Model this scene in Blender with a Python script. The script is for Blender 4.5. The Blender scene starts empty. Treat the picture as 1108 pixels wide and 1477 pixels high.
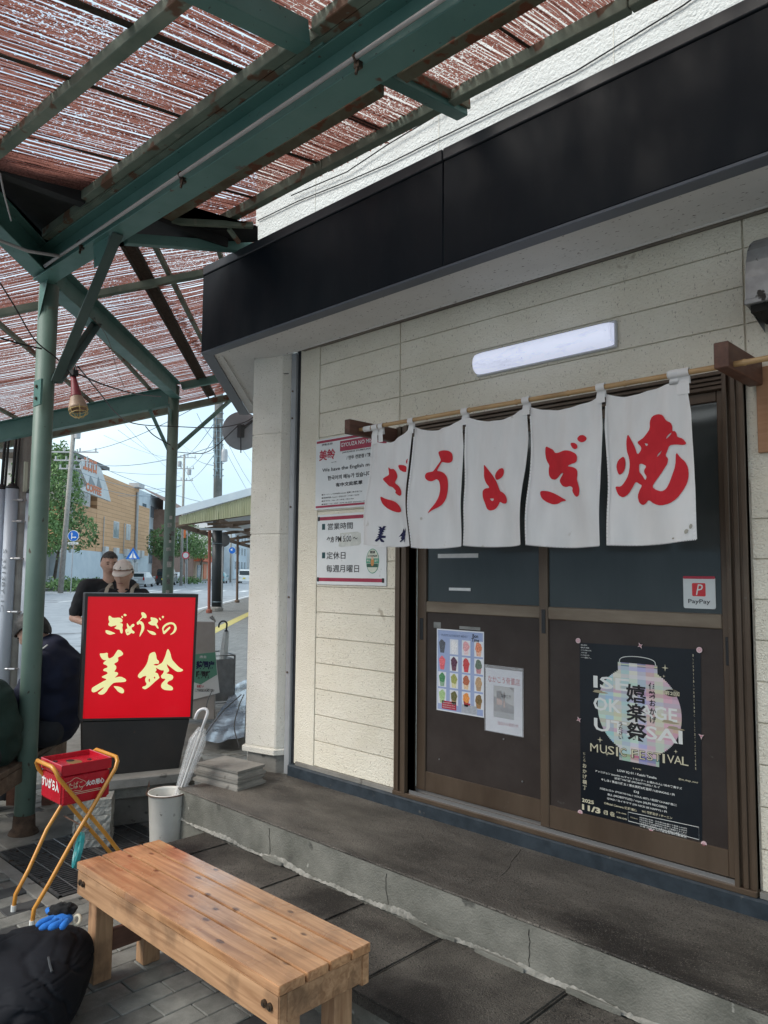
import bpy, bmesh, math, random
import numpy as np
from mathutils import Vector, Matrix, noise
from mathutils.geometry import tessellate_polygon
random.seed(7)
R = math.radians
scene = bpy.context.scene
COL = scene.collection

# ------------------------------------------------------------------ camera
FPX, YAW, PITCH, ROLL = 1091.4, .768596, .0807102, .00931453
CAM = Vector((0, 0, 1.5))
_f = Vector((-math.sin(YAW)*math.cos(PITCH), math.cos(YAW)*math.cos(PITCH), math.sin(PITCH)))
_r0 = Vector((math.cos(YAW), math.sin(YAW), 0)); _u0 = _r0.cross(_f)
_r = _r0*math.cos(ROLL) + _u0*math.sin(ROLL); _u = -_r0*math.sin(ROLL) + _u0*math.cos(ROLL)
cd = bpy.data.cameras.new('camera'); cam = bpy.data.objects.new('camera', cd); COL.objects.link(cam)
cd.sensor_fit = 'HORIZONTAL'; cd.sensor_width = 36; cd.lens = 36*FPX/1108
cd.clip_start = .05; cd.clip_end = 3000
m = Matrix((( _r.x, _u.x, -_f.x, CAM.x), (_r.y, _u.y, -_f.y, CAM.y), (_r.z, _u.z, -_f.z, CAM.z), (0, 0, 0, 1)))
cam.matrix_world = m
scene.camera = cam

# ------------------------------------------------------------------ world, sun, exposure
SUN_EL, SUN_AZ = 42, 203
w = bpy.data.worlds.new('World'); scene.world = w; w.use_nodes = True
nt = w.node_tree; bg = nt.nodes['Background']
sky = nt.nodes.new('ShaderNodeTexSky'); sky.sky_type = 'NISHITA'; sky.sun_disc = False
sky.sun_elevation = R(SUN_EL); sky.sun_rotation = R(SUN_AZ); sky.air_density = 1.3; sky.dust_density = 3.5; sky.ozone_density = 1.5
mx = nt.nodes.new('ShaderNodeMix'); mx.data_type = 'RGBA'; mx.inputs[0].default_value = .62
tc = nt.nodes.new('ShaderNodeTexCoord'); mp = nt.nodes.new('ShaderNodeMapping'); mp.inputs['Scale'].default_value = (1.2, 1.2, 3.2)
cn = nt.nodes.new('ShaderNodeTexNoise'); cn.inputs['Scale'].default_value = 2.2; cn.inputs['Detail'].default_value = 5
cr = nt.nodes.new('ShaderNodeValToRGB')
cr.color_ramp.elements[0].position = .36; cr.color_ramp.elements[0].color = (4.8, 6.6, 7.9, 1)
cr.color_ramp.elements[1].position = .68; cr.color_ramp.elements[1].color = (7.7, 9.0, 9.6, 1)
nt.links.new(tc.outputs['Generated'], mp.inputs['Vector']); nt.links.new(mp.outputs[0], cn.inputs['Vector'])
nt.links.new(cn.outputs['Fac'], cr.inputs[0]); nt.links.new(sky.outputs[0], mx.inputs['A']); nt.links.new(cr.outputs[0], mx.inputs['B'])
nt.links.new(mx.outputs['Result'], bg.inputs['Color']); bg.inputs['Strength'].default_value = .10
sl = bpy.data.lights.new('sun', 'SUN'); sl.energy = 1.35; sl.angle = R(26); sl.color = (1, .95, .88)
so = bpy.data.objects.new('sun', sl); COL.objects.link(so); so.location = (0, 0, 20)
_az = R(SUN_AZ); _el = R(SUN_EL)
sd = Vector((math.sin(_az)*math.cos(_el), math.cos(_az)*math.cos(_el), math.sin(_el)))
so.rotation_euler = sd.to_track_quat('Z', 'Y').to_euler()
vs = scene.view_settings; scene.display_settings.display_device = 'sRGB'
vs.view_transform = 'Standard'; vs.look = 'None'; vs.gamma = 1; vs.use_curve_mapping = False
vs.exposure = .90
scene.cycles.max_bounces = 8; scene.cycles.transparent_max_bounces = 16

# ------------------------------------------------------------------ measuring helpers (surveyed points)
def ray(x, y): return _f + _r*((x-554)/FPX) - _u*((y-738.5)/FPX)
def on(x, y, ax, v):
    d = ray(x, y); t = (v-CAM[ax])/d[ax]; return CAM + d*t
def onz(x, y, z): return on(x, y, 2, z)
def ony(x, y, Y): return on(x, y, 1, Y)
def dep(x, y, d): return CAM + ray(x, y)*d
SD = Vector((-.737, .676, 0)); ND = Vector((.676, .737, 0))
def G(s, n, z=0): return SD*s + ND*n + Vector((0, 0, z))
def ons(x, y, s):
    d = ray(x, y); return CAM + d*(s/d.dot(SD))
def onn(x, y, n):
    d = ray(x, y); return CAM + d*(n/d.dot(ND))
class Plane:
    """vertical (or given) plane with origin O, right U, up V, normal N towards the viewer"""
    def __init__(s, O, U, V=Vector((0, 0, 1))):
        s.O = Vector(O); s.U = Vector(U).normalized(); s.V = Vector(V).normalized(); s.N = s.U.cross(s.V).normalized()
    def uv(s, x, y, off=0):
        d = ray(x, y); o = s.O + s.N*off
        t = (o-CAM).dot(s.N)/d.dot(s.N); p = CAM + d*t - o
        return p.dot(s.U), p.dot(s.V)
    def P(s, u, v, off=0): return s.O + s.U*u + s.V*v + s.N*off
WALL = Plane((0, 2.95, 0), (1, 0, 0))

# ------------------------------------------------------------------ object helpers
def wloc(o):
    v = Vector((0, 0, 0))
    while o is not None: v = v + o.location; o = o.parent
    return v
def thing(name, label, cat, loc=(0, 0, 0), group=None):
    o = bpy.data.objects.new(name, None); COL.objects.link(o); o.location = Vector(loc); o.empty_display_size = .1
    o['label'] = label; o['category'] = cat
    if group: o['group'] = group
    return o
def tag(o, label=None, cat=None, group=None, kind=None):
    if label: o['label'] = label
    if cat: o['category'] = cat
    if group: o['group'] = group
    if kind: o['kind'] = kind
    return o
def mk(name, vs_, fs, mat, parent=None, smooth=False, kind=None, origin=None, label=None):
    me = bpy.data.meshes.new(name)
    base = wloc(parent) if parent else (Vector(origin) if origin is not None else Vector((0, 0, 0)))
    me.from_pydata([tuple(Vector(v)-base) for v in vs_], [], fs); me.update()
    if smooth: me.polygons.foreach_set('use_smooth', [True]*len(me.polygons))
    if mat: me.materials.append(mat)
    o = bpy.data.objects.new(name, me); COL.objects.link(o)
    if parent: o.parent = parent
    elif origin is not None: o.location = Vector(origin)
    if kind: o['kind'] = kind
    if label: o['label'] = label
    return o
class MB:
    def __init__(s): s.v = []; s.f = []
    def add(s, vs_, fs):
        n = len(s.v); s.v += [Vector(v) for v in vs_]; s.f += [tuple(i+n for i in f) for f in fs]; return s
    def box(s, a, b):
        x0, y0, z0 = [min(a[i], b[i]) for i in range(3)]; x1, y1, z1 = [max(a[i], b[i]) for i in range(3)]
        return s.add([(x0,y0,z0),(x1,y0,z0),(x1,y1,z0),(x0,y1,z0),(x0,y0,z1),(x1,y0,z1),(x1,y1,z1),(x0,y1,z1)],
                     [(0,3,2,1),(4,5,6,7),(0,1,5,4),(1,2,6,5),(2,3,7,6),(3,0,4,7)])
    def obox(s, o, X, Y, Z):
        o, X, Y, Z = Vector(o), Vector(X), Vector(Y), Vector(Z)
        vs_ = [o, o+X, o+X+Y, o+Y, o+Z, o+X+Z, o+X+Y+Z, o+Y+Z]
        fs = [(0,3,2,1),(4,5,6,7),(0,1,5,4),(1,2,6,5),(2,3,7,6),(3,0,4,7)]
        if X.cross(Y).dot(Z) < 0: fs = [tuple(reversed(f)) for f in fs]
        return s.add(vs_, fs)
    def beam(s, a, b, w, h, up=(0, 0, 1), top=False):
        a, b = Vector(a), Vector(b); d = (b-a).normalized(); side = d.cross(Vector(up)).normalized(); U = side.cross(d).normalized()
        return s.obox(a-side*w/2-U*(h if top else h/2), b-a, side*w, U*h)
    def ibeam(s, a, b, w, h, t=.008, up=(0, 0, 1)):
        a, b = Vector(a), Vector(b); d = (b-a).normalized(); side = d.cross(Vector(up)).normalized(); U = side.cross(d).normalized()
        s.obox(a-side*w/2, b-a, side*w, U*t); s.obox(a-side*w/2+U*(h-t), b-a, side*w, U*t)
        return s.obox(a-side*t/2+U*t, b-a, side*t, U*(h-2*t))
    def angle(s, a, b, w, h, t=.006, up=(0, 0, 1), flip=1):
        a, b = Vector(a), Vector(b); d = (b-a).normalized(); side = d.cross(Vector(up)).normalized()*flip; U = side.cross(d).normalized()*flip
        s.obox(a, b-a, side*w, U*t); return s.obox(a+U*t, b-a, side*t, U*(h-t))
    def tube(s, pts, r, n=10, cap=True, closed=False):
        pts = [Vector(p) for p in pts]; k = len(pts)
        rs = r if isinstance(r, (list, tuple)) else [r]*k
        base = len(s.v); prev = None
        for i, p in enumerate(pts):
            if closed: t = pts[(i+1) % k]-pts[i-1]
            elif i == 0: t = pts[1]-p
            elif i == k-1: t = p-pts[i-1]
            else: t = (pts[i+1]-p).normalized()+(p-pts[i-1]).normalized()
            t = t.normalized()
            if prev is None:
                ref = Vector((0, 0, 1)) if abs(t.z) < .9 else Vector((1, 0, 0)); A = t.cross(ref).normalized()
            else: A = (prev - t*prev.dot(t)).normalized()
            prev = A; B = t.cross(A)
            for j in range(n):
                an = 2*math.pi*j/n; s.v.append(p+A*math.cos(an)*rs[i]+B*math.sin(an)*rs[i])
        for i in range(k if closed else k-1):
            i2 = (i+1) % k
            for j in range(n):
                j2 = (j+1) % n
                s.f.append((base+i*n+j, base+i*n+j2, base+i2*n+j2, base+i2*n+j))
        if cap and not closed:
            s.f.append(tuple(base+j for j in reversed(range(n)))); s.f.append(tuple(base+(k-1)*n+j for j in range(n)))
        return s
    def lathe(s, prof, c, n=20, axis=None):
        c = Vector(c); Zx = Vector(axis).normalized() if axis else Vector((0, 0, 1))
        A = Zx.cross(Vector((1, 0, 0)) if abs(Zx.x) < .9 else Vector((0, 1, 0))).normalized(); B = Zx.cross(A); base = len(s.v)
        for r_, z_ in prof:
            for j in range(n):
                an = 2*math.pi*j/n; s.v.append(c+Zx*z_+A*math.cos(an)*r_+B*math.sin(an)*r_)
        for i in range(len(prof)-1):
            for j in range(n):
                j2 = (j+1) % n; s.f.append((base+i*n+j, base+i*n+j2, base+(i+1)*n+j2, base+(i+1)*n+j))
        return s
    def prism(s, poly, pl, d0, d1):
        """polygon in plane coords extruded between normal offsets d0..d1"""
        tri = tessellate_polygon([[Vector((p[0], p[1], 0)) for p in poly]]); n = len(poly); b = len(s.v)
        s.v += [pl.P(p[0], p[1], d1) for p in poly] + [pl.P(p[0], p[1], d0) for p in poly]
        for t in tri:
            a = Vector(poly[t[0]]); bb = Vector(poly[t[1]]); c = Vector(poly[t[2]])
            ccw = (bb-a).cross(c-a) > 0 if len(a) == 2 else True
            t = tuple(t) if ccw else tuple(reversed(t))
            s.f.append(tuple(b+i for i in t)); s.f.append(tuple(b+n+i for i in reversed(t)))
        area = sum(poly[i][0]*poly[(i+1) % n][1]-poly[(i+1) % n][0]*poly[i][1] for i in range(n))
        for i in range(n):
            j = (i+1) % n; q = (b+i, b+n+i, b+n+j, b+j); s.f.append(q if area > 0 else tuple(reversed(q)))
        return s
    def rect(s, pl, u0, v0, u1, v1, d0=0, d1=.002):
        return s.obox(pl.P(u0, v0, d0), pl.U*(u1-u0), pl.V*(v1-v0), pl.N*(d1-d0))
    def build(s, name, mat, parent=None, bevel=0, smooth=False, kind=None, origin=None, label=None, seg=1, jit=0):
        if jit: s.v = [v+Vector((random.uniform(-jit, jit), random.uniform(-jit, jit), random.uniform(-jit, jit))) for v in s.v]
        o = mk(name, s.v, s.f, mat, parent, smooth, kind, origin, label)
        if bevel:
            bm = bmesh.new(); bm.from_mesh(o.data)
            bmesh.ops.bevel(bm, geom=[e for e in bm.edges if len(e.link_faces) == 2 and e.calc_face_angle(0) > .5], offset=bevel, segments=seg, affect='EDGES', clamp_overlap=True)
            bm.to_mesh(o.data); bm.free()
        return o
def chaikin(p, k=1):
    for _ in range(k):
        q = []
        for i in range(len(p)):
            a, b = p[i], p[(i+1) % len(p)]
            q += [(a[0]*.78+b[0]*.22, a[1]*.78+b[1]*.22), (a[0]*.22+b[0]*.78, a[1]*.22+b[1]*.78)]
        p = q
    return p
def text(name, body, mat, pl, u0, v0, u1, v1, parent=None, off=.002, bold=0, ls=None, align='CENTER', surf=None, label=None, shear=0):
    """lettering fitted to a rectangle of a plane"""
    c = bpy.data.curves.new('tmp_text', 'FONT'); c.body = body; c.align_x = align; c.resolution_u = 2; c.offset = bold; c.shear = shear
    if ls: c.space_line = ls
    t = bpy.data.objects.new('tmp_text', c); COL.objects.link(t)
    dg = bpy.context.evaluated_depsgraph_get(); me = t.evaluated_get(dg).to_mesh()
    vs_ = [v.co.copy() for v in me.vertices]; fs = [tuple(p.vertices) for p in me.polygons]
    t.evaluated_get(dg).to_mesh_clear(); bpy.data.objects.remove(t); bpy.data.curves.remove(c)
    if not vs_: return None
    xs = [v.x for v in vs_]; ys = [v.y for v in vs_]; x0, x1, y0, y1 = min(xs), max(xs), min(ys), max(ys)
    out = []
    for v in vs_:
        u = u0+(v.x-x0)/max(1e-6, x1-x0)*(u1-u0); q = v0+(v.y-y0)/max(1e-6, y1-y0)*(v1-v0)
        out.append(pl.P(u, q, off))
    return mk(name, out, fs, mat, parent, label=label)
def textpx(name, body, mat, pl, x0, y0, x1, y1, parent=None, **k):
    """same, rectangle given by its surveyed top-left and bottom-right corners"""
    a = pl.uv(x0, y0, k.get('off', .002)); b = pl.uv(x1, y1, k.get('off', .002))
    return text(name, body, mat, pl, a[0], b[1], b[0], a[1], parent, **k)

# ------------------------------------------------------------------ materials
def N_(nt, t, **k):
    n = nt.nodes.new(t)
    for a, b in k.items(): setattr(n, a, b)
    return n
MATS = {}
def pm(name, c1, c2=None, scale=6, lo=.35, hi=.65, rough=.6, bump=0, bscale=60, bdist=.002, metal=0, stretch=(1, 1, 1), detail=5,
       spots=None, emit=None, spec=.5, trans=0, alpha=1, coat=0, rot=(0, 0, 0), rvar=0, vary=0, spots2=None, sub=0):
    if name in MATS: return MATS[name]
    m = bpy.data.materials.new(name); m.use_nodes = True; nt = m.node_tree; b = nt.nodes['Principled BSDF']; L = nt.links
    geo = N_(nt, 'ShaderNodeNewGeometry'); mp = N_(nt, 'ShaderNodeMapping'); mp.inputs['Scale'].default_value = stretch; mp.inputs['Rotation'].default_value = rot
    L.new(geo.outputs['Position'], mp.inputs['Vector'])
    col = None
    if c2 is not None:
        no = N_(nt, 'ShaderNodeTexNoise'); no.inputs['Scale'].default_value = scale; no.inputs['Detail'].default_value = detail; no.inputs['Roughness'].default_value = .62
        L.new(mp.outputs[0], no.inputs['Vector']); r_ = N_(nt, 'ShaderNodeValToRGB'); r_.color_ramp.elements[0].position = lo; r_.color_ramp.elements[1].position = hi
        r_.color_ramp.elements[0].color = (*c1, 1); r_.color_ramp.elements[1].color = (*c2, 1); L.new(no.outputs['Fac'], r_.inputs[0]); col = r_.outputs[0]
    for sp in (spots, spots2):
        if sp:
            sc, sscale, th, sstr = sp[0], sp[1], sp[2], (sp[3] if len(sp) > 3 else (1, 1, 1))
            mp2 = N_(nt, 'ShaderNodeMapping'); mp2.inputs['Scale'].default_value = sstr; L.new(geo.outputs['Position'], mp2.inputs['Vector'])
            n2 = N_(nt, 'ShaderNodeTexNoise'); n2.inputs['Scale'].default_value = sscale; n2.inputs['Detail'].default_value = 3; L.new(mp2.outputs[0], n2.inputs['Vector'])
            mr = N_(nt, 'ShaderNodeMapRange'); mr.inputs['From Min'].default_value = th; mr.inputs['From Max'].default_value = th+.05; L.new(n2.outputs['Fac'], mr.inputs['Value'])
            mi = N_(nt, 'ShaderNodeMix', data_type='RGBA'); L.new(mr.outputs[0], mi.inputs[0])
            if col is not None: L.new(col, mi.inputs['A'])
            else: mi.inputs['A'].default_value = (*c1, 1)
            mi.inputs['B'].default_value = (*sc, 1); col = mi.outputs['Result']
    if vary:
        oi = N_(nt, 'ShaderNodeObjectInfo'); mr = N_(nt, 'ShaderNodeMapRange'); mr.inputs['To Min'].default_value = 1-vary; mr.inputs['To Max'].default_value = 1+vary
        L.new(oi.outputs['Random'], mr.inputs['Value']); hs = N_(nt, 'ShaderNodeHueSaturation'); L.new(mr.outputs[0], hs.inputs['Value'])
        if col is not None: L.new(col, hs.inputs['Color'])
        else: hs.inputs['Color'].default_value = (*c1, 1)
        col = hs.outputs[0]
    if col is not None: L.new(col, b.inputs['Base Color'])
    else: b.inputs['Base Color'].default_value = (*c1, 1)
    b.inputs['Roughness'].default_value = rough; b.inputs['Metallic'].default_value = metal; b.inputs['Specular IOR Level'].default_value = spec
    if rvar:
        n3 = N_(nt, 'ShaderNodeTexNoise'); n3.inputs['Scale'].default_value = 7; n3.inputs['Detail'].default_value = 4; L.new(mp.outputs[0], n3.inputs['Vector'])
        mr = N_(nt, 'ShaderNodeMapRange'); mr.inputs['From Min'].default_value = .3; mr.inputs['From Max'].default_value = .7
        mr.inputs['To Min'].default_value = rough-rvar; mr.inputs['To Max'].default_value = rough+rvar; L.new(n3.outputs['Fac'], mr.inputs['Value']); L.new(mr.outputs[0], b.inputs['Roughness'])
    if trans: b.inputs['Transmission Weight'].default_value = trans
    if alpha < 1: b.inputs['Alpha'].default_value = alpha
    if coat: b.inputs['Coat Weight'].default_value = coat; b.inputs['Coat Roughness'].default_value = .2
    if emit: b.inputs['Emission Color'].default_value = (*emit[0], 1); b.inputs['Emission Strength'].default_value = emit[1]
    if bump:
        n4 = N_(nt, 'ShaderNodeTexNoise'); n4.inputs['Scale'].default_value = bscale; n4.inputs['Detail'].default_value = 4; L.new(mp.outputs[0], n4.inputs['Vector'])
        bu = N_(nt, 'ShaderNodeBump'); bu.inputs['Strength'].default_value = bump; bu.inputs['Distance'].default_value = bdist; L.new(n4.outputs['Fac'], bu.inputs['Height']); L.new(bu.outputs[0], b.inputs['Normal'])
    MATS[name] = m; return m
siding_m = pm('cream_siding', (.72,.68,.565), (.79,.755,.645), 3, rough=.85, bump=1.0, bscale=95, bdist=.006, stretch=(1,1,1.3), spots=((.42,.38,.31), 150, .645, (1,1,.55)), spots2=((.48,.43,.34), 9, .73), vary=.035)
stucco_m = pm('pillar_stucco', (.70,.675,.60), (.77,.745,.68), 4, rough=.9, bump=1, bscale=130, bdist=.006, spots=((.36,.33,.28), 130, .65))
upper_m = pm('upper_wall_stucco', (.62,.63,.61), (.70,.71,.69), 4, rough=.9, bump=1, bscale=80, bdist=.010)
soffit_m = pm('soffit_board', (.58,.58,.56), (.64,.64,.62), 3, rough=.9, spots=((.13,.11,.10), 75, .655, (.6,1.4,1)), bump=.3, bscale=90)
dark_m = pm('dark_fascia_metal', (.003,.007,.012), (.005,.009,.014), 2, spec=.20, rough=.52, rvar=.12, stretch=(1,1,.4), bump=.3, bscale=3, bdist=.01, spots=((.007,.011,.015), 7, .64, (6,6,.5)))
darkedge_m = pm('dark_fascia_trim', (.030,.036,.044), (.04,.045,.052), 3, rough=.4)
strip_m = pm('grey_soffit_trim', (.09,.105,.13), (.11,.125,.15), 3, rough=.5)
green_m = pm('green_painted_steel', (.068,.17,.15), (.095,.21,.185), 3, rough=.5, bump=.25, bscale=40, bdist=.001, spots=((.10,.05,.03), 11, .70), spots2=((.03,.045,.04), 45, .69), rvar=.08)
greenold_m = pm('weathered_green_steel', (.11,.15,.115), (.19,.225,.175), 5, rough=.75, bump=.3, bscale=40, bdist=.001, spots=((.13,.07,.04), 9, .58), spots2=((.22,.24,.19), 22, .66, (1,1,.3)))
rustbeam_m = pm('rusty_steel', (.11,.085,.05), (.16,.17,.12), 7, rough=.85, bump=.4, bscale=50, spots=((.16,.06,.03), 14, .56))
pole_m = pm('old_green_pole_paint', (.115,.185,.152), (.15,.22,.185), 4, rough=.5, bump=.3, bscale=30, bdist=.001, spots=((.06,.04,.025), 24, .68, (1,1,.5)), spots2=((.22,.12,.07), 9, .72))
brown_m = pm('bronze_aluminium', (.07,.047,.031), (.115,.082,.056), 4, rough=.42, metal=.25, rvar=.08, stretch=(1,1,.3), spots=((.12,.105,.085), 30, .72))
brownl_m = pm('worn_bronze_rail', (.14,.107,.075), (.22,.18,.135), 6, rough=.45, metal=.25, stretch=(.4,1,2))
panel_m = pm('brown_door_panel', (.032,.024,.021), (.048,.038,.034), 5, spec=.3, rough=.5, bump=.35, bscale=130, bdist=.0008, spots=((.07,.065,.06), 26, .73))
glass_m = pm('dark_frosted_glass', (.018,.025,.026), (.030,.038,.039), 2.5, rough=.15, spec=.75, bump=.14, bscale=160, bdist=.001, stretch=(1,1,.25))
kerbb_m = pm('blue_grey_painted_kerb', (.010,.019,.028), (.028,.042,.056), 14, rough=.6, bump=.5, bscale=30, bdist=.004, spots=((.09,.09,.085), 20, .7))
plat_m = pm('stained_platform_concrete', (.016,.013,.011), (.175,.16,.138), 1.5, lo=.38, hi=.66, rough=.52, bump=1, bscale=190, bdist=.006, detail=14, stretch=(.7,1.4,1), spots=((.30,.27,.23), 300, .61), spots2=((.010,.009,.008), 150, .58), rvar=.12)
riser_m = pm('step_riser_concrete', (.11,.112,.097), (.215,.215,.19), 5, rough=.85, detail=12, bump=1, bscale=140, bdist=.004, spots=((.09,.09,.08), 9, .66), spots2=((.36,.36,.33), 14, .70))
slab_m = pm('dark_step_slab', (.018,.015,.013), (.145,.133,.115), 2.2, lo=.42, hi=.68, rough=.58, bump=1, bscale=170, bdist=.006, detail=14, spots=((.26,.23,.19), 280, .62), spots2=((.009,.008,.007), 140, .59), vary=.14)
mortar_m = pm('pale_mortar', (.18,.18,.16), (.36,.35,.32), 25, rough=.95, bump=1, bscale=40, bdist=.006)
base_m = pm('paver_bed_sand', (.16,.15,.135), (.22,.21,.19), 10, rough=.95)
paver_m = pm('grey_paver', (.13,.132,.122), (.24,.24,.22), 9, detail=9, rough=.6, bump=.8, bscale=220, bdist=.003, spots=((.33,.33,.30), 250, .66), vary=.22, rvar=.1)
paverd_m = pm('charcoal_paver', (.040,.042,.044), (.065,.067,.068), 9, rough=.7, bump=.5, bscale=150, bdist=.0015, vary=.15)
concr_m = pm('plain_concrete', (.17,.165,.15), (.27,.26,.24), 5, rough=.9, bump=.6, bscale=70, bdist=.003, spots=((.10,.095,.085), 12, .64))
blockc_m = pm('stacked_block_concrete', (.27,.27,.25), (.36,.36,.33), 14, rough=.95, bump=1, bscale=60, bdist=.006, vary=.1)
wood_m = None
def wood_mat(name, c1, c2, dark, axis='X', rough=.35, knots=True, coat=.3, vary=.08, grime=0):
    m = bpy.data.materials.new(name); m.use_nodes = True; nt = m.node_tree; b = nt.nodes['Principled BSDF']; L = nt.links
    geo = N_(nt, 'ShaderNodeNewGeometry'); mp = N_(nt, 'ShaderNodeMapping')
    mp.inputs['Scale'].default_value = {'X': (1.6, 26, 26), 'Y': (26, 1.6, 26), 'Z': (26, 26, 1.6)}[axis]
    L.new(geo.outputs['Position'], mp.inputs['Vector'])
    oi = N_(nt, 'ShaderNodeObjectInfo'); va = N_(nt, 'ShaderNodeVectorMath', operation='MULTIPLY_ADD')
    va.inputs[1].default_value = (1, 1, 1); L.new(mp.outputs[0], va.inputs[0])
    cx = N_(nt, 'ShaderNodeCombineXYZ'); mu = N_(nt, 'ShaderNodeMath', operation='MULTIPLY'); mu.inputs[1].default_value = 37
    L.new(oi.outputs['Random'], mu.inputs[0]); L.new(mu.outputs[0], cx.inputs[0]); L.new(mu.outputs[0], cx.inputs[1]); L.new(cx.outputs[0], va.inputs[2])
    no = N_(nt, 'ShaderNodeTexNoise'); no.inputs['Scale'].default_value = 1.7; no.inputs['Detail'].default_value = 8; no.inputs['Distortion'].default_value = 1.2; L.new(va.outputs[0], no.inputs['Vector'])
    r_ = N_(nt, 'ShaderNodeValToRGB'); r_.color_ramp.elements[0].position = .3; r_.color_ramp.elements[1].position = .7
    r_.color_ramp.elements[0].color = (*c1, 1); r_.color_ramp.elements[1].color = (*c2, 1); L.new(no.outputs['Fac'], r_.inputs[0]); col = r_.outputs[0]
    if knots:
        mk_ = N_(nt, 'ShaderNodeMapping'); mk_.inputs['Scale'].default_value = {'X': (4.2, 8, 8), 'Y': (8, 4.2, 8), 'Z': (8, 8, 4.2)}[axis]; L.new(geo.outputs['Position'], mk_.inputs['Vector'])
        vo = N_(nt, 'ShaderNodeTexVoronoi', voronoi_dimensions='2D'); vo.inputs['Scale'].default_value = 1.6; L.new(mk_.outputs[0], vo.inputs['Vector'])
        rk = N_(nt, 'ShaderNodeValToRGB'); rk.color_ramp.elements[0].position = .06; rk.color_ramp.elements[0].color = (1, 1, 1, 1)
        rk.color_ramp.elements[1].position = .13; rk.color_ramp.elements[1].color = (0, 0, 0, 1); spx = N_(nt, 'ShaderNodeSeparateColor'); L.new(vo.outputs['Color'], spx.inputs[0]); lt_ = N_(nt, 'ShaderNodeMath', operation='LESS_THAN'); lt_.inputs[1].default_value = .5; L.new(spx.outputs[0], lt_.inputs[0]); nz_ = N_(nt, 'ShaderNodeMath', operation='MULTIPLY_ADD'); nz_.inputs[1].default_value = .12; L.new(no.outputs['Fac'], nz_.inputs[0]); L.new(vo.outputs['Distance'], nz_.inputs[2]); sb_ = N_(nt, 'ShaderNodeMath', operation='SUBTRACT'); sb_.inputs[1].default_value = .06; L.new(nz_.outputs[0], sb_.inputs[0]); ad_ = N_(nt, 'ShaderNodeMath', operation='ADD'); L.new(sb_.outputs[0], ad_.inputs[0]); L.new(lt_.outputs[0], ad_.inputs[1]); L.new(ad_.outputs[0], rk.inputs[0])
        mi = N_(nt, 'ShaderNodeMix', data_type='RGBA'); L.new(rk.outputs[0], mi.inputs[0]); L.new(col, mi.inputs['A']); mi.inputs['B'].default_value = (*dark, 1); col = mi.outputs['Result']
    if grime:
        n5 = N_(nt, 'ShaderNodeTexNoise'); n5.inputs['Scale'].default_value = 9; n5.inputs['Detail'].default_value = 6; L.new(geo.outputs['Position'], n5.inputs['Vector'])
        mr5 = N_(nt, 'ShaderNodeMapRange'); mr5.inputs['From Min'].default_value = .5; mr5.inputs['From Max'].default_value = .68; mr5.inputs['To Max'].default_value = grime; L.new(n5.outputs['Fac'], mr5.inputs['Value'])
        mi = N_(nt, 'ShaderNodeMix', data_type='RGBA'); L.new(mr5.outputs[0], mi.inputs[0]); L.new(col, mi.inputs['A']); mi.inputs['B'].default_value = (*[d*.8 for d in dark], 1); col = mi.outputs['Result']
    hs = N_(nt, 'ShaderNodeHueSaturation'); mr = N_(nt, 'ShaderNodeMapRange'); mr.inputs['To Min'].default_value = 1-vary; mr.inputs['To Max'].default_value = 1+vary
    L.new(oi.outputs['Random'], mr.inputs['Value']); L.new(mr.outputs[0], hs.inputs['Value']); L.new(col, hs.inputs['Color']); L.new(hs.outputs[0], b.inputs['Base Color'])
    b.inputs['Roughness'].default_value = rough; b.inputs['Coat Weight'].default_value = coat; b.inputs['Coat Roughness'].default_value = .25
    n3 = N_(nt, 'ShaderNodeTexNoise'); n3.inputs['Scale'].default_value = 6; L.new(geo.outputs['Position'], n3.inputs['Vector']); m3 = N_(nt, 'ShaderNodeMapRange')
    m3.inputs['To Min'].default_value = max(.12, rough-.15); m3.inputs['To Max'].default_value = rough+.2; m3.inputs['From Min'].default_value = .3; m3.inputs['From Max'].default_value = .7; L.new(n3.outputs['Fac'], m3.inputs['Value']); L.new(m3.outputs[0], b.inputs['Roughness'])
    bu = N_(nt, 'ShaderNodeBump'); bu.inputs['Strength'].default_value = .25; bu.inputs['Distance'].default_value = .001; L.new(no.outputs['Fac'], bu.inputs['Height']); L.new(bu.outputs[0], b.inputs['Normal'])
    return m
benchtop_m = wood_mat('varnished_pine', (.28,.13,.058), (.56,.315,.16), (.11,.045,.02), 'X', .26, True, .8, .12, .35)
benchside_m = wood_mat('worn_pine', (.28,.145,.07), (.52,.31,.17), (.10,.055,.03), 'X', .6, False, 0, .1, .6)
benchleg_m = wood_mat('pine_leg', (.28,.145,.075), (.48,.29,.16), (.09,.05,.03), 'Z', .6, False, 0, .15, .6)
bracket_m = wood_mat('dark_red_wood', (.10,.045,.03), (.16,.075,.05), (.04,.02,.015), 'Y', .6, False, 0, .1, .4)
bamboo_m = wood_mat('bamboo', (.36,.22,.09), (.46,.30,.14), (.14,.08,.03), 'X', .4, False, .2, .05, .35)
ply_m = wood_mat('orange_plywood', (.36,.18,.09), (.44,.24,.13), (.2,.1,.05), 'X', .6, True, 0, .05)

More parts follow.
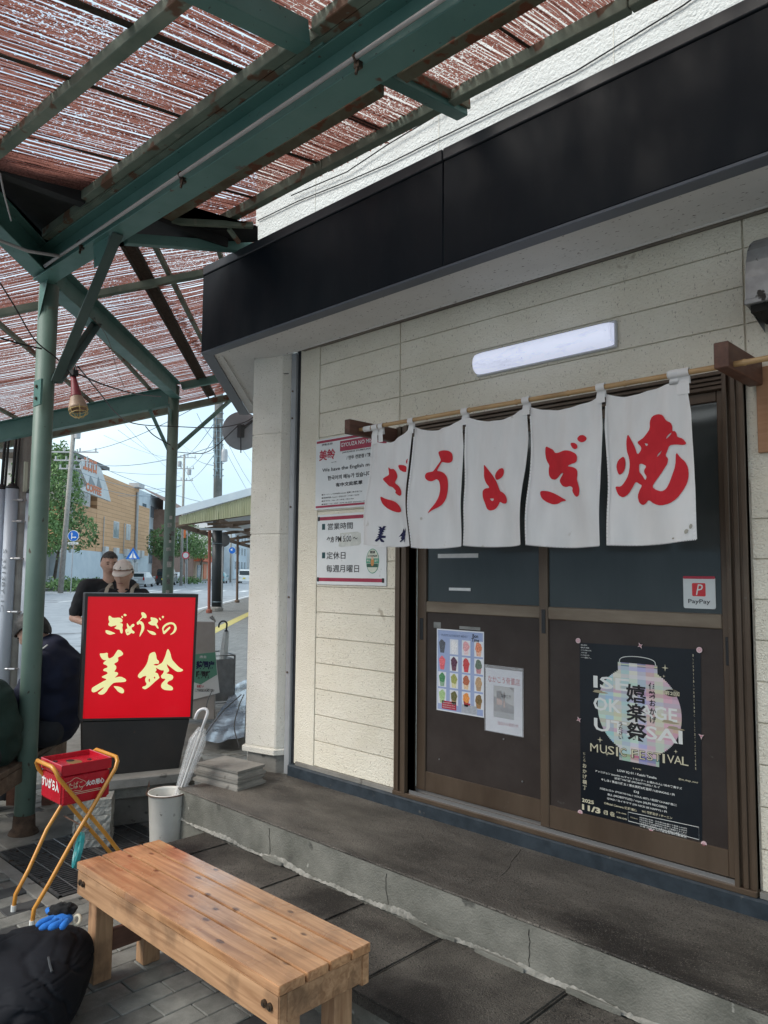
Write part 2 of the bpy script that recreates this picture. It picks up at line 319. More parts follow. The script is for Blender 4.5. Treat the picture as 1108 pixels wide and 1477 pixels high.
# ================================================================== THE SHOP
shop = thing('shop_building', 'cream sided restaurant front with dark box awning and brown sliding doors', 'building', (-2.2, 3.0, .3))
MB().box((-3.60, 2.961, .3), (-2.744, 3.2, 2.95)).box((-2.744, 2.961, 2.285), (-.972, 3.2, 2.95)).box((-.972, 2.961, .3), (2.5, 3.2, 2.95)).build('wall', siding_m, shop)
edges = [.385] + [.53+.1478*i for i in range(16)] + [2.862]
def board(x0, x1, z0, z1):
    MB().box((x0, 2.9505, z0+.0022), (x1, 2.9620, z1-.0022)).build('siding_board', siding_m, shop, bevel=.0015)
for i in range(len(edges)-1):
    a, b = edges[i], edges[i+1]
    board(-3.398, -2.7455, a, b)
    if b > 2.29: board(-2.7385, -.9685, max(a, 2.284), b)
    if a > 2.2 or b < 1.96: board(-.9615, .85, a, b); board(.857, 2.5, a, b)
MB().box((-3.577, 2.946, .37), (-3.401, 2.9625, 2.87)).build('corner_board', siding_m, shop, bevel=.002)
MB().box((-.93, 2.943, 1.955), (.3, 2.9625, 2.275)).build('plywood_patch', ply_m, shop, bevel=.002)
# upper storey
UY = 2.72; MB().box((ony(369, 330, UY).x, UY, 3.386), (2.5, 3.2, 6.0)).build('upper_wall', upper_m, shop)
MB().box((-4.4, 1.95, 6.0), (2.5, 3.3, 6.12)).build('sky_blocking_eave', soffit_m, shop)  # unseen overhang, added to keep sky light off the upper wall
for x in (-3.2, -2.28, -1.36, -.44): MB().box((x-.0015, UY-.0025, 3.4), (x+.0015, UY+.001, 5.9)).build('wall_joint', stucco_m, shop)
# pillar at the corner
A = Vector((-3.905, 2.83, 0)); B = ony(408, 515, 2.885); B.z = 0; Cc = Vector((-3.648, 2.945, 0))
def poly_col(pts, z0, z1):
    mb = MB(); n = len(pts)
    mb.add([Vector((p[0], p[1], z0)) for p in pts]+[Vector((p[0], p[1], z1)) for p in pts], [tuple(reversed(range(n))), tuple(range(n, 2*n))]+[(i, (i+1) % n, (i+1) % n+n, i+n) for i in range(n)]); return mb
back = [(-3.648, 3.2), (-4.2, 3.2)]
P_ = [A[:2], B[:2], Cc[:2]]+back
def off(d): return [(A.x-d, A.y-d), (B.x+d*.3, B.y-d), (Cc.x+d*.2, Cc.y-d*.2)]+back
poly_col(off(0), .445, 1.73).build('corner_pillar', stucco_m, shop, bevel=.006)
poly_col(off(0), 1.736, 2.36).build('corner_pillar', stucco_m, shop, bevel=.003)
poly_col(off(0), 2.365, 2.868).build('corner_pillar', stucco_m, shop, bevel=.003)
poly_col(off(-.006), .43, 2.87).build('pillar_core', stucco_m, shop)
poly_col(off(.014), .405, .44).build('pillar_ledge', stucco_m, shop, bevel=.004)
poly_col(off(-.012), .29, .41).build('pillar_foot', concr_m, shop, bevel=.004)
# return wall along the street
o_ = Vector((-3.98, 2.90, 0)); MB().obox(o_+Vector((0, 0, .0)), SD*5, ND*.2, Vector((0, 0, 6.2))).build('return_wall', stucco_m, shop)
# vertical steel channel beside the pillar
gs_m = pm('grey_blue_channel', (.27,.29,.31), (.36,.38,.40), 4, rough=.5, metal=.2)
MB().box((-3.645, 2.925, .3), (-3.600, 2.955, 2.86)).build('steel_channel', gs_m, shop, bevel=.003)
MB().box((-3.599, 2.945, .3), (-3.578, 2.958, 2.87)).build('shadow_gap_strip', pm('black_gap', (.01,.012,.016), rough=.6), shop)
sm = MB()
for z in (.9, 1.35, 1.9, 2.45, 2.62): sm.tube([(-3.624, 2.925, z), (-3.624, 2.919, z)], .006, 8)
sm.build('screw', brown_m, shop)
mb = MB().tube([(-3.85, 2.852, 2.76), (-3.8, 2.86, 2.775), (-3.72, 2.89, 2.74), (-3.64, 2.9, 2.73)], .003, 5); mb.build('thin_wire', pm('black_wire', (.02,.02,.02), rough=.5), shop)
black_m = MATS['black_wire']

# dark box awning
SE = Vector((-4.0, 2.5, 0)) + SD*1.80
FA = 2.5
for x0, x1 in ((-4.0, -2.074), (-2.068, .9), (.906, 2.5)):
    MB().box((x0, FA, 2.852), (x1, FA+.02, 3.330)).build('fascia_panel', dark_m, shop, bevel=.002)
    MB().box((x0, FA-.006, 3.337), (x1, FA+.03, 3.39)).build('fascia_trim', darkedge_m, shop, bevel=.003)
MB().obox((-4.0, 2.5, 2.852), SD*1.8, ND*.02, Vector((0, 0, .538))).build('fascia_panel', dark_m, shop)
MB().box((-4.0, FA+.021, 3.28), (2.5, 2.951, 3.385)).build('awning_top', dark_m, shop)
MB().obox((-4.0, 2.54, 3.29), SD*1.8, ND*.6, Vector((0, 0, .09))).build('awning_top', dark_m, shop)
def flat(pts, z, h, up=True):
    return poly_col(pts, z, z+h)
i1 = Vector((-4.0, 2.5, 0)) + Vector((.045, .105, 0))
q0 = Vector((-4.0, 2.5, 0)); i0 = q0+Vector((.030, .068, 0))
def pxy(v): return (v.x, v.y)
flat([pxy(q0), (2.5, 2.5), (2.5, 2.568), pxy(i0)], 2.838, .013).build('soffit_edge_trim', strip_m, shop, bevel=.002)
flat([pxy(SE), pxy(q0), pxy(i0), pxy(SE+ND*.085)], 2.838, .013).build('soffit_edge_trim', strip_m, shop, bevel=.002)
flat([pxy(i0), (2.5, 2.568), (2.5, 2.88), (-3.75, 2.88), (-3.87, 2.80)], 2.850, .02).build('soffit', soffit_m, shop)
flat([pxy(SE+ND*.085), pxy(i0), (-3.872, 2.80), (-4.1, 3.05), pxy(SE+ND*.5)], 2.8505, .02).build('soffit', soffit_m, shop)
MB().box((-3.68, 2.875, 2.846), (2.5, 2.888, 2.885)).build('soffit_moulding', soffit_m, shop, bevel=.002)
bm_ = pm('stained_timber_batten', (.13,.115,.10), (.24,.22,.19), 9, rough=.9, stretch=(.4,1,2))
MB().box((-3.57, 2.889, 2.872), (2.5, 2.962, 2.90)).box((-3.545, 2.93, 2.862), (2.5, 2.9625, 2.873)).build('wall_head_batten', bm_, shop)
MB().beam(i0+SD*.02+Vector((.02, .05, 2.845)), SE+ND*.16+Vector((0, 0, 2.845)), .008, .01).build('soffit_conduit', soffit_m, shop)
# kerb and sill under the door
MB().box((-3.60, 2.912, .285), (2.5, 2.99, .366)).build('painted_kerb', kerbb_m, shop, bevel=.008)
MB().box((-3.545, 2.930, .366), (-2.75, 2.975, .386)).build('sill_mortar', concr_m, shop); MB().box((-.965, 2.93, .366), (2.5, 2.975, .386)).build('sill_mortar', concr_m, shop)
MB().box((-2.744, 2.915, .366), (-.97, 3.06, .388)).build('door_sill', brown_m, shop, bevel=.003)
al_m = pm('aluminium_track', (.35,.36,.37), rough=.35, metal=.8)
MB().box((-2.64, 2.932, .388), (-1.03, 2.937, .404)).build('door_track', al_m, shop)
MB().box((-2.64, 2.985, .388), (-1.03, 2.990, .404)).build('door_track', al_m, shop)
# door frame with ribs
fr = MB()
for x0, x1, y in ((-2.744,-2.728,2.925), (-2.722,-2.706,2.918), (-2.700,-2.684,2.925), (-2.678,-2.655,2.912), (-1.045,-1.028,2.915), (-1.018,-1.000,2.925), (-.990,-.972,2.928)):
    fr.box((x0, y, .388), (x1, 2.99, 2.28))
fr.box((-2.744, 2.935, .388), (-2.655, 3.0, 2.28)).box((-1.045, 2.935, .388), (-.972, 3.0, 2.28))
fr.build('door_frame', brown_m, shop, bevel=.0015)['kind'] = 'stuff'
hd = MB()
for z0, z1, y in ((2.268,2.282,2.92), (2.250,2.262,2.927), (2.232,2.244,2.927), (2.212,2.226,2.92)): hd.box((-2.655, y, z0), (-1.045, 2.99, z1))
hd.box((-2.655, 2.94, 2.21), (-1.045, 3.0, 2.282)); hd.build('door_head', brown_m, shop, bevel=.0015)
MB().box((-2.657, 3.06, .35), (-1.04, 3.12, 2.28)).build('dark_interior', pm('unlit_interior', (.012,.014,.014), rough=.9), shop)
def sash(x0, x1, y, sl, sr, label):
    d = MB()
    d.box((x0, y, .404), (x0+sl, y+.03, 2.21)).box((x1-sr, y, .404), (x1, y+.03, 2.21))
    f = d.build('sliding_door', brown_m, shop, bevel=.003, label=label)
    a, b = x0+sl, x1-sr
    MB().box((a, y+.002, .404), (b, y+.028, .500)).build('bottom_rail', brown_m, f, bevel=.002)
    MB().box((a, y+.001, 1.302), (b, y+.029, 1.358)).build('middle_rail', brownl_m, f, bevel=.004)
    MB().box((a, y+.001, 2.170), (b, y+.029, 2.21)).build('top_rail', brown_m, f, bevel=.003)
    MB().box((a, y+.010, .50), (b, y+.022, 1.302)).build('lower_panel', panel_m, f)
    MB().box((a, y+.012, 1.358), (b, y+.018, 2.17)).build('glass_pane', glass_m, f)
    return f
s1 = sash(-2.635, -1.835, 2.978, .062, .05, 'left sliding door leaf with two paper notices')
s2 = sash(-1.872, -1.03, 2.940, .045, .044, 'right sliding door leaf with a black poster')
hm = pm('black_door_pull', (.012,.012,.014), rough=.35)
MB().box((-1.857, 2.936, 1.24), (-1.838, 2.945, 1.345)).box((-1.852, 2.934, 1.26), (-1.843, 2.937, 1.33)).build('door_pull', hm, s2, bevel=.002)
MB().box((-1.063, 2.936, 1.17), (-1.043, 2.945, 1.275)).box((-1.058, 2.934, 1.19), (-1.048, 2.937, 1.26)).build('door_pull', hm, s2, bevel=.002)
MB().box((-2.612, 2.973, 1.16), (-2.590, 2.982, 1.27)).build('door_pull', hm, s1, bevel=.002)
wt_m = pm('white_tape_and_bars', (.62,.64,.64), (.72,.74,.74), 30, rough=.5)
gl1 = Plane((0, 2.9885, 0), (1, 0, 0))
for a, b in (((632, 799), (690, 804.5)), ((648, 847.5), (679, 852.5))):
    p = gl1.uv(*a); q = gl1.uv(*b); MB().rect(gl1, p[0], q[1], q[0], p[1], 0, .0015).build('flat_strip', wt_m, s1)  # two flat white bars across the left pane
gt_m = pm('old_grey_tape', (.16,.165,.16), (.26,.27,.26), 18, rough=.5)
pn1 = Plane((0, 2.9875, 0), (1, 0, 0))
def tape(pl, x0, y0, x1, y1, parent, m=gt_m, d=.0015):
    p = pl.uv(x0, y0); q = pl.uv(x1, y1); return MB().rect(pl, p[0], q[1], q[0], p[1], 0, d).build('flat_strip', m, parent)
tape(pn1, 626, 897, 636, 906, s1); tape(pn1, 663, 903, 693, 909.5, s1)
# leftover screws on the panel
sc = MB()
for x, y in ((634, 1095), (754, 1127), (727, 1066)): 
    p = ony(x, y, 2.9865); sc.tube([p, p-Vector((0, .004, 0))], .004, 8)
sc.build('screw', al_m, s1)

# exhaust hood on the wall at the right
hood_m = pm('sooty_galvanised_metal', (.22,.225,.23), (.40,.41,.42), 5, rough=.5, metal=.55, bump=.4, bscale=60, spots=((.03,.028,.025), 26, .60), spots2=((.01,.01,.01), 6, .62))
hd_ = thing('exhaust_hood', 'sooty galvanised exhaust hood on the cream wall right of the door', 'exhaust hood', (-.6, 2.95, 2.55))
prof = [(2.95, 2.40), (2.95, 2.735), (2.90, 2.735), (2.85, 2.72), (2.81, 2.695), (2.78, 2.66), (2.76, 2.61), (2.75, 2.55), (2.745, 2.46)]
x0, x1 = ony(1077, 420, 2.76).x, -.30
mb = MB(); n = len(prof)
mb.add([(x0, y, z) for y, z in prof]+[(x1, y, z) for y, z in prof], [(i+1, i, i+n, i+1+n) for i in range(1, n-1)]+[tuple(range(n)), tuple(reversed(range(n, 2*n)))])
mb.build('hood_cover', hood_m, hd_)
lip = MB().box((x0-.004, 2.742, 2.452), (x1, 2.95, 2.472)); lip.build('hood_lip', hood_m, hd_, bevel=.003)
gr = MB()
for i in range(34):
    a = random.uniform(x0+.02, x0+.16); y = random.uniform(2.76, 2.93); gr.tube([(a, y, 2.455), (a+random.uniform(-.004, .004), y, 2.455-random.uniform(.01, .045))], [random.uniform(.004, .009), .001], 5)
gr.box((x0+.012, 2.76, 2.425), (x1, 2.93, 2.453)); gr.build('soot_drips', pm('black_soot', (.008,.007,.006), rough=.9, bump=1, bscale=60), hd_)

# wall lamp
lampg_m = pm('milky_lamp_cover', (.78,.80,.86), (.42,.44,.50), 11, lo=.50, hi=.72, rough=.45, stretch=(.5,1,2), spots=((.28,.28,.30), 70, .70), emit=((.72,.78,1.0), .33))
lamp = thing('wall_lamp', 'long white frosted lamp on the siding above the shop curtain', 'wall lamp', (-1.86, 2.94, 2.53))
la = ony(683, 505, 2.90); lb = ony(881, 478, 2.90)
pr = []
for i in range(9):
    an = math.pi*i/8; pr.append((2.945-.075*math.sin(an)**.7, 2.522+.052*math.cos(an)))
mb = MB(); xs = [la.x+.0, la.x+.012, la.x+.045, lb.x-.045, lb.x-.012, lb.x]; scs = [.72, .9, 1, 1, .9, .72]
for x, s_ in zip(xs, scs): mb.v += [Vector((x, 2.945+(y-2.945)*s_, 2.522+(z-2.522)*(s_*.3+.7))) for y, z in pr]
for i in range(5):
    for j in range(8): mb.f.append((i*9+j, i*9+j+1, (i+1)*9+j+1, (i+1)*9+j))
mb.f.append(tuple(range(9))); mb.f.append(tuple(reversed(range(45, 54)))); mb.f = [tuple(reversed(f)) for f in mb.f]
mb.build('lamp_cover', lampg_m, lamp, smooth=True)
MB().box((la.x-.006, 2.930, 2.464), (lb.x+.008, 2.950, 2.582)).build('lamp_base', pm('grey_lamp_base', (.55,.56,.58), rough=.5), lamp, bevel=.004)
MB().tube([(lb.x-.018, 2.90, 2.525), (lb.x-.018, 2.878, 2.525)], .006, 10).build('screw', al_m, lamp)

# wire runs on the upper wall
mb = MB().tube([ony(x, y, UY-.01) for x, y in ((372, 318), (430, 290), (500, 262), (560, 236), (620, 206), (690, 172), (760, 138), (830, 103), (900, 60), (985, 8), (1010, -10))], .0035, 5)
wr = mb.build('wall_cable', black_m, None, origin=(-2.5, 2.94, 3.6)); tag(wr, 'thin dark cable run loosely along the bright upper wall', 'cable')
mb = MB().tube([ony(x, y, UY-.02) for x, y in ((420, 282), (500, 248), (560, 208), (630, 166), (700, 128), (745, 98), (790, 62), (860, 20), (930, -20))], .0035, 5)
wr = mb.build('wall_cable', black_m, None, origin=(-2.4, 2.93, 3.7)); tag(wr, 'black cable looped under the canopy edge above the bright wall', 'cable')

# ================================================================== SHOP CURTAIN (noren)
cloth_m = pm('white_cotton', (.83,.83,.825), (.90,.90,.895), 5, stretch=(3,3,.7), rough=.95, bump=.35, bscale=400, bdist=.0006, spots=((.55,.52,.47), 14, .72))  # upright two-tone paints crease shading and soft stains into the cloth
ntc = cloth_m.node_tree; bs = ntc.nodes['Principled BSDF']; out = ntc.nodes['Material Output']
tr = N_(ntc, 'ShaderNodeBsdfTranslucent'); tr.inputs['Color'].default_value = (.7, .7, .7, 1); ms = N_(ntc, 'ShaderNodeMixShader'); ms.inputs[0].default_value = .22
ntc.links.new(bs.outputs[0], ms.inputs[1]); ntc.links.new(tr.outputs[0], ms.inputs[2]); ntc.links.new(ms.outputs[0], out.inputs['Surface'])
red_m = pm('red_cloth_print', (.50,.012,.022), (.58,.018,.03), 10, rough=.85)
navy_m = pm('navy_cloth_print', (.01,.012,.06), rough=.85)
YN = 2.65
noren = thing('shop_curtain', 'white five panel shop curtain with red brush lettering over the door', 'curtain', (-1.85, YN, 2.22))
rodz = ony(600, 606, YN).z
def folds(x, z):
    d = max(0, 2.2-z)
    return .019*math.sin(x*21+z*2.2+math.sin(z*7))*min(1, d*2.2+.1)+.005*math.sin(x*47-z*9+1)+.006*math.sin(z*9+x*13)+.004*math.sin(x*90+z*6)*max(0, 1-d*4)
panels = [
 ([(536.5,633.8),(529,735),(525,785)], [(593.4,628),(592,652),(589.5,715),(588.6,787)], (1.5, 11)),
 ([(596,628),(595,676),(594,720),(591.5,789)], [(669,614),(671,643),(666.5,735),(663,787.5)], (0, 6)),
 ([(674.9,612),(672.6,654),(672.6,699),(670,759),(667,786)], [(759.7,600),(760,630.6),(755,699),(753,785.5)], (0, 7)),
 ([(763.5,600),(764,640),(763.5,785.5)], [(867,581),(868.7,615),(867,674),(867,787)], (0, 8)),
 ([(872.8,580),(872,615),(877,706),(879.3,786)], [(991.8,562),(996.5,594),(1000.3,690.6),(1006,777.8)], (4, 2))]
def interp(poly, z):
    pts = [ony(x, y, YN) for x, y in poly]
    if z >= pts[0].z: return pts[0].x
    for a, b in zip(pts, pts[1:]):
        if z >= b.z: t = (a.z-z)/(a.z-b.z); return a.x+(b.x-a.x)*t
    return pts[-1].x
TOPZ = rodz-.028
for k, (L_, R_, sag) in enumerate(panels):
    NX, NZ = 22, 44; mb = MB()
    zbL = ony(*L_[-1], YN).z; zbR = ony(*R_[-1], YN).z
    for j in range(NZ+1):
        t = j/NZ
        for i in range(NX+1):
            s_ = i/NX
            ztop = TOPZ - (.036*4*s_*(1-s_)) - (.03*(1-s_) if k == 0 else 0)*0
            if k == 0: ztop = TOPZ-.035-.03*math.sin(math.pi*min(1, s_*1.0))*(1)+.04*s_**3
            if k == 4: ztop = TOPZ-.045*math.sin(math.pi*s_)*(1-s_)
            zb = zbL+(zbR-zbL)*s_-.008*math.sin(math.pi*s_)
            z = ztop+(zb-ztop)*t
            x = interp(L_, z)*(1-s_)+interp(R_, z)*s_
            mb.v.append(Vector((x, YN+folds(x, z), z)))
    for j in range(NZ):
        for i in range(NX):
            a = j*(NX+1)+i; mb.f.append((a, a+NX+1, a+NX+2, a+1))
    p_ = mb.build('curtain_panel', cloth_m, noren, smooth=True)
    # stitched hems: bottom and both sides
    hem = MB()
    for j in range(NX*3):
        s_ = j/(NX*3); s2_ = (j+.62)/(NX*3)
        def bp(s, up):
            zb = zbL+(zbR-zbL)*s-.008*math.sin(math.pi*s)+up; x = interp(L_, zb)*(1-s)+interp(R_, zb)*s; return Vector((x, YN+folds(x, zb)-.0035, zb))
        hem.add([bp(s_, -.003), bp(s2_, -.003), bp(s2_, .007), bp(s_, .007)], [(0, 1, 2, 3)])
    for side, pl_ in ((0, L_), (1, R_)):
        z = (zbL, zbR)[side]
        while z < TOPZ-.05:
            x = interp(pl_, z); x2 = interp(pl_, z+.012); sg = 1 if side == 0 else -1
            hem.add([Vector((x-.001*sg, YN+folds(x, z)-.0035, z)), Vector((x+.008*sg, YN+folds(x+.008*sg, z)-.0035, z)), Vector((x2+.008*sg, YN+folds(x2, z)-.0035, z+.0125)), Vector((x2-.001*sg, YN+folds(x2, z)-.0035, z+.0125))], [(0, 1, 2, 3) if side == 0 else (3, 2, 1, 0)]); z += .014 if z < 1.95 else .0125
    hem.build('stitched_hem', cloth_m, noren)
# hanging loops
def loop(xc, wdt, drop, yy=0):
    mb = MB(); pts = []
    for i in range(13):
        an = -math.pi/2+math.pi*i/12; pts.append((YN-math.cos(an)*.0155, rodz+math.sin(an)*.0155))
    pts = [(YN-.006, rodz-drop), (YN-.008, rodz-.04)]+pts+[(YN+.008, rodz-.04)]
    n = len(pts)
    mb.v = [Vector((xc-wdt/2, y+yy, z)) for y, z in pts]+[Vector((xc+wdt/2, y+yy, z)) for y, z in pts]
    mb.f = [(i, i+n, i+n+1, i+1) for i in range(n-1)]
    mb.build('hanging_loop', cloth_m, noren, smooth=True)
for x, wd in ((594, .034), (671.5, .036), (760, .036), (868, .036)): loop(ony(x, 600, YN).x, wd, .062)
loop(ony(542, 612, YN).x, .04, .085); loop(ony(551, 612, YN).x, .03, .08, -.002); loop(ony(986, 540, YN).x, .045, .08); loop(ony(973, 540, YN).x, .032, .02, -.002)
def glyph(name, polys, zo, mat, parent, surf, grid=.02, smooth_k=1):
    """traced brush strokes: polys = list of (outer, holes...); zo = survey frame; surf maps x, z onto the cloth"""
    ox, oy, s_ = zo
    out = MB()
    for grp in polys:
        loops = []
        for lp in grp:
            if smooth_k: lp = chaikin(lp, smooth_k)
            loops.append([surf[0](ox+x/s_, oy+y/s_) for x, y in lp])
        flatv = [v for lp in loops for v in lp]
        tri = tessellate_polygon([[Vector((v[0], v[1], 0)) for v in lp] for lp in loops])
        bm = bmesh.new(); vv = [bm.verts.new((v[0], v[1], 0)) for v in flatv]
        for t in tri:
            try: bm.faces.new([vv[i] for i in t])
            except ValueError: pass
        if grid:
            xs = [v[0] for v in flatv]; ys = [v[1] for v in flatv]
            for ax, lo, hi in ((0, min(xs), max(xs)), (1, min(ys), max(ys))):
                g = math.ceil(lo/grid)*grid
                while g < hi:
                    co = (g, 0, 0) if ax == 0 else (0, g, 0); no = (1, 0, 0) if ax == 0 else (0, 1, 0)
                    bmesh.ops.bisect_plane(bm, geom=bm.verts[:]+bm.edges[:]+bm.faces[:], plane_co=co, plane_no=no, dist=1e-6); g += grid
        bm.verts.ensure_lookup_table(); bm.verts.index_update()
        n = len(out.v); out.v += [surf[1](v.co.x, v.co.y) for v in bm.verts]; out.f += [tuple(n+v.index for v in f.verts) for f in bm.faces]; bm.free()
    return out.build(name, mat, parent)
def cs0(x, y): p = ony(x, y, YN); return (p.x, p.z)
def cs1(x, z): return Vector((x, YN+folds(x, z)-.0028, z))
CS = (cs0, cs1)
Z1, Z2, Z3, Z4 = (525, 600, 7.387), (660, 580, 6.717), (755, 560, 6.154), (860, 520, 5.275)
glyph('printed_character', [
 [[(250,540),(290,568),(345,565),(380,610),(385,655),(365,690),(345,715),(395,750),(418,800),(415,840),(390,855),(360,838),(338,815),(355,800),(320,765),(295,755),(250,745),(215,715),(180,668),(220,640),(258,625),(258,590)]],
 [[(160,852),(200,880),(270,895),(320,910),(360,945),(382,990),(375,1018),(340,1028),(285,1012),(220,980),(180,940),(163,890)]],
 [[(392,525),(440,525),(468,540),(482,575),(472,600),(440,600),(405,575)]],
 [[(484,452),(484,515),(465,508),(460,485),(468,462)]]], Z1, red_m, noren, CS, smooth_k=2)
glyph('printed_character', [
 [[(785,382),(830,370),(905,368),(945,395),(960,440),(950,485),(915,502),(870,498),(835,488),(800,535),(765,583),(810,588),(850,605),(885,650),(892,720),(880,800),(850,880),(810,940),(770,975),(725,1005),(690,1045),(712,990),(745,935),(775,870),(795,800),(800,740),(790,690),(765,670),(735,678),(705,692),(670,692),(640,668),(635,630),(650,600),(690,590),(715,585),(755,545),(800,500),(825,472),(805,430)]]], Z1, red_m, noren, CS, smooth_k=2)
glyph('printed_character', [
 [[(258,600),(290,640),(340,710),(385,790),(412,862),(455,875),(490,905),(502,950),(490,985),(450,985),(405,962),(385,990),(345,1035),(300,1052),(275,1035),(262,985),(242,920),(240,860),(262,835),(305,830),(270,780),(255,720),(260,660)],
  [(292,930),(338,932),(318,962)]],
 [[(358,722),(375,680),(410,648),(455,640),(475,665),(470,710),(440,738),(375,758)]]], Z2, red_m, noren, CS, smooth_k=2)
glyph('printed_character', [
 [[(192,510),(230,530),(262,545),(278,576),(330,572),(390,556),(440,560),(485,585),(496,615),(490,662),(440,680),(412,697),(470,705),(498,730),(500,775),(492,810),(505,850),(520,905),(512,950),(488,968),(462,955),(440,915),(450,885),(425,868),(385,880),(345,868),(312,820),(345,785),(372,755),(350,752),(300,790),(260,810),(220,800),(203,765),(205,710),(215,680),(192,640),(185,580)]],
 [[(140,908),(195,908),(260,935),(320,965),(378,996),(320,1002),(290,1022),(240,1030),(190,1010),(155,980),(142,945)]],
 [[(440,492),(470,487),(492,503),(498,530),(480,548),(455,535)]],
 [[(492,450),(510,422),(540,415),(568,440),(560,468),(530,485),(502,472)]]], Z3, red_m, noren, CS, smooth_k=2)
glyph('printed_character', [
 [[(240,556),(275,605),(305,665),(320,720),(345,690),(350,660),(318,625),(345,603),(362,590),(385,560),(412,520),(412,465),(430,425),(470,407),(510,415),(540,460),(575,475),(585,505),(582,540),(600,535),(612,558),(613,580),(650,590),(680,628),(660,640),(600,637),(560,645),(545,690),(533,725),(552,745),(548,785),(530,820),(505,870),(470,920),(440,966),(480,990),(515,1000),(545,980),(565,930),(580,870),(598,800),(602,690),(630,735),(665,765),(688,810),(695,870),(685,930),(660,985),(620,1050),(570,1090),(510,1107),(460,1095),(405,1060),(375,1090),(345,1100),(315,1080),(306,1030),(325,985),(350,950),(330,940),(300,920),(275,960),(240,1015),(200,1043),(165,1025),(145,985),(137,955),(180,960),(215,920),(245,870),(260,800),(255,740),(235,690),(228,620)],
  [(330,790),(352,785),(390,805),(368,835),(372,860),(392,885),(380,915),(350,870),(330,850)],
  [(535,603),(545,575),(580,545),(570,568)], [(470,740),(478,715),(510,683),(495,715)], [(370,628),(402,636),(385,655)]],
 [[(200,728),(218,745),(223,785),(215,830),(190,860),(165,868),(150,845),(140,800),(155,755)]]], Z4, red_m, noren, CS, smooth_k=1)
glyph('printed_name', [
 [[(165,1180),(190,1180),(200,1195),(212,1172),(236,1175),(222,1200),(235,1206),(215,1222),(225,1232),(208,1246),(222,1256),(205,1272),(243,1278),(242,1300),(205,1302),(236,1335),(232,1347),(208,1342),(192,1315),(165,1342),(142,1335),(150,1318),(185,1290),(155,1300),(180,1275),(165,1262),(188,1250),(168,1240),(185,1225),(168,1212),(182,1200)]],
 [[(388,1195),(402,1215),(410,1225),(428,1185),(425,1230),(412,1255),(418,1262),(406,1280),(404,1345),(395,1340),(398,1310),(385,1318),(352,1344),(345,1335),(362,1315),(352,1300),(365,1282),(350,1280),(333,1290),(350,1265),(372,1235)]]], Z1, navy_m, noren, CS, smooth_k=0)
st_m = pm('curtain_stain', (.36,.34,.29), rough=.9)
glyph('stain', [[[(730,1240),(742,1255),(735,1280),(722,1282),(718,1260)]], [[(700,1282),(718,1290),(712,1315),(692,1322),(686,1300)]], [[(590,1350),(612,1348),(608,1360),(592,1362)]]], Z4, st_m, noren, CS, smooth_k=1)

# bamboo rod with its two wooden brackets
rod = thing('curtain_rod', 'bamboo rod carrying the shop curtain between two wooden brackets', 'rod', (-1.8, YN, rodz))
mb = MB(); xr = -2.80; pts = []; rs = []
while xr < -.3:
    for dx, rr in ((0, .0105), (.006, .0128), (.012, .0105), (.02, .0102)): pts.append(Vector((xr+dx, YN+.002*math.sin(xr*3), rodz+.003*math.sin(xr*2)))); rs.append(rr)
    xr += random.uniform(.19, .26)
mb.tube(pts, rs, 12); mb.build('bamboo_pole', bamboo_m, rod, smooth=True)
MB().box((-2.775, 2.575, 2.200), (-2.735, 2.9505, 2.272)).build('bracket', bracket_m, rod, bevel=.003)
MB().box((-.955, 2.60, 2.205), (-.905, 2.942, 2.295)).build('bracket', bracket_m, rod, bevel=.003)
MB().tube([(-2.705, YN, rodz), (-2.655, YN, rodz)], .0145, 12).build('tape_wrap', wt_m, rod)
MB().tube([(-1.135, YN, rodz), (-1.09, YN, rodz)], .0145, 12).build('tape_wrap', wt_m, rod)
# ================================================================== SIGNS ON THE WALL
ink_m = pm('black_ink', (.012,.012,.015), rough=.6); redink_m = pm('red_ink', (.42,.02,.05), rough=.5); crimson_m = pm('crimson_bar', (.30,.02,.055), (.36,.03,.07), 20, rough=.5)
signw_m = pm('white_enamel_board', (.68,.72,.73), (.75,.78,.79), 5, rough=.4, spots=((.35,.36,.34), 12, .72), rvar=.1)
teal_m = pm('dark_teal_ink', (.01,.06,.07), rough=.5); greenp_m = pm('sticker_green', (.05,.30,.20), rough=.5)
def zp(zo, x, y): return zo[0]+x/zo[2], zo[1]+y/zo[2]
def tz(name, body, mat, pl, zo, x0, y0, x1, y1, parent, **k):
    a = zp(zo, x0, y0); b = zp(zo, x1, y1); return textpx(name, body, mat, pl, a[0], a[1], b[0], b[1], parent, **k)
WS = Plane((0, 2.942, 0), (1, 0, 0))
Z8 = (450, 620, 6.42)
menu = thing('menu_language_sign', 'white shop sign with crimson bars saying menus in other languages are available', 'sign', (-3.1, 2.945, 2.08))
a = WS.uv(456, 635); b = WS.uv(456, 736); X0, X1, Zt, Zb = a[0], -2.81, a[1], b[1]
MB().rect(WS, X0, Zb, X1, Zt, -.0075, 0).build('board', signw_m, menu, bevel=.002)
MB().rect(WS, X0+.008, Zt-.024, X1-.01, Zt-.010, 0, .001).build('printed_bar', crimson_m, menu); MB().rect(WS, X0+.008, Zb+.012, X1-.01, Zb+.024, 0, .001).build('printed_bar', crimson_m, menu)
c0 = WS.uv(*zp(Z8, 262, 118)); MB().rect(WS, c0[0], c0[1]-.052, X1-.02, c0[1]+.008, 0, .001).build('title_banner', crimson_m, menu)
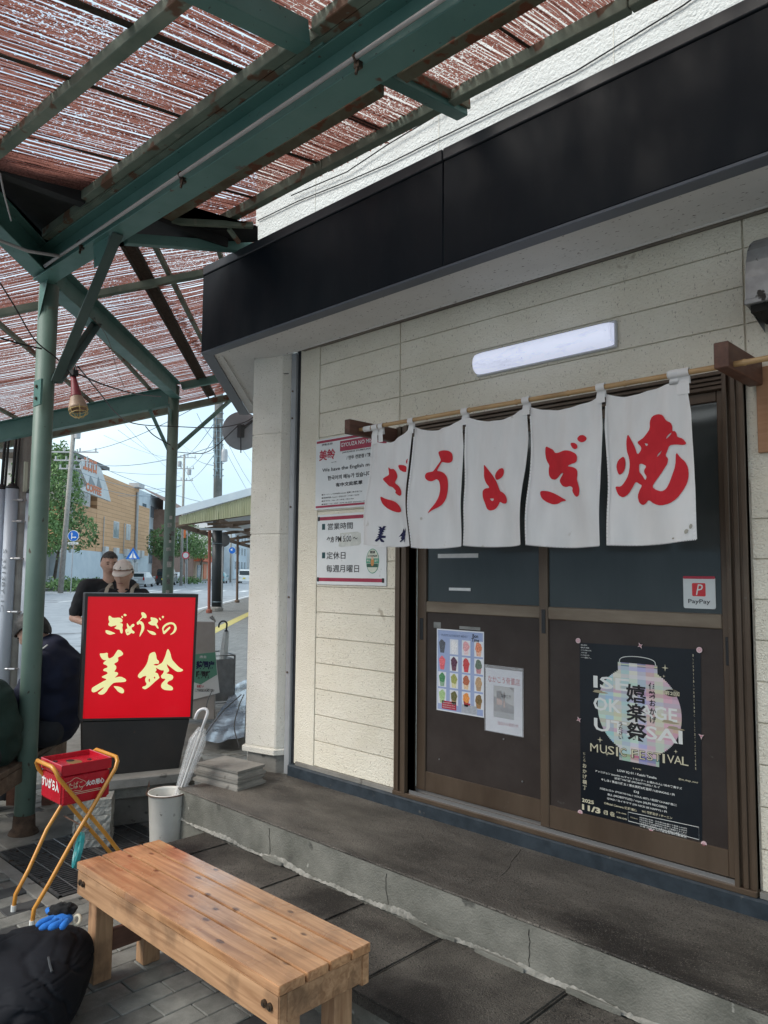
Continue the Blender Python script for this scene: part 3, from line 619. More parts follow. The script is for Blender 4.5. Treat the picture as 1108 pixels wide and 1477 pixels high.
def line(body, x, ytop, ybot, xend_vis, frac, mat=ink_m, bold=.012, parent=menu, name='lettering'):
    """a line that starts at survey x and whose visible part (frac of it) ends at xend_vis"""
    p = WS.uv(*zp(Z8, x, ytop)); q = WS.uv(*zp(Z8, x, ybot)); e = WS.uv(*zp(Z8, xend_vis, ytop-(xend_vis-x)*.1))
    return text(name, body, mat, WS, p[0], q[1], p[0]+(e[0]-p[0])/frac, p[1], parent, off=.0015, bold=bold)
line('GYOUZA NO MISUZU', 270, 124, 160, 545, .76, signw_m)
line('JAPANESE DUMPLING', 283, 204, 222, 545, .98, bold=.008)
line('/ 만두 전문점 / 餃子', 322, 240, 278, 538, .86, bold=.02)
line('We have the English menu', 98, 360, 402, 532, .86)
line('한국어의 메뉴가 있습니다', 148, 428, 470, 530, .95, bold=.02)
line('有中文的菜單', 222, 492, 530, 470, 1, bold=.025)
line('伊勢名物', 92, 132, 152, 192, 1, bold=.01)
line('美鈴', 70, 192, 292, 218, 1, redink_m, .025)
line('since 1965', 182, 296, 306, 228, 1, bold=.01)
for i, (b_, e_) in enumerate((('■オーナー / OWNER'+' misuzu 営業 / 餃子店 Tel', 465), ('■営業時間 / hours / 영업시간 / 17:00〜22:00', 440), ('■定休日 / day off / 휴일 / Monday', 392), ('■電話 / Tel / 전화 / 0596-28-0000 (Japanese only)', 512))):
    line(b_, 92, 596+i*29.5, 610+i*29.5, e_, 1, bold=.012)
hours = thing('opening_hours_sign', 'white sign below the language sign giving opening hours and the weekly Monday closing', 'sign', (-3.1, 2.945, 1.63))
a = WS.uv(458, 743); b = WS.uv(458, 843); X0, X1, Zt, Zb = a[0], WS.uv(557, 846)[0], a[1], b[1]
MB().rect(WS, X0, Zb, X1, Zt, -.0075, 0).build('board', signw_m, hours, bevel=.002)
MB().rect(WS, X0+.012, Zt-.034, X1-.012, Zt-.014, 0, .001).build('printed_bar', crimson_m, hours); MB().rect(WS, X0+.012, Zb+.02, X1-.014, Zb+.040, 0, .001).build('printed_bar', crimson_m, hours)
MB().rect(WS, X0+.006, Zt-.036, X0+.024, Zt-.012, .001, .0018).rect(WS, X0+.006, Zb+.018, X0+.024, Zb+.042, .001, .0018).rect(WS, X1-.03, Zb+.018, X1-.014, Zb+.042, .001, .0018).build('bar_end', ink_m, hours)
def line2(*a_, **k): return line(*a_, parent=hours, **k)
for y0, y1 in ((872, 925), (1135, 1190)):
    p = WS.uv(*zp(Z8, 95, y0)); q = WS.uv(*zp(Z8, 122, y1)); MB().rect(WS, p[0], q[1], q[0], p[1], 0, .001).build('square_mark', teal_m, hours)
line2('営業時間', 148, 866, 928, 380, 1, bold=.005)
line2('夕方', 138, 990, 1045, 208, 1, bold=.03)
line2('PM 5:00 〜', 222, 985, 1040, 425, 1, bold=.01)
line2('定休日', 138, 1130, 1198, 312, 1, bold=.005)
line2('毎週月曜日', 135, 1250, 1318, 438, 1, bold=.005)
pt = pm('peeling_paper_patch', (.50,.53,.50), (.62,.64,.60), 30, rough=.8)
p = WS.uv(*zp(Z8, 250, 950)); q = WS.uv(*zp(Z8, 455, 1080)); 
mb = MB(); mb.prism([(p[0], q[1]+.004), (p[0]+.02, q[1]), (q[0]-.015, q[1]+.008), (q[0], q[1]+.02), (q[0]-.003, p[1]-.01), (q[0]-.03, p[1]), (p[0]+.012, p[1]-.004)], WS, .0005, .0012); mb.build('peeling_patch', pt, hours)
line2('3:00', 275, 968, 1020, 370, 1, mat=signw_m, bold=.02)
# round sticker
sticker_m = pm('sticker_pale', (.55,.60,.52), (.62,.66,.56), 12, rough=.5)
p = WS.uv(*zp(Z8, 562, 1215)); cu, cv = p; rx, rz = .050, .068
def ell(cu, cv, rx, rz, n=28, a0=0, a1=2*math.pi): return [(cu+rx*math.cos(a0+(a1-a0)*i/n), cv+rz*math.sin(a0+(a1-a0)*i/n)) for i in range(n)]
MB().prism(ell(cu, cv, rx, rz), WS, 0, .001).build('round_sticker', greenp_m, hours)
MB().prism(ell(cu, cv, rx*.94, rz*.94), WS, .001, .0014).build('round_sticker', sticker_m, hours)
MB().rect(WS, cu-rx*.92, cv-.012, cu+rx*.92, cv+.014, .0014, .0018).build('sticker_band', greenp_m, hours)
MB().rect(WS, cu-rx*.85, cv-.034, cu+rx*.85, cv-.014, .0014, .0018).build('sticker_band', pm('sticker_dark_green', (.03,.10,.07), rough=.5), hours)
MB().prism(ell(cu, cv-.004, .013, .024), WS, .0018, .0022).build('sticker_figure', pm('sticker_orange', (.55,.25,.08), rough=.5), hours)
MB().prism(ell(cu, cv+.016, .008, .009), WS, .0022, .0026).build('sticker_figure', pm('sticker_skin', (.6,.42,.3), rough=.5), hours)
text('lettering', '伊勢市', sticker_m, WS, cu-.012, cv+.045, cu+.012, cv+.053, hours, off=.0034, bold=.02)
MB().rect(WS, cu-.018, cv+.042, cu+.018, cv+.056, .0014, .002).build('sticker_band', ink_m, hours)
text('lettering', 'お子様商品券', ink_m, WS, cu-.036, cv+.022, cu+.036, cv+.034, hours, off=.0022, bold=.02)
text('lettering', '使え', sticker_m, WS, cu-.042, cv-.006, cu-.018, cv+.009, hours, off=.0022, bold=.04); text('lettering', 'ます', sticker_m, WS, cu+.018, cv-.006, cu+.042, cv+.009, hours, off=.0022, bold=.04)

# ================================================================== POSTERS ON THE DOOR
PD = Plane((0, 2.9485, 0), (1, 0, 0)); ZP = (780, 880, 3.357)
posterk_m = pm('glossy_black_poster', (.004,.007,.012), (.009,.014,.020), 3, rough=.3, spec=.35, bump=.25, bscale=9, bdist=.006)
cream_m = pm('cream_ink', (.62,.58,.42), rough=.5); whi_m = pm('white_ink', (.72,.74,.72), rough=.5); gold_m = pm('gold_ink', (.36,.31,.20), rough=.5)
poster = thing('festival_poster', 'black glossy music festival poster with a pastel checked lantern on the right door', 'poster', (-1.42, 2.948, .86))
pc = [PD.uv(*c) for c in ((836, 927), (1011, 937), (1013, 1213), (838, 1172))]
NXg = 14; mb = MB()
for j in range(NXg+1):
    for i in range(NXg+1):
        s_, t_ = i/NXg, j/NXg; u = (pc[0][0]*(1-s_)+pc[1][0]*s_)*(1-t_)+(pc[3][0]*(1-s_)+pc[2][0]*s_)*t_; v = (pc[0][1]*(1-s_)+pc[1][1]*s_)*(1-t_)+(pc[3][1]*(1-s_)+pc[2][1]*s_)*t_
        mb.v.append(PD.P(u, v, 0))
for j in range(NXg):
    for i in range(NXg): a = j*(NXg+1)+i; mb.f.append((a, a+NXg+1, a+NXg+2, a+1))
mb.build('paper_sheet', posterk_m, poster)
pas = [(.50,.66,.62), (.62,.60,.42), (.60,.38,.45), (.34,.50,.62), (.45,.40,.60), (.66,.68,.66), (.62,.46,.34), (.30,.52,.50)]
deep = [(.04,.20,.34), (.10,.40,.42), (.03,.10,.25), (.30,.42,.16), (.45,.10,.20), (.12,.16,.38)]
def cellmat(c): return pm('lantern_tint_%d_%d_%d' % tuple(int(v*100) for v in c), c, rough=.4)
rnd = random.Random(5)
cells = {}
cu, cv = PD.uv(*zp(ZP, 472, 500)); lw = (PD.uv(*zp(ZP, 672, 520))[0]-PD.uv(*zp(ZP, 268, 500))[0])/2; _a = PD.uv(*zp(ZP, 472, 278)); _b = PD.uv(*zp(ZP, 472, 706)); lh = (_a[1]-_b[1])/2; cv = (_a[1]+_b[1])/2
rows = 22
cent = cu
neck = (PD.uv(*zp(ZP, 365, 250)), PD.uv(*zp(ZP, 555, 262))); foot = (PD.uv(*zp(ZP, 370, 722)), PD.uv(*zp(ZP, 565, 757)))
def addcell(u0, v0, u1, v1, c):
    cells.setdefault(c, MB()).rect(PD, u0, v0, u1, v1, .0004, .0008)
def band(v0, v1, hw, palt):
    cols = 10; wd = 2*lw/cols
    for k in range(cols):
        a = cent-lw+k*wd; b = a+wd; a = max(a, cent-hw); b = min(b, cent+hw)
        if b > a: addcell(a, v0, b, v1, palt[k])
colc = [(.44,.62,.58), (.34,.55,.62), (.60,.62,.50), (.40,.56,.60), (.66,.66,.62), (.46,.42,.62), (.62,.40,.46), (.60,.58,.44), (.62,.36,.42), (.58,.30,.40)]
rowc = [(.50,.30,.44), (.62,.56,.60), (.36,.44,.64), (.62,.46,.34), (.56,.62,.40), (.42,.62,.58), (.66,.66,.64)]
seq = [1, 1, 2, 5, 5, 0, 3, 3, 6, 4, 4, 1, 5, 2, 6, 0, 3, 5, 5, 6, 4, 2]
def mixc(p, q, t): return tuple(round((p[i]*(1-t)+q[i]*t)*12)/12*1.05 for i in range(3))
for r in range(66):
    v0 = cv-lh+2*lh*r/66; v1 = v0+2*lh/66; y = ((v0+v1)/2-cv)/lh; hw = lw*math.sqrt(max(0, 1-abs(y)**2.05))
    k_ = seq[(r//3) % 22]; t_ = .55 if (r//3) % 2 else .25
    band(v0, v1, max(hw, (neck[1][0]-neck[0][0])/2 if abs(y) > .8 else 0), [mixc(c_, rowc[k_], t_) for c_ in colc])
hwn = (neck[1][0]-neck[0][0])/2
for r in range(3):
    v0 = cv+lh+(neck[0][1]-cv-lh)*r/3; v1 = cv+lh+(neck[0][1]-cv-lh)*(r+1)/3; band(v0, v1, hwn, [mixc(colc[k], [(.08,.08,.16),(.6,.55,.3),(.1,.1,.25)][r], .6 if k % 2 else .15) for k in range(10)])
for r in range(3):
    v1 = cv-lh-(cv-lh-foot[0][1])*r/3; v0 = cv-lh-(cv-lh-foot[0][1])*(r+1)/3; band(v0, v1, hwn, [mixc(deep[k % 6], colc[k], .15+.25*r) for k in range(10)])
for c, mbc in cells.items(): mbc.build('printed_check', cellmat(c), poster)['kind'] = 'stuff'
arc = [PD.P(cent+hwn*.92*math.cos(math.pi*i/14), neck[0][1]+.028*math.sin(math.pi*i/14)**.6, .001) for i in range(15)]
MB().tube(arc, .0016, 5).build('printed_handle', whi_m, poster)
def pt_(body, x0, y0, x1, y1, mat, bold=.02, off=.0016, **k): return tz('lettering', body, mat, PD, ZP, x0, y0, x1, y1, poster, bold=bold, off=off, **k)
pt_('ISE', 255, 316, 430, 396, whi_m, .02, .0012); pt_('OK', 255, 418, 390, 502, whi_m, .02, .0012); pt_('AGE', 480, 455, 662, 545, whi_m, .02, .0012)
pt_('UTASAI', 258, 520, 688, 652, whi_m, .02, .0012)
pt_('嬉\n楽\n祭', 412, 355, 516, 645, ink_m, .022, .0022, ls=1.0)
pt_('伊\n勢\nお\nか\nげ', 522, 350, 560, 552, ink_m, .015, .0022, ls=1.1)
pt_('う\nた\nさ\nい', 376, 540, 400, 628, ink_m, .012, .0022, ls=1.0)
pl_ = ell(*PD.uv(*zp(ZP, 635, 402)), .030, .0135, 24); MB().prism(pl_, PD, .0012, .0016).build('number_badge', posterk_m, poster)
MB().tube([PD.P(u, v, .002) for u, v in pl_], .0008, 4, closed=True).build('badge_outline', gold_m, poster)
pt_('第2回', 595, 388, 672, 418, cream_m, .02, .0024)
# slanting title, one letter after another
ttl = 'MUSIC FESTIVAL'; xs = [240, 287, 325, 365, 385, 0, 440, 478, 514, 548, 590, 612, 646, 684]; ws = [38, 34, 32, 10, 30, 0, 30, 28, 30, 34, 12, 36, 38, 32]
for i, ch in enumerate(ttl):
    if ch == ' ': continue
    x = xs[i]; yb = 690+(x-240)*.148; pt_(ch, x-1.5, yb-48, x+ws[i]+1.5, yb+2.5, ink_m, .045, .0018); pt_(ch, x, yb-46, x+ws[i], yb, cream_m, .0, .0026)
# small blocks
pt_('LIVE', 447, 762, 487, 776, cream_m, .01)
ln = [('LOW IQ 01 / Keishi Tanaka', 372, 765, 562, 800), ('アッコジョン (accobin ex.チャットモンチー & 福わのん) / 鈴木実貴子ズ', 265, 768, 685, 842), ('登坂"10k"涼 (MOBSTYLES) / ルイ', 357, 802, 578, 850), ('キしほ / 長谷川健太 / 清水英昭&新居昭 / LENNONS / 他', 294, 808, 650, 885), ('DJ', 452, 868, 476, 880),
      ('川辺ヒロシ (TOKYO No.1 SOUL SET) / 松田"CHABE"岳二', 287, 852, 660, 938), ('BLL (MOBSTYLES) / mym (ALPS RECORD)', 326, 882, 612, 948), ('QYAD / ヨイキママ (SO NICE! BE HAPPY!) / 他', 322, 900, 612, 968), ('Official Camera 後藤渚佑', 308, 922, 468, 965), ('MC 齋藤紀子 / チーニン', 492, 962, 638, 1004)]
for i, (b_, x0, y0, x1, y1) in enumerate(ln):
    ul, vl = PD.uv(*zp(ZP, x0, y0)); ur, vr = PD.uv(*zp(ZP, x1, y1)); h = .0105
    vm = vl-.004; text('lettering', b_, whi_m if i < 8 else cream_m, PD, ul, vm-h, ur, vm, poster, off=.0014, bold=.02)
pt_('2025', 200, 910, 258, 942, cream_m, .03); pt_('11/3', 200, 938, 290, 988, cream_m, .045)
pt_('月', 305, 968, 325, 994, cream_m, .015); pt_('祝', 337, 976, 358, 1002, cream_m, .01)
for x, y in ((315, 980), (347, 988)):
    c_ = PD.uv(*zp(ZP, x, y)); MB().tube([PD.P(u, v, .0016) for u, v in ell(*c_, .0082, .0082, 18)], .0008, 4, closed=True).build('date_ring', cream_m, poster)
pt_('15:00', 368, 975, 415, 992, cream_m, .02); pt_('20:00', 368, 998, 418, 1018, cream_m, .02)
c0 = PD.uv(*zp(ZP, 424, 978)); c1 = PD.uv(*zp(ZP, 768, 1112)); vb = c1[1]
MB().tube([PD.P(c0[0], c0[1], .001), PD.P(c1[0], PD.uv(*zp(ZP, 768, 1052))[1], .001), PD.P(c1[0], vb, .001), PD.P(c0[0], PD.uv(*zp(ZP, 430, 1022))[1], .001)], .0012, 4, closed=True).build('ticket_frame', whi_m, poster)
pt_('Ticket', 434, 1000, 470, 1014, cream_m, .01)
for i in range(5):
    u0_, v0_ = PD.uv(*zp(ZP, 480, 1000+i*10)); u1_, _ = PD.uv(*zp(ZP, 708, 1040+i*10)); text('lettering', ['[前売券] 自由 : 当日券は会場にて販売 5,500円', '[当日券] 自由 : 当日券は会場にて販売 6,500円', '※小学生以下は保護者同伴に限り入場無料となります', '※雨天決行・荒天中止、お車でのご来場はご遠慮ください', '主催 伊勢おかげ嬉楽祭実行委員会'][i], whi_m, PD, u0_, v0_-.006-i*.000, u1_, v0_, poster, off=.0014, bold=.01)
pt_('嬉\nし\nい\n気\n持\nち\nと\n楽\nし\nい\n気\n持\nち\nを\n神\n様\nに\n、\nそ\nし\nて\n全\nて\nの\n人\nに\n紡\nぐ\n音\n楽\n祭', 735, 212, 754, 775, cream_m, .0, ls=1.25)
pt_('お\nか\nげ\n横\n丁', 202, 742, 224, 872, cream_m, .01, ls=1.15); pt_('と\nこ\nろ', 205, 688, 217, 735, cream_m, .0, ls=1.2)
for i in range(6): 
    u0_, v0_ = PD.uv(*zp(ZP, 195, 165+i*12)); text('lettering', ['お伊勢さんの膝元で奏でる', '感謝と祈りの音楽祭', 'ここでしか出会えない音と', '人と食のめぐりあわせ', 'ようこそおかげさまの', '一日へ'][i], whi_m, PD, u0_, v0_-.006, u0_+.03+.01*(i % 3), v0_, poster, off=.0014, bold=.01)
pt_('@ise_okage_utasai', 668, 812, 762, 842, cream_m, .01)
star = MB()
for x, y, r_ in ((603, 280, .014), (597, 320, .006), (288, 628, .013), (322, 697, .009), (655, 685, .008)):
    u, v = PD.uv(*zp(ZP, x, y)); pts = []
    for k in range(8): rr = r_ if k % 2 == 0 else r_*.22; an = math.pi*k/4+math.pi/2; pts.append((u+rr*math.cos(an), v+rr*math.sin(an)))
    star.prism(pts, PD, .0008, .0012)
star.build('printed_star', cream_m, poster)
cl = MB()
for x, y in ((290, 398), (630, 545), (655, 575)):
    u, v = PD.uv(*zp(ZP, x, y)); cl.prism(ell(u, v, .035, .0035, 20), PD, .0018, .0020); cl.prism(ell(u-.01, v+.005, .02, .0035, 20), PD, .0021, .0023)
cl.build('printed_cloud', gold_m, poster)['kind'] = 'stuff'
# blossom magnets that hold the poster
pink_m = pm('pale_pink_magnet', (.68,.50,.52), rough=.5); deep_pink = pm('pink_magnet_mark', (.5,.12,.18), rough=.5)
mg = [(183, 148, 0), (770, 193, 0), (193, 980, 0), (792, 1133, 0), (483, 172, 1), (186, 530, 1), (779, 610, 2), (536, 1068, 2)]
words = ['at its upper left corner', 'at its upper right corner', 'at its lower left corner', 'at its lower right corner', 'at the middle of its top edge', 'halfway down its left edge', 'halfway down its right edge', 'at the middle of its bottom edge']
for (x, y, k), wd in zip(mg, words):
    u, v = PD.uv(*zp(ZP, x, y), .002); c_ = PD.P(u, v, 0)
    o = thing('poster_magnet', ('round pink flower magnet' if k == 0 else 'small pink star magnet')+' holding the black poster '+wd, 'magnet', c_, 'magnets holding the black poster')
    if k == 0:
        MB().prism(ell(u, v, .011, .011, 20), PD, .002, .006).build('magnet_body', pink_m, o); MB().tube([PD.P(a_, b_, .0065) for a_, b_ in ell(u, v, .005, .005, 12)], .0008, 4, closed=True).build('magnet_mark', deep_pink, o)
    else:
        pts = []; kk = 8 if k == 1 else 6
        for q in range(kk): rr = .0125 if q % 2 == 0 else .004; an = 2*math.pi*q/kk+.5; pts.append((u+rr*math.cos(an), v+rr*math.sin(an)))
        MB().prism(pts, PD, .002, .005).build('magnet_body', pink_m, o)
        MB().prism(ell(u, v, .003, .003, 10), PD, .005, .0055).build('magnet_mark', deep_pink, o)
# menu with cups
P1 = Plane((0, 2.9868, 0), (1, 0, 0)); ZM = (620, 895, 7.641)
drink = thing('drinks_menu_poster', 'pale blue menu sheet with four rows of dessert cups on the left door', 'poster', (-2.3, 2.986, 1.02))
c = [P1.uv(*k) for k in ((630.5, 906.5), (698.3, 911), (699.5, 1035.5), (631.5, 1024))]
u0, u1 = c[0][0], c[1][0]; vt, vb = c[0][1], c[3][1]
laml = pm('laminated_white_paper', (.74,.77,.82), rough=.18, coat=.5); blue_m = pm('menu_pale_blue', (.30,.38,.62), (.36,.44,.66), 12, rough=.2, coat=.5)
MB().rect(P1, u0, vb, u1, vt, 0, .0008).build('paper_sheet', laml, drink)
MB().rect(P1, u0+.006, vb+.006, u1-.006, vt-.006, .0008, .0011).build('printed_ground', blue_m, drink)
W = u1-u0; H = vt-vb
text('lettering', 'FRAPPE & PARFAIT MENU', pm('grey_blue_ink', (.15,.20,.32), rough=.4), P1, u0+.03, vt-.036, u0+W*.66, vt-.024, drink, off=.0014, bold=.02)
text('lettering', 'Bon\nTime', ink_m, P1, u1-.075, vt-.052, u1-.028, vt-.014, drink, off=.0014, bold=.03, ls=.8)
cols = [[(.07,.08,.10),(.62,.62,.66),(.66,.50,.52),(.62,.35,.25)], [(.60,.10,.12),(.12,.04,.07),(.50,.03,.04),(.42,.20,.22)], [(.20,.32,.22),(.55,.52,.30),(.62,.45,.28),(.36,.24,.14)], [(.38,.50,.26),(.30,.20,.10),(.28,.02,.02),(.30,.16,.06)]]
top = [[(.07,.08,.10),(.7,.7,.72),(.6,.3,.32),(.6,.2,.1)], [(.66,.12,.14),(.08,.02,.05),(.45,.04,.04),(.10,.14,.10)], [(.05,.20,.08),(.28,.30,.08),(.36,.10,.04),(.40,.26,.14)], [(.30,.44,.20),(.10,.10,.03),(.66,.24,.05),(.16,.10,.03)]]
ptm = {}
def pmc(c_): return pm('print_tint_%d_%d_%d' % tuple(int(v*100) for v in c_), c_, (min(1, c_[0]*1.5+.05), min(1, c_[1]*1.5+.05), min(1, c_[2]*1.5+.05)), 140, rough=.25)
for r in range(4):
    for k in range(4):
        uc = u0+.036+k*(W-.066)/3.02; vc = vt-.085-r*.083
        if not (r < 2 and k == 0) : MB().rect(P1, uc-.026, vc-.037, uc+.026, vc+.037, .0011, .0013).build('printed_card', laml, drink)
        cup = [(uc-.012, vc-.034), (uc+.012, vc-.034), (uc+.019, vc+.006), (uc-.019, vc+.006)]
        mbp = MB().prism(cup, P1, .0013, .0016); mbp.build('printed_cup', pmc(cols[r][k]), drink)
        bl = [(uc+.020*math.cos(a_)*(1+.15*math.sin(a_*5+k)), vc+.008+.024*math.sin(a_)*(1+.12*math.cos(a_*3+r))) for a_ in [math.pi*2*i/14 for i in range(14)]]
        MB().prism(bl, P1, .0016, .0018).build('printed_topping', pmc(top[r][k]), drink)
MB().rect(P1, u0+.035, vb+.012, u0+W*.43, vb+.052, .0013, .0016).build('printed_red_block', redink_m, drink)
MB().rect(P1, u0+W*.54, vb+.006, u0+W*.86, vb+.048, .0013, .0016).build('printed_grey_block', pm('menu_grey', (.42,.45,.50), (.5,.53,.58), 90, rough=.3), drink)
for i in range(5): text('lettering', 'トッピング各種 +%d円' % (50+i*30), pm('menu_text_grey', (.2,.22,.28), rough=.4), P1, u0+W*.56, vb+.012+i*.007, u0+W*.84, vb+.0165+i*.007, drink, off=.0019, bold=.01)
for i in range(3): text('lettering', '税込価格 お持ち帰りできます', whi_m, P1, u0+.04, vb+.018+i*.011, u0+W*.41, vb+.024+i*.011, drink, off=.0019, bold=.01)
MB().prism([(u0+W*.7-.008, vb+.054), (u0+W*.7, vb+.044), (u0+W*.7+.008, vb+.054), (u0+W*.7+.004, vb+.058), (u0+W*.7, vb+.055), (u0+W*.7-.004, vb+.058)], P1, .0016, .002).build('printed_heart', redink_m, drink)
# shop photo notice
note = thing('shop_photo_notice', 'white notice in a clear sleeve with a small shop photograph and red lettering', 'notice', (-2.07, 2.986, .92))
u0, vt = P1.uv(701, 963); u1, vb = P1.uv(754, 1062); vt = P1.uv(701, 963)[1]; vb = P1.uv(702, 1053)[1]
sleeve_m = pm('clear_plastic_sleeve', (.8,.82,.85), rough=.08, alpha=.22)
MB().rect(P1, u0, vb, u1, vt, .001, .002).build('paper_sheet', pm('notice_white', (.66,.68,.74), (.72,.74,.79), 8, rough=.35, bump=.2, bscale=12, bdist=.004), note)
MB().rect(P1, u0-.006, vb-.003, u1+.008, vt+.016, .0025, .003).build('plastic_sleeve', sleeve_m, note)
text('lettering', 'なかこう骨董店', redink_m, P1, u0+.014, vt-.066, u1-.012, vt-.034, note, off=.0024, bold=.012)
text('lettering', '当店から徒歩3分', crimson_m, P1, u0+.07, vb+.035, u1-.022, vb+.052, note, off=.0024, bold=.012)
pu0, pu1, pv0, pv1 = u0+.046, u1-.045, vb+.068, vt-.078
MB().rect(P1, pu0, pv0, pu1, pv1, .002, .0022).build('printed_photo', pm('photo_shade', (.06,.07,.08), (.22,.20,.20), 30, rough=.3), note)
MB().prism([(pu0, pv1), (pu0, pv1-.05), (pu1, pv1-.085), (pu1, pv1-.02), (pu1-.03, pv1)], P1, .0022, .0024).build('printed_photo', pm('photo_roof', (.40,.41,.40), rough=.3), note)
MB().rect(P1, pu0, pv0, pu1, pv0+.028, .0022, .0024).build('printed_photo', pm('photo_pavement', (.22,.24,.25), (.3,.32,.33), 50, rough=.3), note)
MB().rect(P1, pu0+.018, pv0+.06, pu0+.05, pv0+.125, .0022, .0024).rect(P1, pu0+.056, pv0+.05, pu0+.066, pv0+.12, .0022, .0024).build('printed_photo', pm('photo_warm', (.42,.24,.18), (.55,.36,.3), 60, rough=.3), note)
text('lettering', 'なかこう', ink_m, P1, pu0+.045, pv1-.052, pu1-.018, pv1-.036, note, off=.003, bold=.03)
# payment sticker on the glass
PG = Plane((0, 2.9505, 0), (1, 0, 0)); 
pay = thing('payment_sticker', 'white payment sticker with a red square logo on the right door glass', 'sticker', (-1.16, 2.95, 1.43))
a = PG.uv(985.5, 831); b = PG.uv(1033, 879)
u0, u1, v0, v1 = a[0], b[0], PG.uv(986, 877)[1], a[1]
def rr(u0, v0, u1, v1, r, n=5):
    o = []
    for cx_, cy_, a0 in ((u1-r, v1-r, 0), (u0+r, v1-r, 90), (u0+r, v0+r, 180), (u1-r, v0+r, 270)):
        for i in range(n+1): an = R(a0+90*i/n); o.append((cx_+r*math.cos(an), cy_+r*math.sin(an)))
    return o
MB().prism(rr(u0, v0, u1, v1, .008), PG, 0, .001).build('sticker_sheet', pm('sticker_white', (.60,.64,.64), (.66,.69,.69), 8, rough=.4), pay)
W = u1-u0; H = v1-v0
MB().prism(rr(u0, v1-.010, u1, v1, .004), PG, .001, .0013).build('red_edge', redink_m, pay)
lr = pm('logo_red', (.60,.02,.03), rough=.4)
MB().prism(rr(u0+W*.28, v0+H*.38, u0+W*.70, v0+H*.79, .005), PG, .001, .0014).build('logo_square', lr, pay)
text('lettering', 'P', whi_m, PG, u0+W*.40, v0+H*.42, u0+W*.62, v0+H*.75, pay, off=.0022, bold=.0, shear=.25)
text('lettering', 'PayPay', pm('dark_grey_ink', (.05,.05,.055), rough=.5), PG, u0+W*.15, v0+H*.12, u0+W*.84, v0+H*.29, pay, off=.0018, bold=.015)
# ================================================================== GROUND
asph_m = pm('pale_asphalt', (.24,.265,.29), (.32,.345,.37), 2, rough=.75, bump=.4, bscale=30, spots=((.15,.16,.17), .9, .6))
ground = MB().box((-400, -120, -.6), (200, 400, -.45)).build('ground', pm('far_ground', (.16,.165,.16), (.22,.22,.21), .4, rough=.9)); tag(ground, kind='structure')
def quadG(pts, z, m, name, h=.35):
    n = len(pts); v = [G(s, n_, z) for s, n_ in pts]+[G(s, n_, z-h) for s, n_ in pts]
    o = mk(name, v, [tuple(range(n)), tuple(reversed(range(n, 2*n)))]+[(i, i+n, (i+1) % n+n, (i+1) % n) for i in range(n)], m); o['kind'] = 'structure'
    bm = bmesh.new(); bm.from_mesh(o.data); bmesh.ops.recalc_face_normals(bm, faces=bm.faces[:]); bm.to_mesh(o.data); bm.free(); return o
quadG([(-40, -3.2), (8, -3.1), (30, -5.4), (400, -5.4), (400, -22.5), (-40, -22.5)], -.10, asph_m, 'road')
quadG([(-40, -22.5), (400, -22.5), (400, -80), (-40, -80)], .03, pm('far_pavement', (.26,.25,.23), (.34,.33,.31), 1.5, rough=.9), 'far_pavement', .6)
def brickmat(name, c1, c2, mo, sx, sz, ang):
    m = bpy.data.materials.new(name); m.use_nodes = True; nt = m.node_tree; b = nt.nodes['Principled BSDF']; L = nt.links
    geo = N_(nt, 'ShaderNodeNewGeometry'); mp = N_(nt, 'ShaderNodeMapping'); mp.inputs['Rotation'].default_value = (0, 0, ang); L.new(geo.outputs['Position'], mp.inputs['Vector'])
    br = N_(nt, 'ShaderNodeTexBrick'); br.inputs['Scale'].default_value = 1; br.inputs['Brick Width'].default_value = sx; br.inputs['Row Height'].default_value = sz; br.inputs['Mortar Size'].default_value = sz*.05
    br.inputs['Color1'].default_value = (*c1, 1); br.inputs['Color2'].default_value = (*c2, 1); br.inputs['Mortar'].default_value = (*mo, 1); L.new(mp.outputs[0], br.inputs['Vector']); L.new(br.outputs['Color'], b.inputs['Base Color'])
    bu = N_(nt, 'ShaderNodeBump'); bu.inputs['Strength'].default_value = .4; bu.inputs['Distance'].default_value = .004; bu.invert = True; L.new(br.outputs['Fac'], bu.inputs['Height']); L.new(bu.outputs[0], b.inputs['Normal'])
    b.inputs['Roughness'].default_value = .75; return m
side_m = brickmat('sidewalk_brick_paving', (.15,.15,.145), (.21,.21,.20), (.07,.07,.065), .2, .1, math.pi/2)
quadG([(-6, 4), (-6, -3.0), (8, -3.0), (30, -5.2), (400, -5.2), (400, 4)], -.016, side_m, 'sidewalk')
kb = MB(); kp = [(-6, -3.0), (8, -3.0), (30, -5.2), (120, -5.2)]
for a, b in zip(kp, kp[1:]): kb.obox(G(a[0], a[1]-.14, -.12), G(b[0], b[1], 0)-G(a[0], a[1], 0), ND*.14, Vector((0, 0, .115)))
tag(kb.build('road_kerb', concr_m), kind='structure')
kb = MB().obox(G(-40, -22.5, -.12), SD*400, ND*.16, Vector((0, 0, .16))); tag(kb.build('far_kerb', concr_m), kind='structure')
yel_m = pm('tactile_yellow', (.42,.36,.12), (.50,.43,.16), 9, rough=.8)
kb = MB()
for i in range(60): kb.obox(G(12+i*.62, -3.25-.004*i, -.014), SD*.6, ND*.3, Vector((0, 0, .004)))
tag(kb.build('tactile_paving', yel_m), kind='structure')
lm = MB()
roadw = pm('road_marking_white', (.62,.64,.64), (.7,.72,.72), 6, rough=.7)
for s in range(12, 200, 9): lm.obox(G(s, -14, -.0985), SD*5, ND*.15, Vector((0, 0, .003)))
lm.obox(G(10, -21.9, -.0985), SD*300, ND*.14, Vector((0, 0, .003))); lm.obox(G(30, -6.0, -.0985), SD*200, ND*.14, Vector((0, 0, .003)))
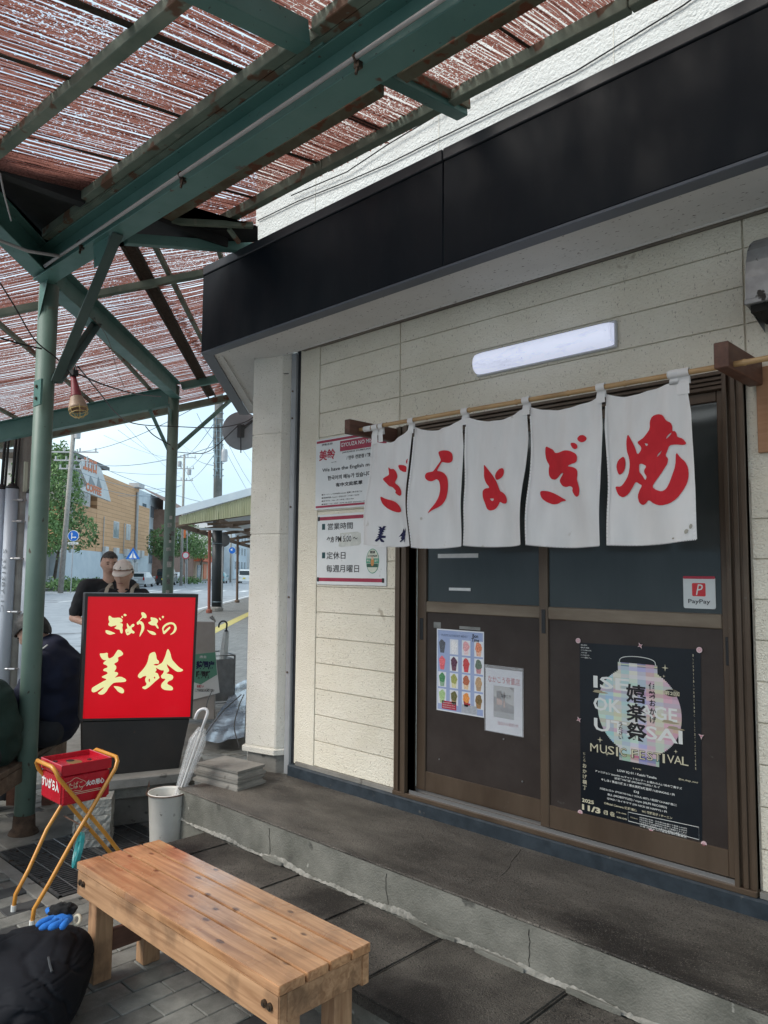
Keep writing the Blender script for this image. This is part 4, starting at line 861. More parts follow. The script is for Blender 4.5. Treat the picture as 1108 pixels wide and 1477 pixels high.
for k in range(6): lm.obox(G(62, -8-k*1.9, -.0985), SD*3.4, ND*.5, Vector((0, 0, .003)))
tag(lm.build('road_markings', roadw), kind='structure')

# near paving laid paver by paver
bed = MB().box((-9, -2.5, -.013), (1, 4.2, -.011)); pav = bed.build('pavement', base_m); tag(pav, kind='structure')
GX0, GX1, GY0, GY1 = -4.36, -3.56, 1.56, 2.34
cand = []
ix = 0
for ix in range(-60, 5):
    x = ix*.104
    for iy in range(-14, 20):
        y = iy*.204+(.102 if ix % 2 else 0)
        xc, yc = x+.052, y+.102
        if xc > -3.86 and yc > 1.74: continue
        if GX0-.06 < xc < GX1+.06 and yc > GY0-.08: continue
        if xc > -4.7 and xc < GX1+.1 and yc > 1.66: continue
        rel = Vector((xc, yc, 0))-CAM; z_ = rel.dot(_f)
        if z_ < .3: continue
        px_ = 554+FPX*rel.dot(_r)/z_; py_ = 738.5-FPX*rel.dot(_u)/z_
        if -500 < px_ < 1500 and py_ < 2100 and z_ < 6.3: cand.append((z_ if -30 < px_ < 640 and py_ < 1520 else z_+10, x, y))
cand.sort()
protos = []
for q in range(5):
    mb = MB().box((0, 0, -.012), (.100, .200, 0)); o = mb.build('paver', paver_m if q < 4 else paverd_m, pav, bevel=.003); protos.append(o); 
for k, (d, x, y) in enumerate(cand[:295]):
    q = 4 if (math.sin(x*57.3+y*91.7)*43758.5) % 1 < .10 else k % 4
    if k < 5 and q != k: q = q
    o = bpy.data.objects.new('paver', protos[q].data); COL.objects.link(o); o.parent = pav; o.location = (x+.002, y+.002, random.uniform(-.0015, .0015)); o.rotation_euler = (random.uniform(-.006, .006), random.uniform(-.006, .006), random.uniform(-.008, .008))
for o in protos: bpy.data.objects.remove(o)
mb = MB()
for d, x, y in cand[295:]: mb.box((x+.002, y+.002, -.012), (x+.102, y+.202, random.uniform(-.001, .001)))
o = mb.build('paver_field', paver_m, pav); o['kind'] = 'stuff'
# concrete pad round the pole and the drain
cp = MB().obox((-4.9, 1.62, -.012), (.54, 0, 0), (0, .9, 0), (0, 0, .016)).box((GX0-.05, GY0-.07, -.012), (GX1+.05, GY0, .002)).box((GX1, GY0, -.012), (GX1+.05, GY1+.5, .002)).box((GX0-.05, GY0, -.012), (GX0, GY1+.3, .002)).box((GX0, GY1, -.012), (-3.56, 3.2, .001))
cp.build('concrete_margin', concr_m, pav, bevel=.004)
MB().box((GX0, GY0, -.010), (GX1, GY1, -.0085)).build('pit_shade_sheet', pm('drain_dark', (.006,.006,.006), rough=.9), pav)  # flat black sheet, painted darkness in place of a deep drain
steel_m = pm('dull_steel_grating', (.10,.105,.11), (.17,.17,.17), 20, rough=.5, metal=.6, spots=((.08,.05,.035), 18, .62))
for (xa, xb, ya, yb, lb) in ((GX0+.01, GX1-.01, GY0+.01, GY0+.39, 'steel drain grating nearest the yellow legged ashtray'), (GX0+.01, GX1-.01, GY0+.40, GY1-.01, 'steel drain grating beside the white pail')):
    g = thing('drain_grating', lb, 'grating', ((xa+xb)/2, (ya+yb)/2, -.005), 'steel drain gratings')
    MB().box((xa, ya, -.006), (xb, ya+.012, .004)).box((xa, yb-.012, -.006), (xb, yb, .004)).box((xa, ya, -.006), (xa+.01, yb, .004)).box((xb-.01, ya, -.006), (xb, yb, .004)).build('grating_frame', steel_m, g)
    x = xa+.02
    proto = None
    while x < xb-.02:
        if proto is None: proto = MB().box((0, ya+.012, -.006), (.007, yb-.012, .003)).build('grating_bar', steel_m, None)
        o = bpy.data.objects.new('grating_bar', proto.data); COL.objects.link(o); o.parent = g; o.location = Vector((x, 0, 0))-Vector(g.location); o.location.z = .005
        x += .0245
    bpy.data.objects.remove(proto)
    for yy in (ya+.09, ya+.19, ya+.29): MB().box((xa, yy, .0028), (xb, yy+.006, .0045)).build('cross_rod', al_m, g)

# ------------------------------------------------------------------ steps
LX = onz(262, 1209, .14).x; low = MB().box((LX, 1.812, -.05), (2.5, 2.31, .128)).build('lower_step', riser_m); tag(low, kind='structure')
js = [onz(303.7, 1234, .14).x, onz(391, 1264, .14).x, onz(458.6, 1309.8, .14).x, onz(538, 1367, .14).x, onz(700, 1399, .14).x, onz(850, 1460, .14).x]
js = [LX]+[-3.28 if LX < -3.4 else LX+.3, -2.72, -2.30, -1.88, -1.36, -.85, -.3, .3, .9, 1.5, 2.5]
for a, b in zip(js, js[1:]):
    o = MB().box((a+.004, 1.800, .10), (b-.004, 2.296, .14+random.uniform(-.002, .003))).build('step_slab', slab_m, low, bevel=.006, seg=2)
pf = MB().box((-3.80, 2.312, -.05), (2.5, 2.97, .297)).build('upper_step', riser_m); tag(pf, kind='structure')
MB().box((-3.80, 2.318, .297), (2.5, 2.915, .301)).build('step_tread', plat_m, pf)
MB().box((-3.802, 2.308, .2965), (2.5, 2.385, .3065)).build('step_nosing', plat_m, pf, bevel=.003)
mo = MB()
x = -3.78; prev = None
while x < 2.4:
    h = .006+.030*max(0, noise.noise(Vector((x*4, 0, 0)))+.25)+random.uniform(-.004, .004); d = .006+.022*max(0, noise.noise(Vector((x*5, 5, 0)))+.3)+random.uniform(-.003, .003)
    cur = [Vector((x, 2.311, .139)), Vector((x, 2.311-d, .140)), Vector((x, 2.309, .140+h))]
    if prev: n = len(mo.v); mo.v += prev+cur; mo.f += [(n+1, n+4, n+5, n+2), (n+1, n, n+3, n+4)]
    prev = cur; x += .011
mo.build('mortar_fillet', mortar_m, low, smooth=False)
# crumbled mortar fragments
mb = MB()
for cx_ in (-2.93, -1.93, -1.62, -1.28, -.95, -.62):
    n = 12; L_ = random.uniform(.05, .12)
    pts = [(cx_+L_*math.cos(2*math.pi*i/n)*random.uniform(.7, 1.2), 2.288+.009*math.sin(2*math.pi*i/n)*random.uniform(.6, 1.3)) for i in range(n)]
    mb2 = poly_col(pts, .139, .158); mb.add(mb2.v, mb2.f)
mb.build('mortar_crumb', riser_m, low, bevel=.003)
# cracks in the risers
ck = MB()
for x0 in (-2.98, -1.52, -2.2):
    z = .28; x = x0; pts = []
    while z > .14: pts.append((x, 2.3105, z)); z -= .02; x += random.uniform(-.006, .007)
    ck.tube(pts, .0013, 4)
pts = [( -1.93+random.uniform(-.008, .008)+i*.018, 2.88-i*.05, .3015) for i in range(7)]; ck.tube(pts, .0012, 4)
ck.build('hairline_crack', pm('crack_dark', (.02,.018,.016), rough=1), pf)
# moulded stone slabs beside the pillar
c1 = onz(283, 1104, .385); c2 = onz(343, 1118, .385); c3 = onz(381, 1103, .385)
U = (c2-c1).normalized(); V = Vector((0, 0, 1)).cross(U).normalized(); Ls = (c2-c1).length; Ds = .22
for z0, z1, g, lb in ((.301, .350, .012, 'moulded stone slab lying at the foot of the corner pillar, under another one'), (.352, .400, 0, 'moulded stone slab on top of another at the foot of the corner pillar')):
    o_ = c1.copy(); o_.z = 0; o_ = o_-U*g-V*g
    prof = [(0, 0), (0, .014), (.010, .020), (.014, .030), (.006, .036), (.004, .049)]
    mb = MB(); n = len(prof)
    for ins, zz in prof:
        k = ins; mb.v += [o_+U*k+V*k+Vector((0, 0, z0+zz)), o_+U*(Ls+2*g-k)+V*k+Vector((0, 0, z0+zz)), o_+U*(Ls+2*g-k)+V*(Ds-k)+Vector((0, 0, z0+zz)), o_+U*k+V*(Ds-k)+Vector((0, 0, z0+zz))]
    mb.f.append((3, 2, 1, 0)); mb.f.append(tuple(4*(n-1)+i for i in range(4)))
    for i in range(n-1):
        for j in range(4): mb.f.append((4*i+j, 4*i+(j+1) % 4, 4*(i+1)+(j+1) % 4, 4*(i+1)+j))
    o = mb.build('stone_slab', concr_m, None, origin=tuple(c1)); tag(o, lb, 'stone slab', 'moulded stone slabs by the pillar')

# ================================================================== BENCH IN FRONT
bench = thing('wooden_bench', 'low varnished pine bench with a four plank top standing on the grey pavers', 'bench', (-2.23, 1.47, 0))
bx0, bx1, by0, by1, bz = -2.835, -1.628, 1.305, 1.648, .42
yy = by0; wds = [.094, .082, .082, .077]
for wd in wds:
    MB().box((bx0, yy+.0015, bz-.026), (bx1, yy+wd-.003, bz)).build('plank', benchtop_m, bench, bevel=.002, seg=2); yy += wd+.0025
MB().box((bx0+.004, by0+.004, bz-.115), (bx1-.004, by0+.034, bz-.027)).build('side_rail', benchside_m, bench, bevel=.003, seg=2)
MB().box((bx0+.004, by1-.034, bz-.115), (bx1-.004, by1-.004, bz-.027)).build('side_rail', benchside_m, bench, bevel=.003, seg=2)
for xx in (bx0+.004, bx1-.034): MB().box((xx, by0+.035, bz-.105), (xx+.03, by1-.035, bz-.027)).build('end_rail', benchside_m, bench, bevel=.003)
for xx in (bx0+.036, bx1-.096):
    for yy in (by0+.036, by1-.110): MB().box((xx, yy, 0), (xx+.060, yy+.070, bz-.027)).build('leg', benchleg_m, bench, bevel=.003)
MB().box((bx0+.05, by0+.11, .09), (bx0+.078, by1-.11, .165)).build('stretcher', bracket_m, bench, bevel=.003)
bolt_m = pm('rusty_bolt', (.05,.045,.04), (.12,.08,.05), 60, rough=.5, metal=.7)
for xx in (bx0+.035, bx0+.058, bx1-.062, bx1-.038):
    MB().tube([(xx, by0+.006, bz-.065), (xx, by0-.002, bz-.065)], .0105, 14).tube([(xx, by0-.002, bz-.065), (xx, by0-.006, bz-.065)], .006, 6).build('bolt', bolt_m, bench)

# ================================================================== ILLUMINATED FLOOR SIGN
sL = onz(116.6, 1122, .315); sR = onz(266, 1107, .315)
SU = (sR-sL); SU.z = 0; SU.normalize(); SP = Plane((sL.x, sL.y, 0), SU)
SLB = thing('sign_slab', 'concrete slab under the red floor sign, resting on stacked blocks', 'concrete slab', (-4.2, 2.2, .28))
MB().obox(SP.P(-.12, .255, .11), SP.U*.86, -SP.N*.42, Vector((0, 0, .058))).build('slab_body', concr_m, SLB, bevel=.006)
MB().obox(SP.P(.10, .17, .0), SP.U*.55, -SP.N*.28, Vector((0, 0, .07))).build('slab_support', blockc_m, SLB, bevel=.005)
MB().obox(SP.P(.12, 0, -.06), SP.U*.5, -SP.N*.2, Vector((0, 0, .165))).build('slab_support', concr_m, SLB, bevel=.005)
a = onz(103, 1225, 0); b = onz(157, 1221, 0); bu = (b-a); bl_ = bu.length; bu.normalize(); bn = Vector((0, 0, 1)).cross(bu)
for i in range(6):
    z0 = .001+i*.0422; o_ = a+bu*random.uniform(-.008, .008)+bn*random.uniform(-.006, .006)
    mb = MB(); NB = 12
    top_ = []
    for zz in (z0, z0+.019, z0+.040):
        for k in range(NB+1): t = k/NB; mb.v.append(o_+bu*(bl_*t)+bn*random.uniform(-.004, .003)+Vector((0, 0, zz)))
        mb.v.append(o_+bu*bl_+bn*.2+Vector((0, 0, zz))); mb.v.append(o_+bn*.2+Vector((0, 0, zz)))
    n = NB+3
    for lv in (0, 1):
        for k in range(n): mb.f.append((lv*n+k, lv*n+(k+1) % n, (lv+1)*n+(k+1) % n, (lv+1)*n+k))
    mb.f.append(tuple(range(2*n, 3*n))); mb.f.append(tuple(reversed(range(n))))
    ordn = ['bottom', 'second from the bottom', 'third from the bottom', 'fourth from the bottom', 'fifth from the bottom', 'topmost'][i]
    o = mb.build('concrete_block', blockc_m, None, origin=tuple(a)); tag(o, 'rough grey concrete block, %s in the stack under the red sign' % ordn, 'concrete block', 'stacked blocks under the red sign')
fs = thing('floor_sign', 'glowing red shop sign with pale yellow brush lettering on a black box stand', 'sign', (sL.x*.5+sR.x*.5, sL.y*.5+sR.y*.5, .31))
signk_m = pm('black_sign_metal', (.014,.013,.013), (.024,.02,.018), 6, rough=.45, spots=((.07,.035,.02), 20, .70))
redp_m = pm('red_acrylic_panel', (.56,.002,.010), (.62,.003,.016), 3, rough=.22, spec=.35, emit=((1, .0, .012), .17))
yel2_m = pm('pale_yellow_lettering', (.66,.64,.30), (.70,.68,.34), 8, rough=.3, emit=((1, .95, .45), .30))
def sp(x, y): return SP.uv(x, y)
tl, tr_, br_, bl2 = sp(123.0, 855.5), sp(285.9, 857), sp(277, 1036), sp(115, 1040)
MB().prism([bl2, br_, tr_, tl], SP, -.17, -.004).build('sign_box', signk_m, fs, bevel=.004)
ft = .0155
def ins(p, du, dv): return (p[0]+du, p[1]+dv)
rim = MB()
itl, itr, ibr, ibl = ins(tl, ft, -ft*1.3), ins(tr_, -ft, -ft*1.3), ins(br_, -ft*.8, .010), ins(bl2, ft, .012)
for q in ([tl, itl, itr, tr_], [tr_, itr, ibr, br_], [br_, ibr, ibl, bl2], [bl2, ibl, itl, tl]): rim.prism(q, SP, -.004, .008)
rim.build('sign_rim', signk_m, fs)
MB().prism([ibl, ibr, itr, itl], SP, -.004, .0005).build('red_panel', redp_m, fs)
p1, p2, p3, p4 = sp(118.5, 1041), sp(274, 1037), sp(258, 1110), sp(119.5, 1121)
MB().prism([p4, p3, p2, p1], SP, -.15, -.006).build('sign_stand', signk_m, fs, bevel=.004)
def s0(x, y): return SP.uv(x, y, .001)
def s1_(u, v): return SP.P(u, v, .0012)
SS_ = (s0, s1_); Z5, Z6 = (140, 870, 8.864), (120, 925, 6.925)
def sg(polys, z): glyph('sign_character', polys, z, yel2_m, fs, SS_, grid=0, smooth_k=1)
sg([[[(150,160),(175,165),(190,185),(230,190),(280,182),(318,198),(328,225),(318,245),(285,250),(328,262),(330,285),(322,310),(330,350),(325,385),(308,388),(295,370),(292,340),(250,332),(218,318),(245,300),(250,282),(215,290),(180,300),(150,288),(142,265),(158,245),(145,200)]], [[(108,345),(140,348),(190,365),(240,388),(205,396),(170,406),(130,395),(108,372)]], [[(310,165),(322,162),(334,180),(326,192),(312,180)]], [[(338,145),(352,135),(372,142),(380,158),(362,168),(342,162)]]], Z5)
sg([[[(382,250),(400,275),(420,305),(445,270),(470,262),(480,280),(470,300),(440,310),(448,345),(478,362),(480,382),(462,390),(440,378),(410,405),(382,412),(370,385),(358,350),(370,330),(392,325),(380,290)], [(388,368),(402,366),(400,380),(390,380)]]], Z5)
sg([[[(565,120),(590,116),(615,130),(634,160),(632,188),(610,194),(585,185),(560,210),(545,228),(575,235),(598,265),(606,310),(598,350),(575,385),(540,440),(550,385),(565,340),(570,290),(550,262),(532,272),(515,278),(505,255),(515,238),(535,225),(560,195),(580,170),(566,145)]]], Z5)
sg([[[(685,178),(715,185),(750,190),(778,212),(780,240),(760,262),(790,315),(782,328),(765,318),(745,285),(710,285),(675,275),(650,250),(680,235),(695,225),(684,205)]], [[(636,338),(665,352),(710,360),(745,378),(758,402),(735,408),(700,402),(665,378)]], [[(790,185),(805,190),(822,212),(812,222),(796,210)]], [[(826,172),(842,160),(856,168),(852,188),(838,196)]]], Z5)
sg([[[(830,320),(850,285),(890,255),(940,242),(985,252),(1012,285),(1020,325),(1005,365),(975,392),(940,405),(935,398),(965,375),(985,340),(990,300),(970,272),(935,268),(890,285),(862,310),(850,340),(856,362),(900,320),(932,295),(940,318),(915,345),(862,398),(845,392),(838,355)]]], Z5)
sg([[[(165,120),(200,122),(248,112),(245,150),(258,175),(300,155),(330,110),(345,84),(375,90),(403,125),(385,145),(345,160),(352,185),(345,205),(305,225),(332,250),(330,275),(308,305),(345,310),(350,330),(330,350),(310,365),(375,350),(430,380),(428,402),(395,408),(310,412),(285,430),(250,470),(235,500),(205,530),(170,535),(142,518),(175,495),(215,455),(180,470),(130,505),(95,512),(82,495),(88,465),(130,440),(200,400),(240,380),(180,360),(200,345),(245,325),(240,305),(198,295),(205,275),(245,262),(240,242),(195,225),(215,200),(235,190),(195,185),(170,150)]], [[(300,448),(345,450),(385,462),(408,485),(408,515),(385,522),(350,505),(325,475)]]], Z6)
sg([[[(660,130),(685,112),(715,105),(728,130),(735,180),(760,200),(755,225),(720,225),(700,235),(735,245),(760,230),(790,215),(820,150),(840,78),(855,82),(872,120),(885,180),(920,220),(960,262),(1005,288),(975,305),(935,305),(895,275),(850,240),(835,225),(840,255),(860,285),(855,305),(825,320),(890,335),(902,360),(890,385),(850,400),(835,425),(890,452),(900,475),(888,492),(820,488),(790,475),(775,450),(785,420),(810,395),(825,375),(785,372),(775,345),(800,320),(808,290),(780,290),(745,275),(725,262),(735,290),(715,310),(745,320),(755,345),(765,365),(740,385),(715,405),(690,430),(655,460),(620,482),(592,470),(590,455),(625,445),(635,425),(620,400),(618,375),(635,345),(600,350),(570,372),(545,355),(550,330),(600,280),(640,220)], [(655,372),(668,378),(664,410),(654,400)], [(708,352),(722,358),(716,376),(706,368)]]], Z6)

# ================================================================== PAIL AND CLEAR UMBRELLA
pail_m = pm('white_plastic_pail', (.72,.71,.66), (.82,.81,.76), 7, rough=.45, spots=((.32,.30,.26), 18, .66), bump=.15)
rust_m = pm('rusty_wire', (.07,.035,.022), (.13,.07,.045), 60, rough=.7)
pcx = onz(232, 1219, 0); pcx = Vector((pcx.x, pcx.y+.03, 0))
pail = thing('white_pail', 'stained white plastic pail holding the clear umbrella beside the step', 'pail', pcx)
MB().lathe([(.0, .004), (.083, .004), (.086, .01), (.101, .275), (.104, .277), (.104, .283), (.099, .283), (.097, .27), (.083, .02), (0, .018)], pcx, 28).build('pail_body', pail_m, pail, smooth=True)
hp = [pcx+Vector((.112*math.cos(t), .112*math.sin(t), .279)) for t in [2*math.pi*i/30 for i in range(30)]]
MB().tube(hp, .0032, 6, closed=True).tube([pcx+Vector((-.06, -.09, .28)), pcx+Vector((-.05, -.085, .345)), pcx+Vector((.0, -.02, .35)), pcx+Vector((.05, .06, .34))][:2]+[pcx+Vector((-.05, -.084, .31))], .003, 6).build('wire_hoop', rust_m, pail)
clear_m = pm('clear_vinyl', (.82,.85,.87), (.9,.92,.93), 30, rough=.12, alpha=.24, spec=.7, bump=.5, bscale=25, bdist=.006)
ua = pcx+Vector((.005, -.01, .06)); ub = dep(292, 1050, (onz(232, 1219, 0)-CAM).dot(_f)+.10)
umb = thing('clear_umbrella', 'clear vinyl umbrella with a white hooked handle leaning in the white pail', 'umbrella', ua, 'clear umbrellas')
D_ = (ub-ua); Lu = D_.length; D_.normalize(); A_ = D_.cross(Vector((0, 0, 1))).normalized(); B_ = D_.cross(A_)
mb = MB(); NR = 22; NA = 48
for i in range(NR+1):
    t = i/NR; rad = .012+.036*t**1.15 if t < .86 else .042*(1-(t-.86)/.14*.55)
    for j in range(NA):
        an = 2*math.pi*j/NA; r_ = rad*(1+.20*math.sin(8*an+3*t)+.12*noise.noise(Vector((math.cos(an)*2, math.sin(an)*2, t*9)))); mb.v.append(ua+D_*(Lu*(.02+t*.98))+A_*math.cos(an)*r_+B_*math.sin(an)*r_)
for i in range(NR):
    for j in range(NA): mb.f.append((i*NA+j, i*NA+(j+1) % NA, (i+1)*NA+(j+1) % NA, (i+1)*NA+j))
mb.build('vinyl_canopy', clear_m, umb, smooth=True)
MB().tube([ua, ub], .005, 8).build('shaft', pm('white_metal', (.7,.7,.7), rough=.3), umb)
ribs = MB()
for j in range(8): an = 2*math.pi*j/8; ribs.tube([ua+D_*Lu*.1+(A_*math.cos(an)+B_*math.sin(an))*.010, ua+D_*Lu*.95+(A_*math.cos(an)+B_*math.sin(an))*.026], .0016, 5)
ribs.build('umbrella_ribs', MATS['white_metal'], umb)
hw_m = pm('white_plastic_handle', (.70,.70,.72), rough=.3)
def hook(base, dirv, side, L, r, m, parent, rad=.032):
    pts = [base, base+dirv*L]
    c_ = base+dirv*L+side*rad
    for i in range(1, 11): an = math.pi*i/10; pts.append(c_-side*rad*math.cos(an)+dirv*rad*math.sin(an))
    pts.append(pts[-1]-dirv*.03); MB().tube(pts, r, 10).build('hooked_handle', m, parent, smooth=True)
hook(ub-D_*.02, D_, -_r, .10, .0085, hw_m, umb, .030)

# ================================================================== RED ASHTRAY STAND
ash = thing('ashtray_stand', 'red tin ashtray on orange folding tube legs beside the green pole', 'ashtray', (-3.48, 1.6, 0))
tin_m = pm('glossy_red_tin', (.44,.008,.02), (.50,.012,.03), 6, rough=.25, coat=.4, rvar=.08)
org_m = pm('orange_painted_tube', (.58,.24,.025), (.64,.29,.04), 10, rough=.35, coat=.3, spots=((.25,.11,.04), 30, .70))
tx0, tx1, ty0, ty1, tz0, tz1 = -3.615, -3.385, 1.475, 1.708, .462, .640
MB().box((tx0+.004, ty0+.004, tz0), (tx1-.004, ty1-.004, tz1-.045)).build('tin_body', tin_m, ash, bevel=.010, seg=3)
# lid rim with a sunken top
lid = MB()
lid.box((tx0, ty0, tz1-.048), (tx1, ty0+.006, tz1)).box((tx0, ty1-.006, tz1-.048), (tx1, ty1, tz1)).box((tx0, ty0, tz1-.048), (tx0+.006, ty1, tz1)).box((tx1-.006, ty0, tz1-.048), (tx1, ty1, tz1))
lid.box((tx0+.006, ty0+.006, tz1-.03), (tx1-.006, ty1-.006, tz1-.022)); lid.build('tin_lid', tin_m, ash, bevel=.0025)
HZ = Plane((tx0, ty0, tz1-.022), (1, 0, 0), (0, 1, 0))
hk = pm('ash_hole_black', (.008,.006,.006), rough=.9)
MB().prism(ell(.11, .11, .045, .030, 24), HZ, 0, .0012).build('brass_plate', pm('brass_plate', (.35,.22,.08), rough=.4, metal=.5), ash)
for u, v, r_ in ((.075, .105, .022), (.04, .05, .013), (.17, .17, .013), (.18, .07, .012), (.11, .18, .012)): MB().prism(ell(u, v, r_, r_*.8, 18), HZ, .0012, .002).build('stub_hole', hk, ash)
TX = Plane((tx1-.004, ty0, 0), (0, 1, 0)); TY = Plane((tx0, ty0+.004, 0), (1, 0, 0))
text('lettering', 'すいがら入', whi_m, TY, .016, .515, .200, .565, ash, off=.0012, bold=.045)
text('lettering', '火の用心', whi_m, TX, .115, .530, .20, .556, ash, off=.0012, bold=.045)
oc = [TX.P(.065+.045*math.cos(a_)*(1+.12*math.cos(5*a_)), .545+.028*math.sin(a_)*(1+.15*math.sin(5*a_)), .0015) for a_ in [2*math.pi*i/40 for i in range(40)]]
MB().tube(oc, .0009, 4, closed=True).build('printed_outline', cream_m, ash)
text('lettering', 'たばこ', cream_m, TX, .035, .530, .098, .560, ash, off=.0012, bold=.0)
MB().rect(TX, .06, .504, .185, .506, .001, .0018).rect(TX, .06, .511, .185, .513, .001, .0018).rect(TX, .06, .504, .062, .513, .001, .0018).rect(TX, .183, .504, .185, .513, .001, .0018).build('printed_outline', cream_m, ash)
xl, xr_ = -3.625, -3.365; xm = (xl+xr_)/2
def uframe(ytop, ybot, ztop, name):
    ym = lambda t: ybot+(ytop-ybot)*t
    sgn = 1 if ytop > ybot else -1
    def leg(x, xin):
        xf = x+(.055 if x < xm else 0)
        return [(xf, ybot-sgn*.008, .004), (xf, ybot-sgn*.002, .07), (xf+(x-xf)*.3, ybot+(ytop-ybot)*.16, .16)]+[(x, ybot+(ytop-ybot)*t, .004+ztop*(t*.86+.125)) for t in (.4, .7, .93)]
    a_ = leg(xl if name else xl+.022, 0); b_ = leg(xr_ if name else xr_-.022, 0)
    A_ = [Vector(p) for p in a_]; B2 = [Vector(p) for p in b_]
    topa = [A_[-1]+Vector((.006, sgn*.012, .03)), A_[-1]+Vector((.03, sgn*.018, .045))]; topb = [B2[-1]+Vector((-.03, sgn*.018, .045)), B2[-1]+Vector((-.006, sgn*.012, .03))]
    MB().tube(A_+topa+topb+list(reversed(B2)), .0092, 10).build('leg_frame', org_m, ash, smooth=True)
    mb = MB()
    for p in (A_[0], B2[0]): mb.tube([p+Vector((0, 0, -.003)), p+Vector((0, 0, .022))], .0115, 10)
    mb.build('leg_cap', whi_m, ash)
uframe(1.74, 1.375, .635, True); uframe(1.432, 1.86, .635, False)
MB().tube([(xl, 1.60, .345), (xr_, 1.60, .345)], .0035, 6).tube([(xm, 1.60, .345), (xm-.02, 1.6, .27), (xm-.10, 1.63, .24)], .0018, 5).build('cross_wire', rust_m, ash)
rlx = Vector((_r.x, _r.y, 0)).normalized(); flx = Vector((_f.x, _f.y, 0)).normalized(); dc = Vector((-3.545, 1.64, .20)); da = (-rlx*.86-flx*.42+Vector((0, 0, .22))).normalized()
prof = [(0, .006), (.018, .006), (.022, .002), (.034, .002), (.038, .007), (.052, .007), (.056, .003), (.068, .003), (.074, .010), (.078, .010), (.078, -.006), (0, -.008)]
MB().lathe(prof, dc, 30, da).build('hanging_lid', pm('teal_tin_lid', (.02,.20,.22), (.03,.27,.28), 30, rough=.4), ash, smooth=False)

# ================================================================== BLACK BAG WITH GLOVES
bagm = pm('black_nylon', (.006,.007,.010), (.012,.013,.017), 5, spec=.2, rough=.8, bump=.3, bscale=300, bdist=.0006)
bagc = Vector((-2.685, 1.05, .0))
bag = thing('black_bag', 'slumped black nylon bag on the pavers at the end of the bench', 'bag', bagc)
bm = bmesh.new(); bmesh.ops.create_icosphere(bm, subdivisions=6, radius=1)
ax1 = Vector((.60, .80, 0)).normalized(); ax2 = Vector((-.80, .60, 0))
for v in bm.verts:
    p = v.co.copy(); q = Vector([math.copysign(abs(c_)**.72, c_) for c_ in p])
    r_ = 1+.07*noise.noise(p*1.3+Vector((3, 1, 0)))
    fold = 1-max(0, .16-abs(noise.noise(Vector((p.x*1.6+p.z*1.2, p.y*2.6, p.z*1.4)))))*.30-max(0, .10-abs(noise.noise(Vector((p.x*3.1+5, p.y*2.2+p.z*3, p.z*2.0)))))*.22
    q = q*r_*fold
    z = (q.z if q.z < 0 else q.z*.80)*.140+.138
    if z < .004: z = .004
    v.co = bagc+ax1*q.x*.225+ax2*q.y*.285+Vector((0, 0, z-.05*max(0, q.x*-.6)))
    if v.co.z < .004: v.co.z = .004
me = bpy.data.meshes.new('bag_body'); 
for v in bm.verts: v.co -= bagc
bm.to_mesh(me); bm.free(); me.materials.append(bagm); me.polygons.foreach_set('use_smooth', [True]*len(me.polygons))
o = bpy.data.objects.new('bag_body', me); COL.objects.link(o); o.parent = bag
# strap and drawcord
sp_ = [bagc+ax1*a_+ax2*b_+Vector((0, 0, c_)) for a_, b_, c_ in ((-.10, -.02, .30), (-.16, .06, .315), (-.2, .14, .30), (-.22, .2, .26))]
MB().tube(sp_, [.016, .02, .02, .014], 8).build('bag_strap', bagm, bag, smooth=True)
MB().tube([onz(70, 1381, .255), onz(72, 1392, .245), onz(75, 1402, .235)], .004, 6).build('drawcord', pm('grey_cord', (.04,.045,.05), rough=.6), bag)
blue_g = pm('blue_knit', (.015,.13,.46), (.025,.18,.58), 60, rough=.95, bump=1, bscale=260, bdist=.002)
gc = onz(82, 1331, .31)
gl = thing('blue_glove', 'bright blue knitted work glove lying on the black bag', 'glove', gc)
def fing(p0, p1, p2, r): 
    pts = []
    for i in range(9): t = i/8; pts.append(p0*(1-t)**2+p1*2*t*(1-t)+p2*t*t)
    return MB().tube(pts, [r*.8]+[r]*6+[r*.85, r*.45], 10)
def G3(x, y, z): return onz(x, y, z)
mb = MB()
palm = bmesh.new(); bmesh.ops.create_icosphere(palm, subdivisions=3, radius=1)
cpt = onz(88, 1326, .305); vs2 = [cpt+_r*v.co.x*.040+Vector((_f.x, _f.y, 0))*v.co.y*.035+Vector((0, 0, 1))*v.co.z*.020 for v in palm.verts]; mb.add(vs2, [tuple(v.index for v in f.verts) for f in palm.faces]); palm.free()
for (x0, y0, x1, y1, x2, y2, r_) in ((82, 1324, 65, 1326, 52, 1336, .011), (84, 1328, 72, 1333, 57, 1340, .011), (92, 1330, 80, 1334, 70, 1340, .0115), (98, 1328, 92, 1334, 88, 1340, .011), (78, 1322, 72, 1315, 68, 1312, .011)):
    f_ = fing(onz(x0, y0, .31), onz(x1, y1, .318), onz(x2, y2, .300), r_); mb.add(f_.v, f_.f)
mb.build('knit_glove', blue_g, gl, smooth=True)
kc = onz(90, 1313, .325)
bm = bmesh.new(); bmesh.ops.create_icosphere(bm, subdivisions=4, radius=1)
for v in bm.verts: p = v.co; r_ = 1+.3*noise.noise(p*2.2); v.co = _r*p.x*.045*r_+Vector((_f.x, _f.y, 0))*p.y*.03*r_+Vector((0, 0, 1))*p.z*.024*r_
me = bpy.data.meshes.new('black_glove'); bm.to_mesh(me); bm.free(); me.materials.append(pm('black_knit', (.008,.008,.009), rough=1, bump=1, bscale=200)); me.polygons.foreach_set('use_smooth', [True]*len(me.polygons))
o = bpy.data.objects.new('black_glove', me); COL.objects.link(o); o.location = kc; tag(o, 'crumpled black knitted glove behind the blue glove on the bag', 'glove')
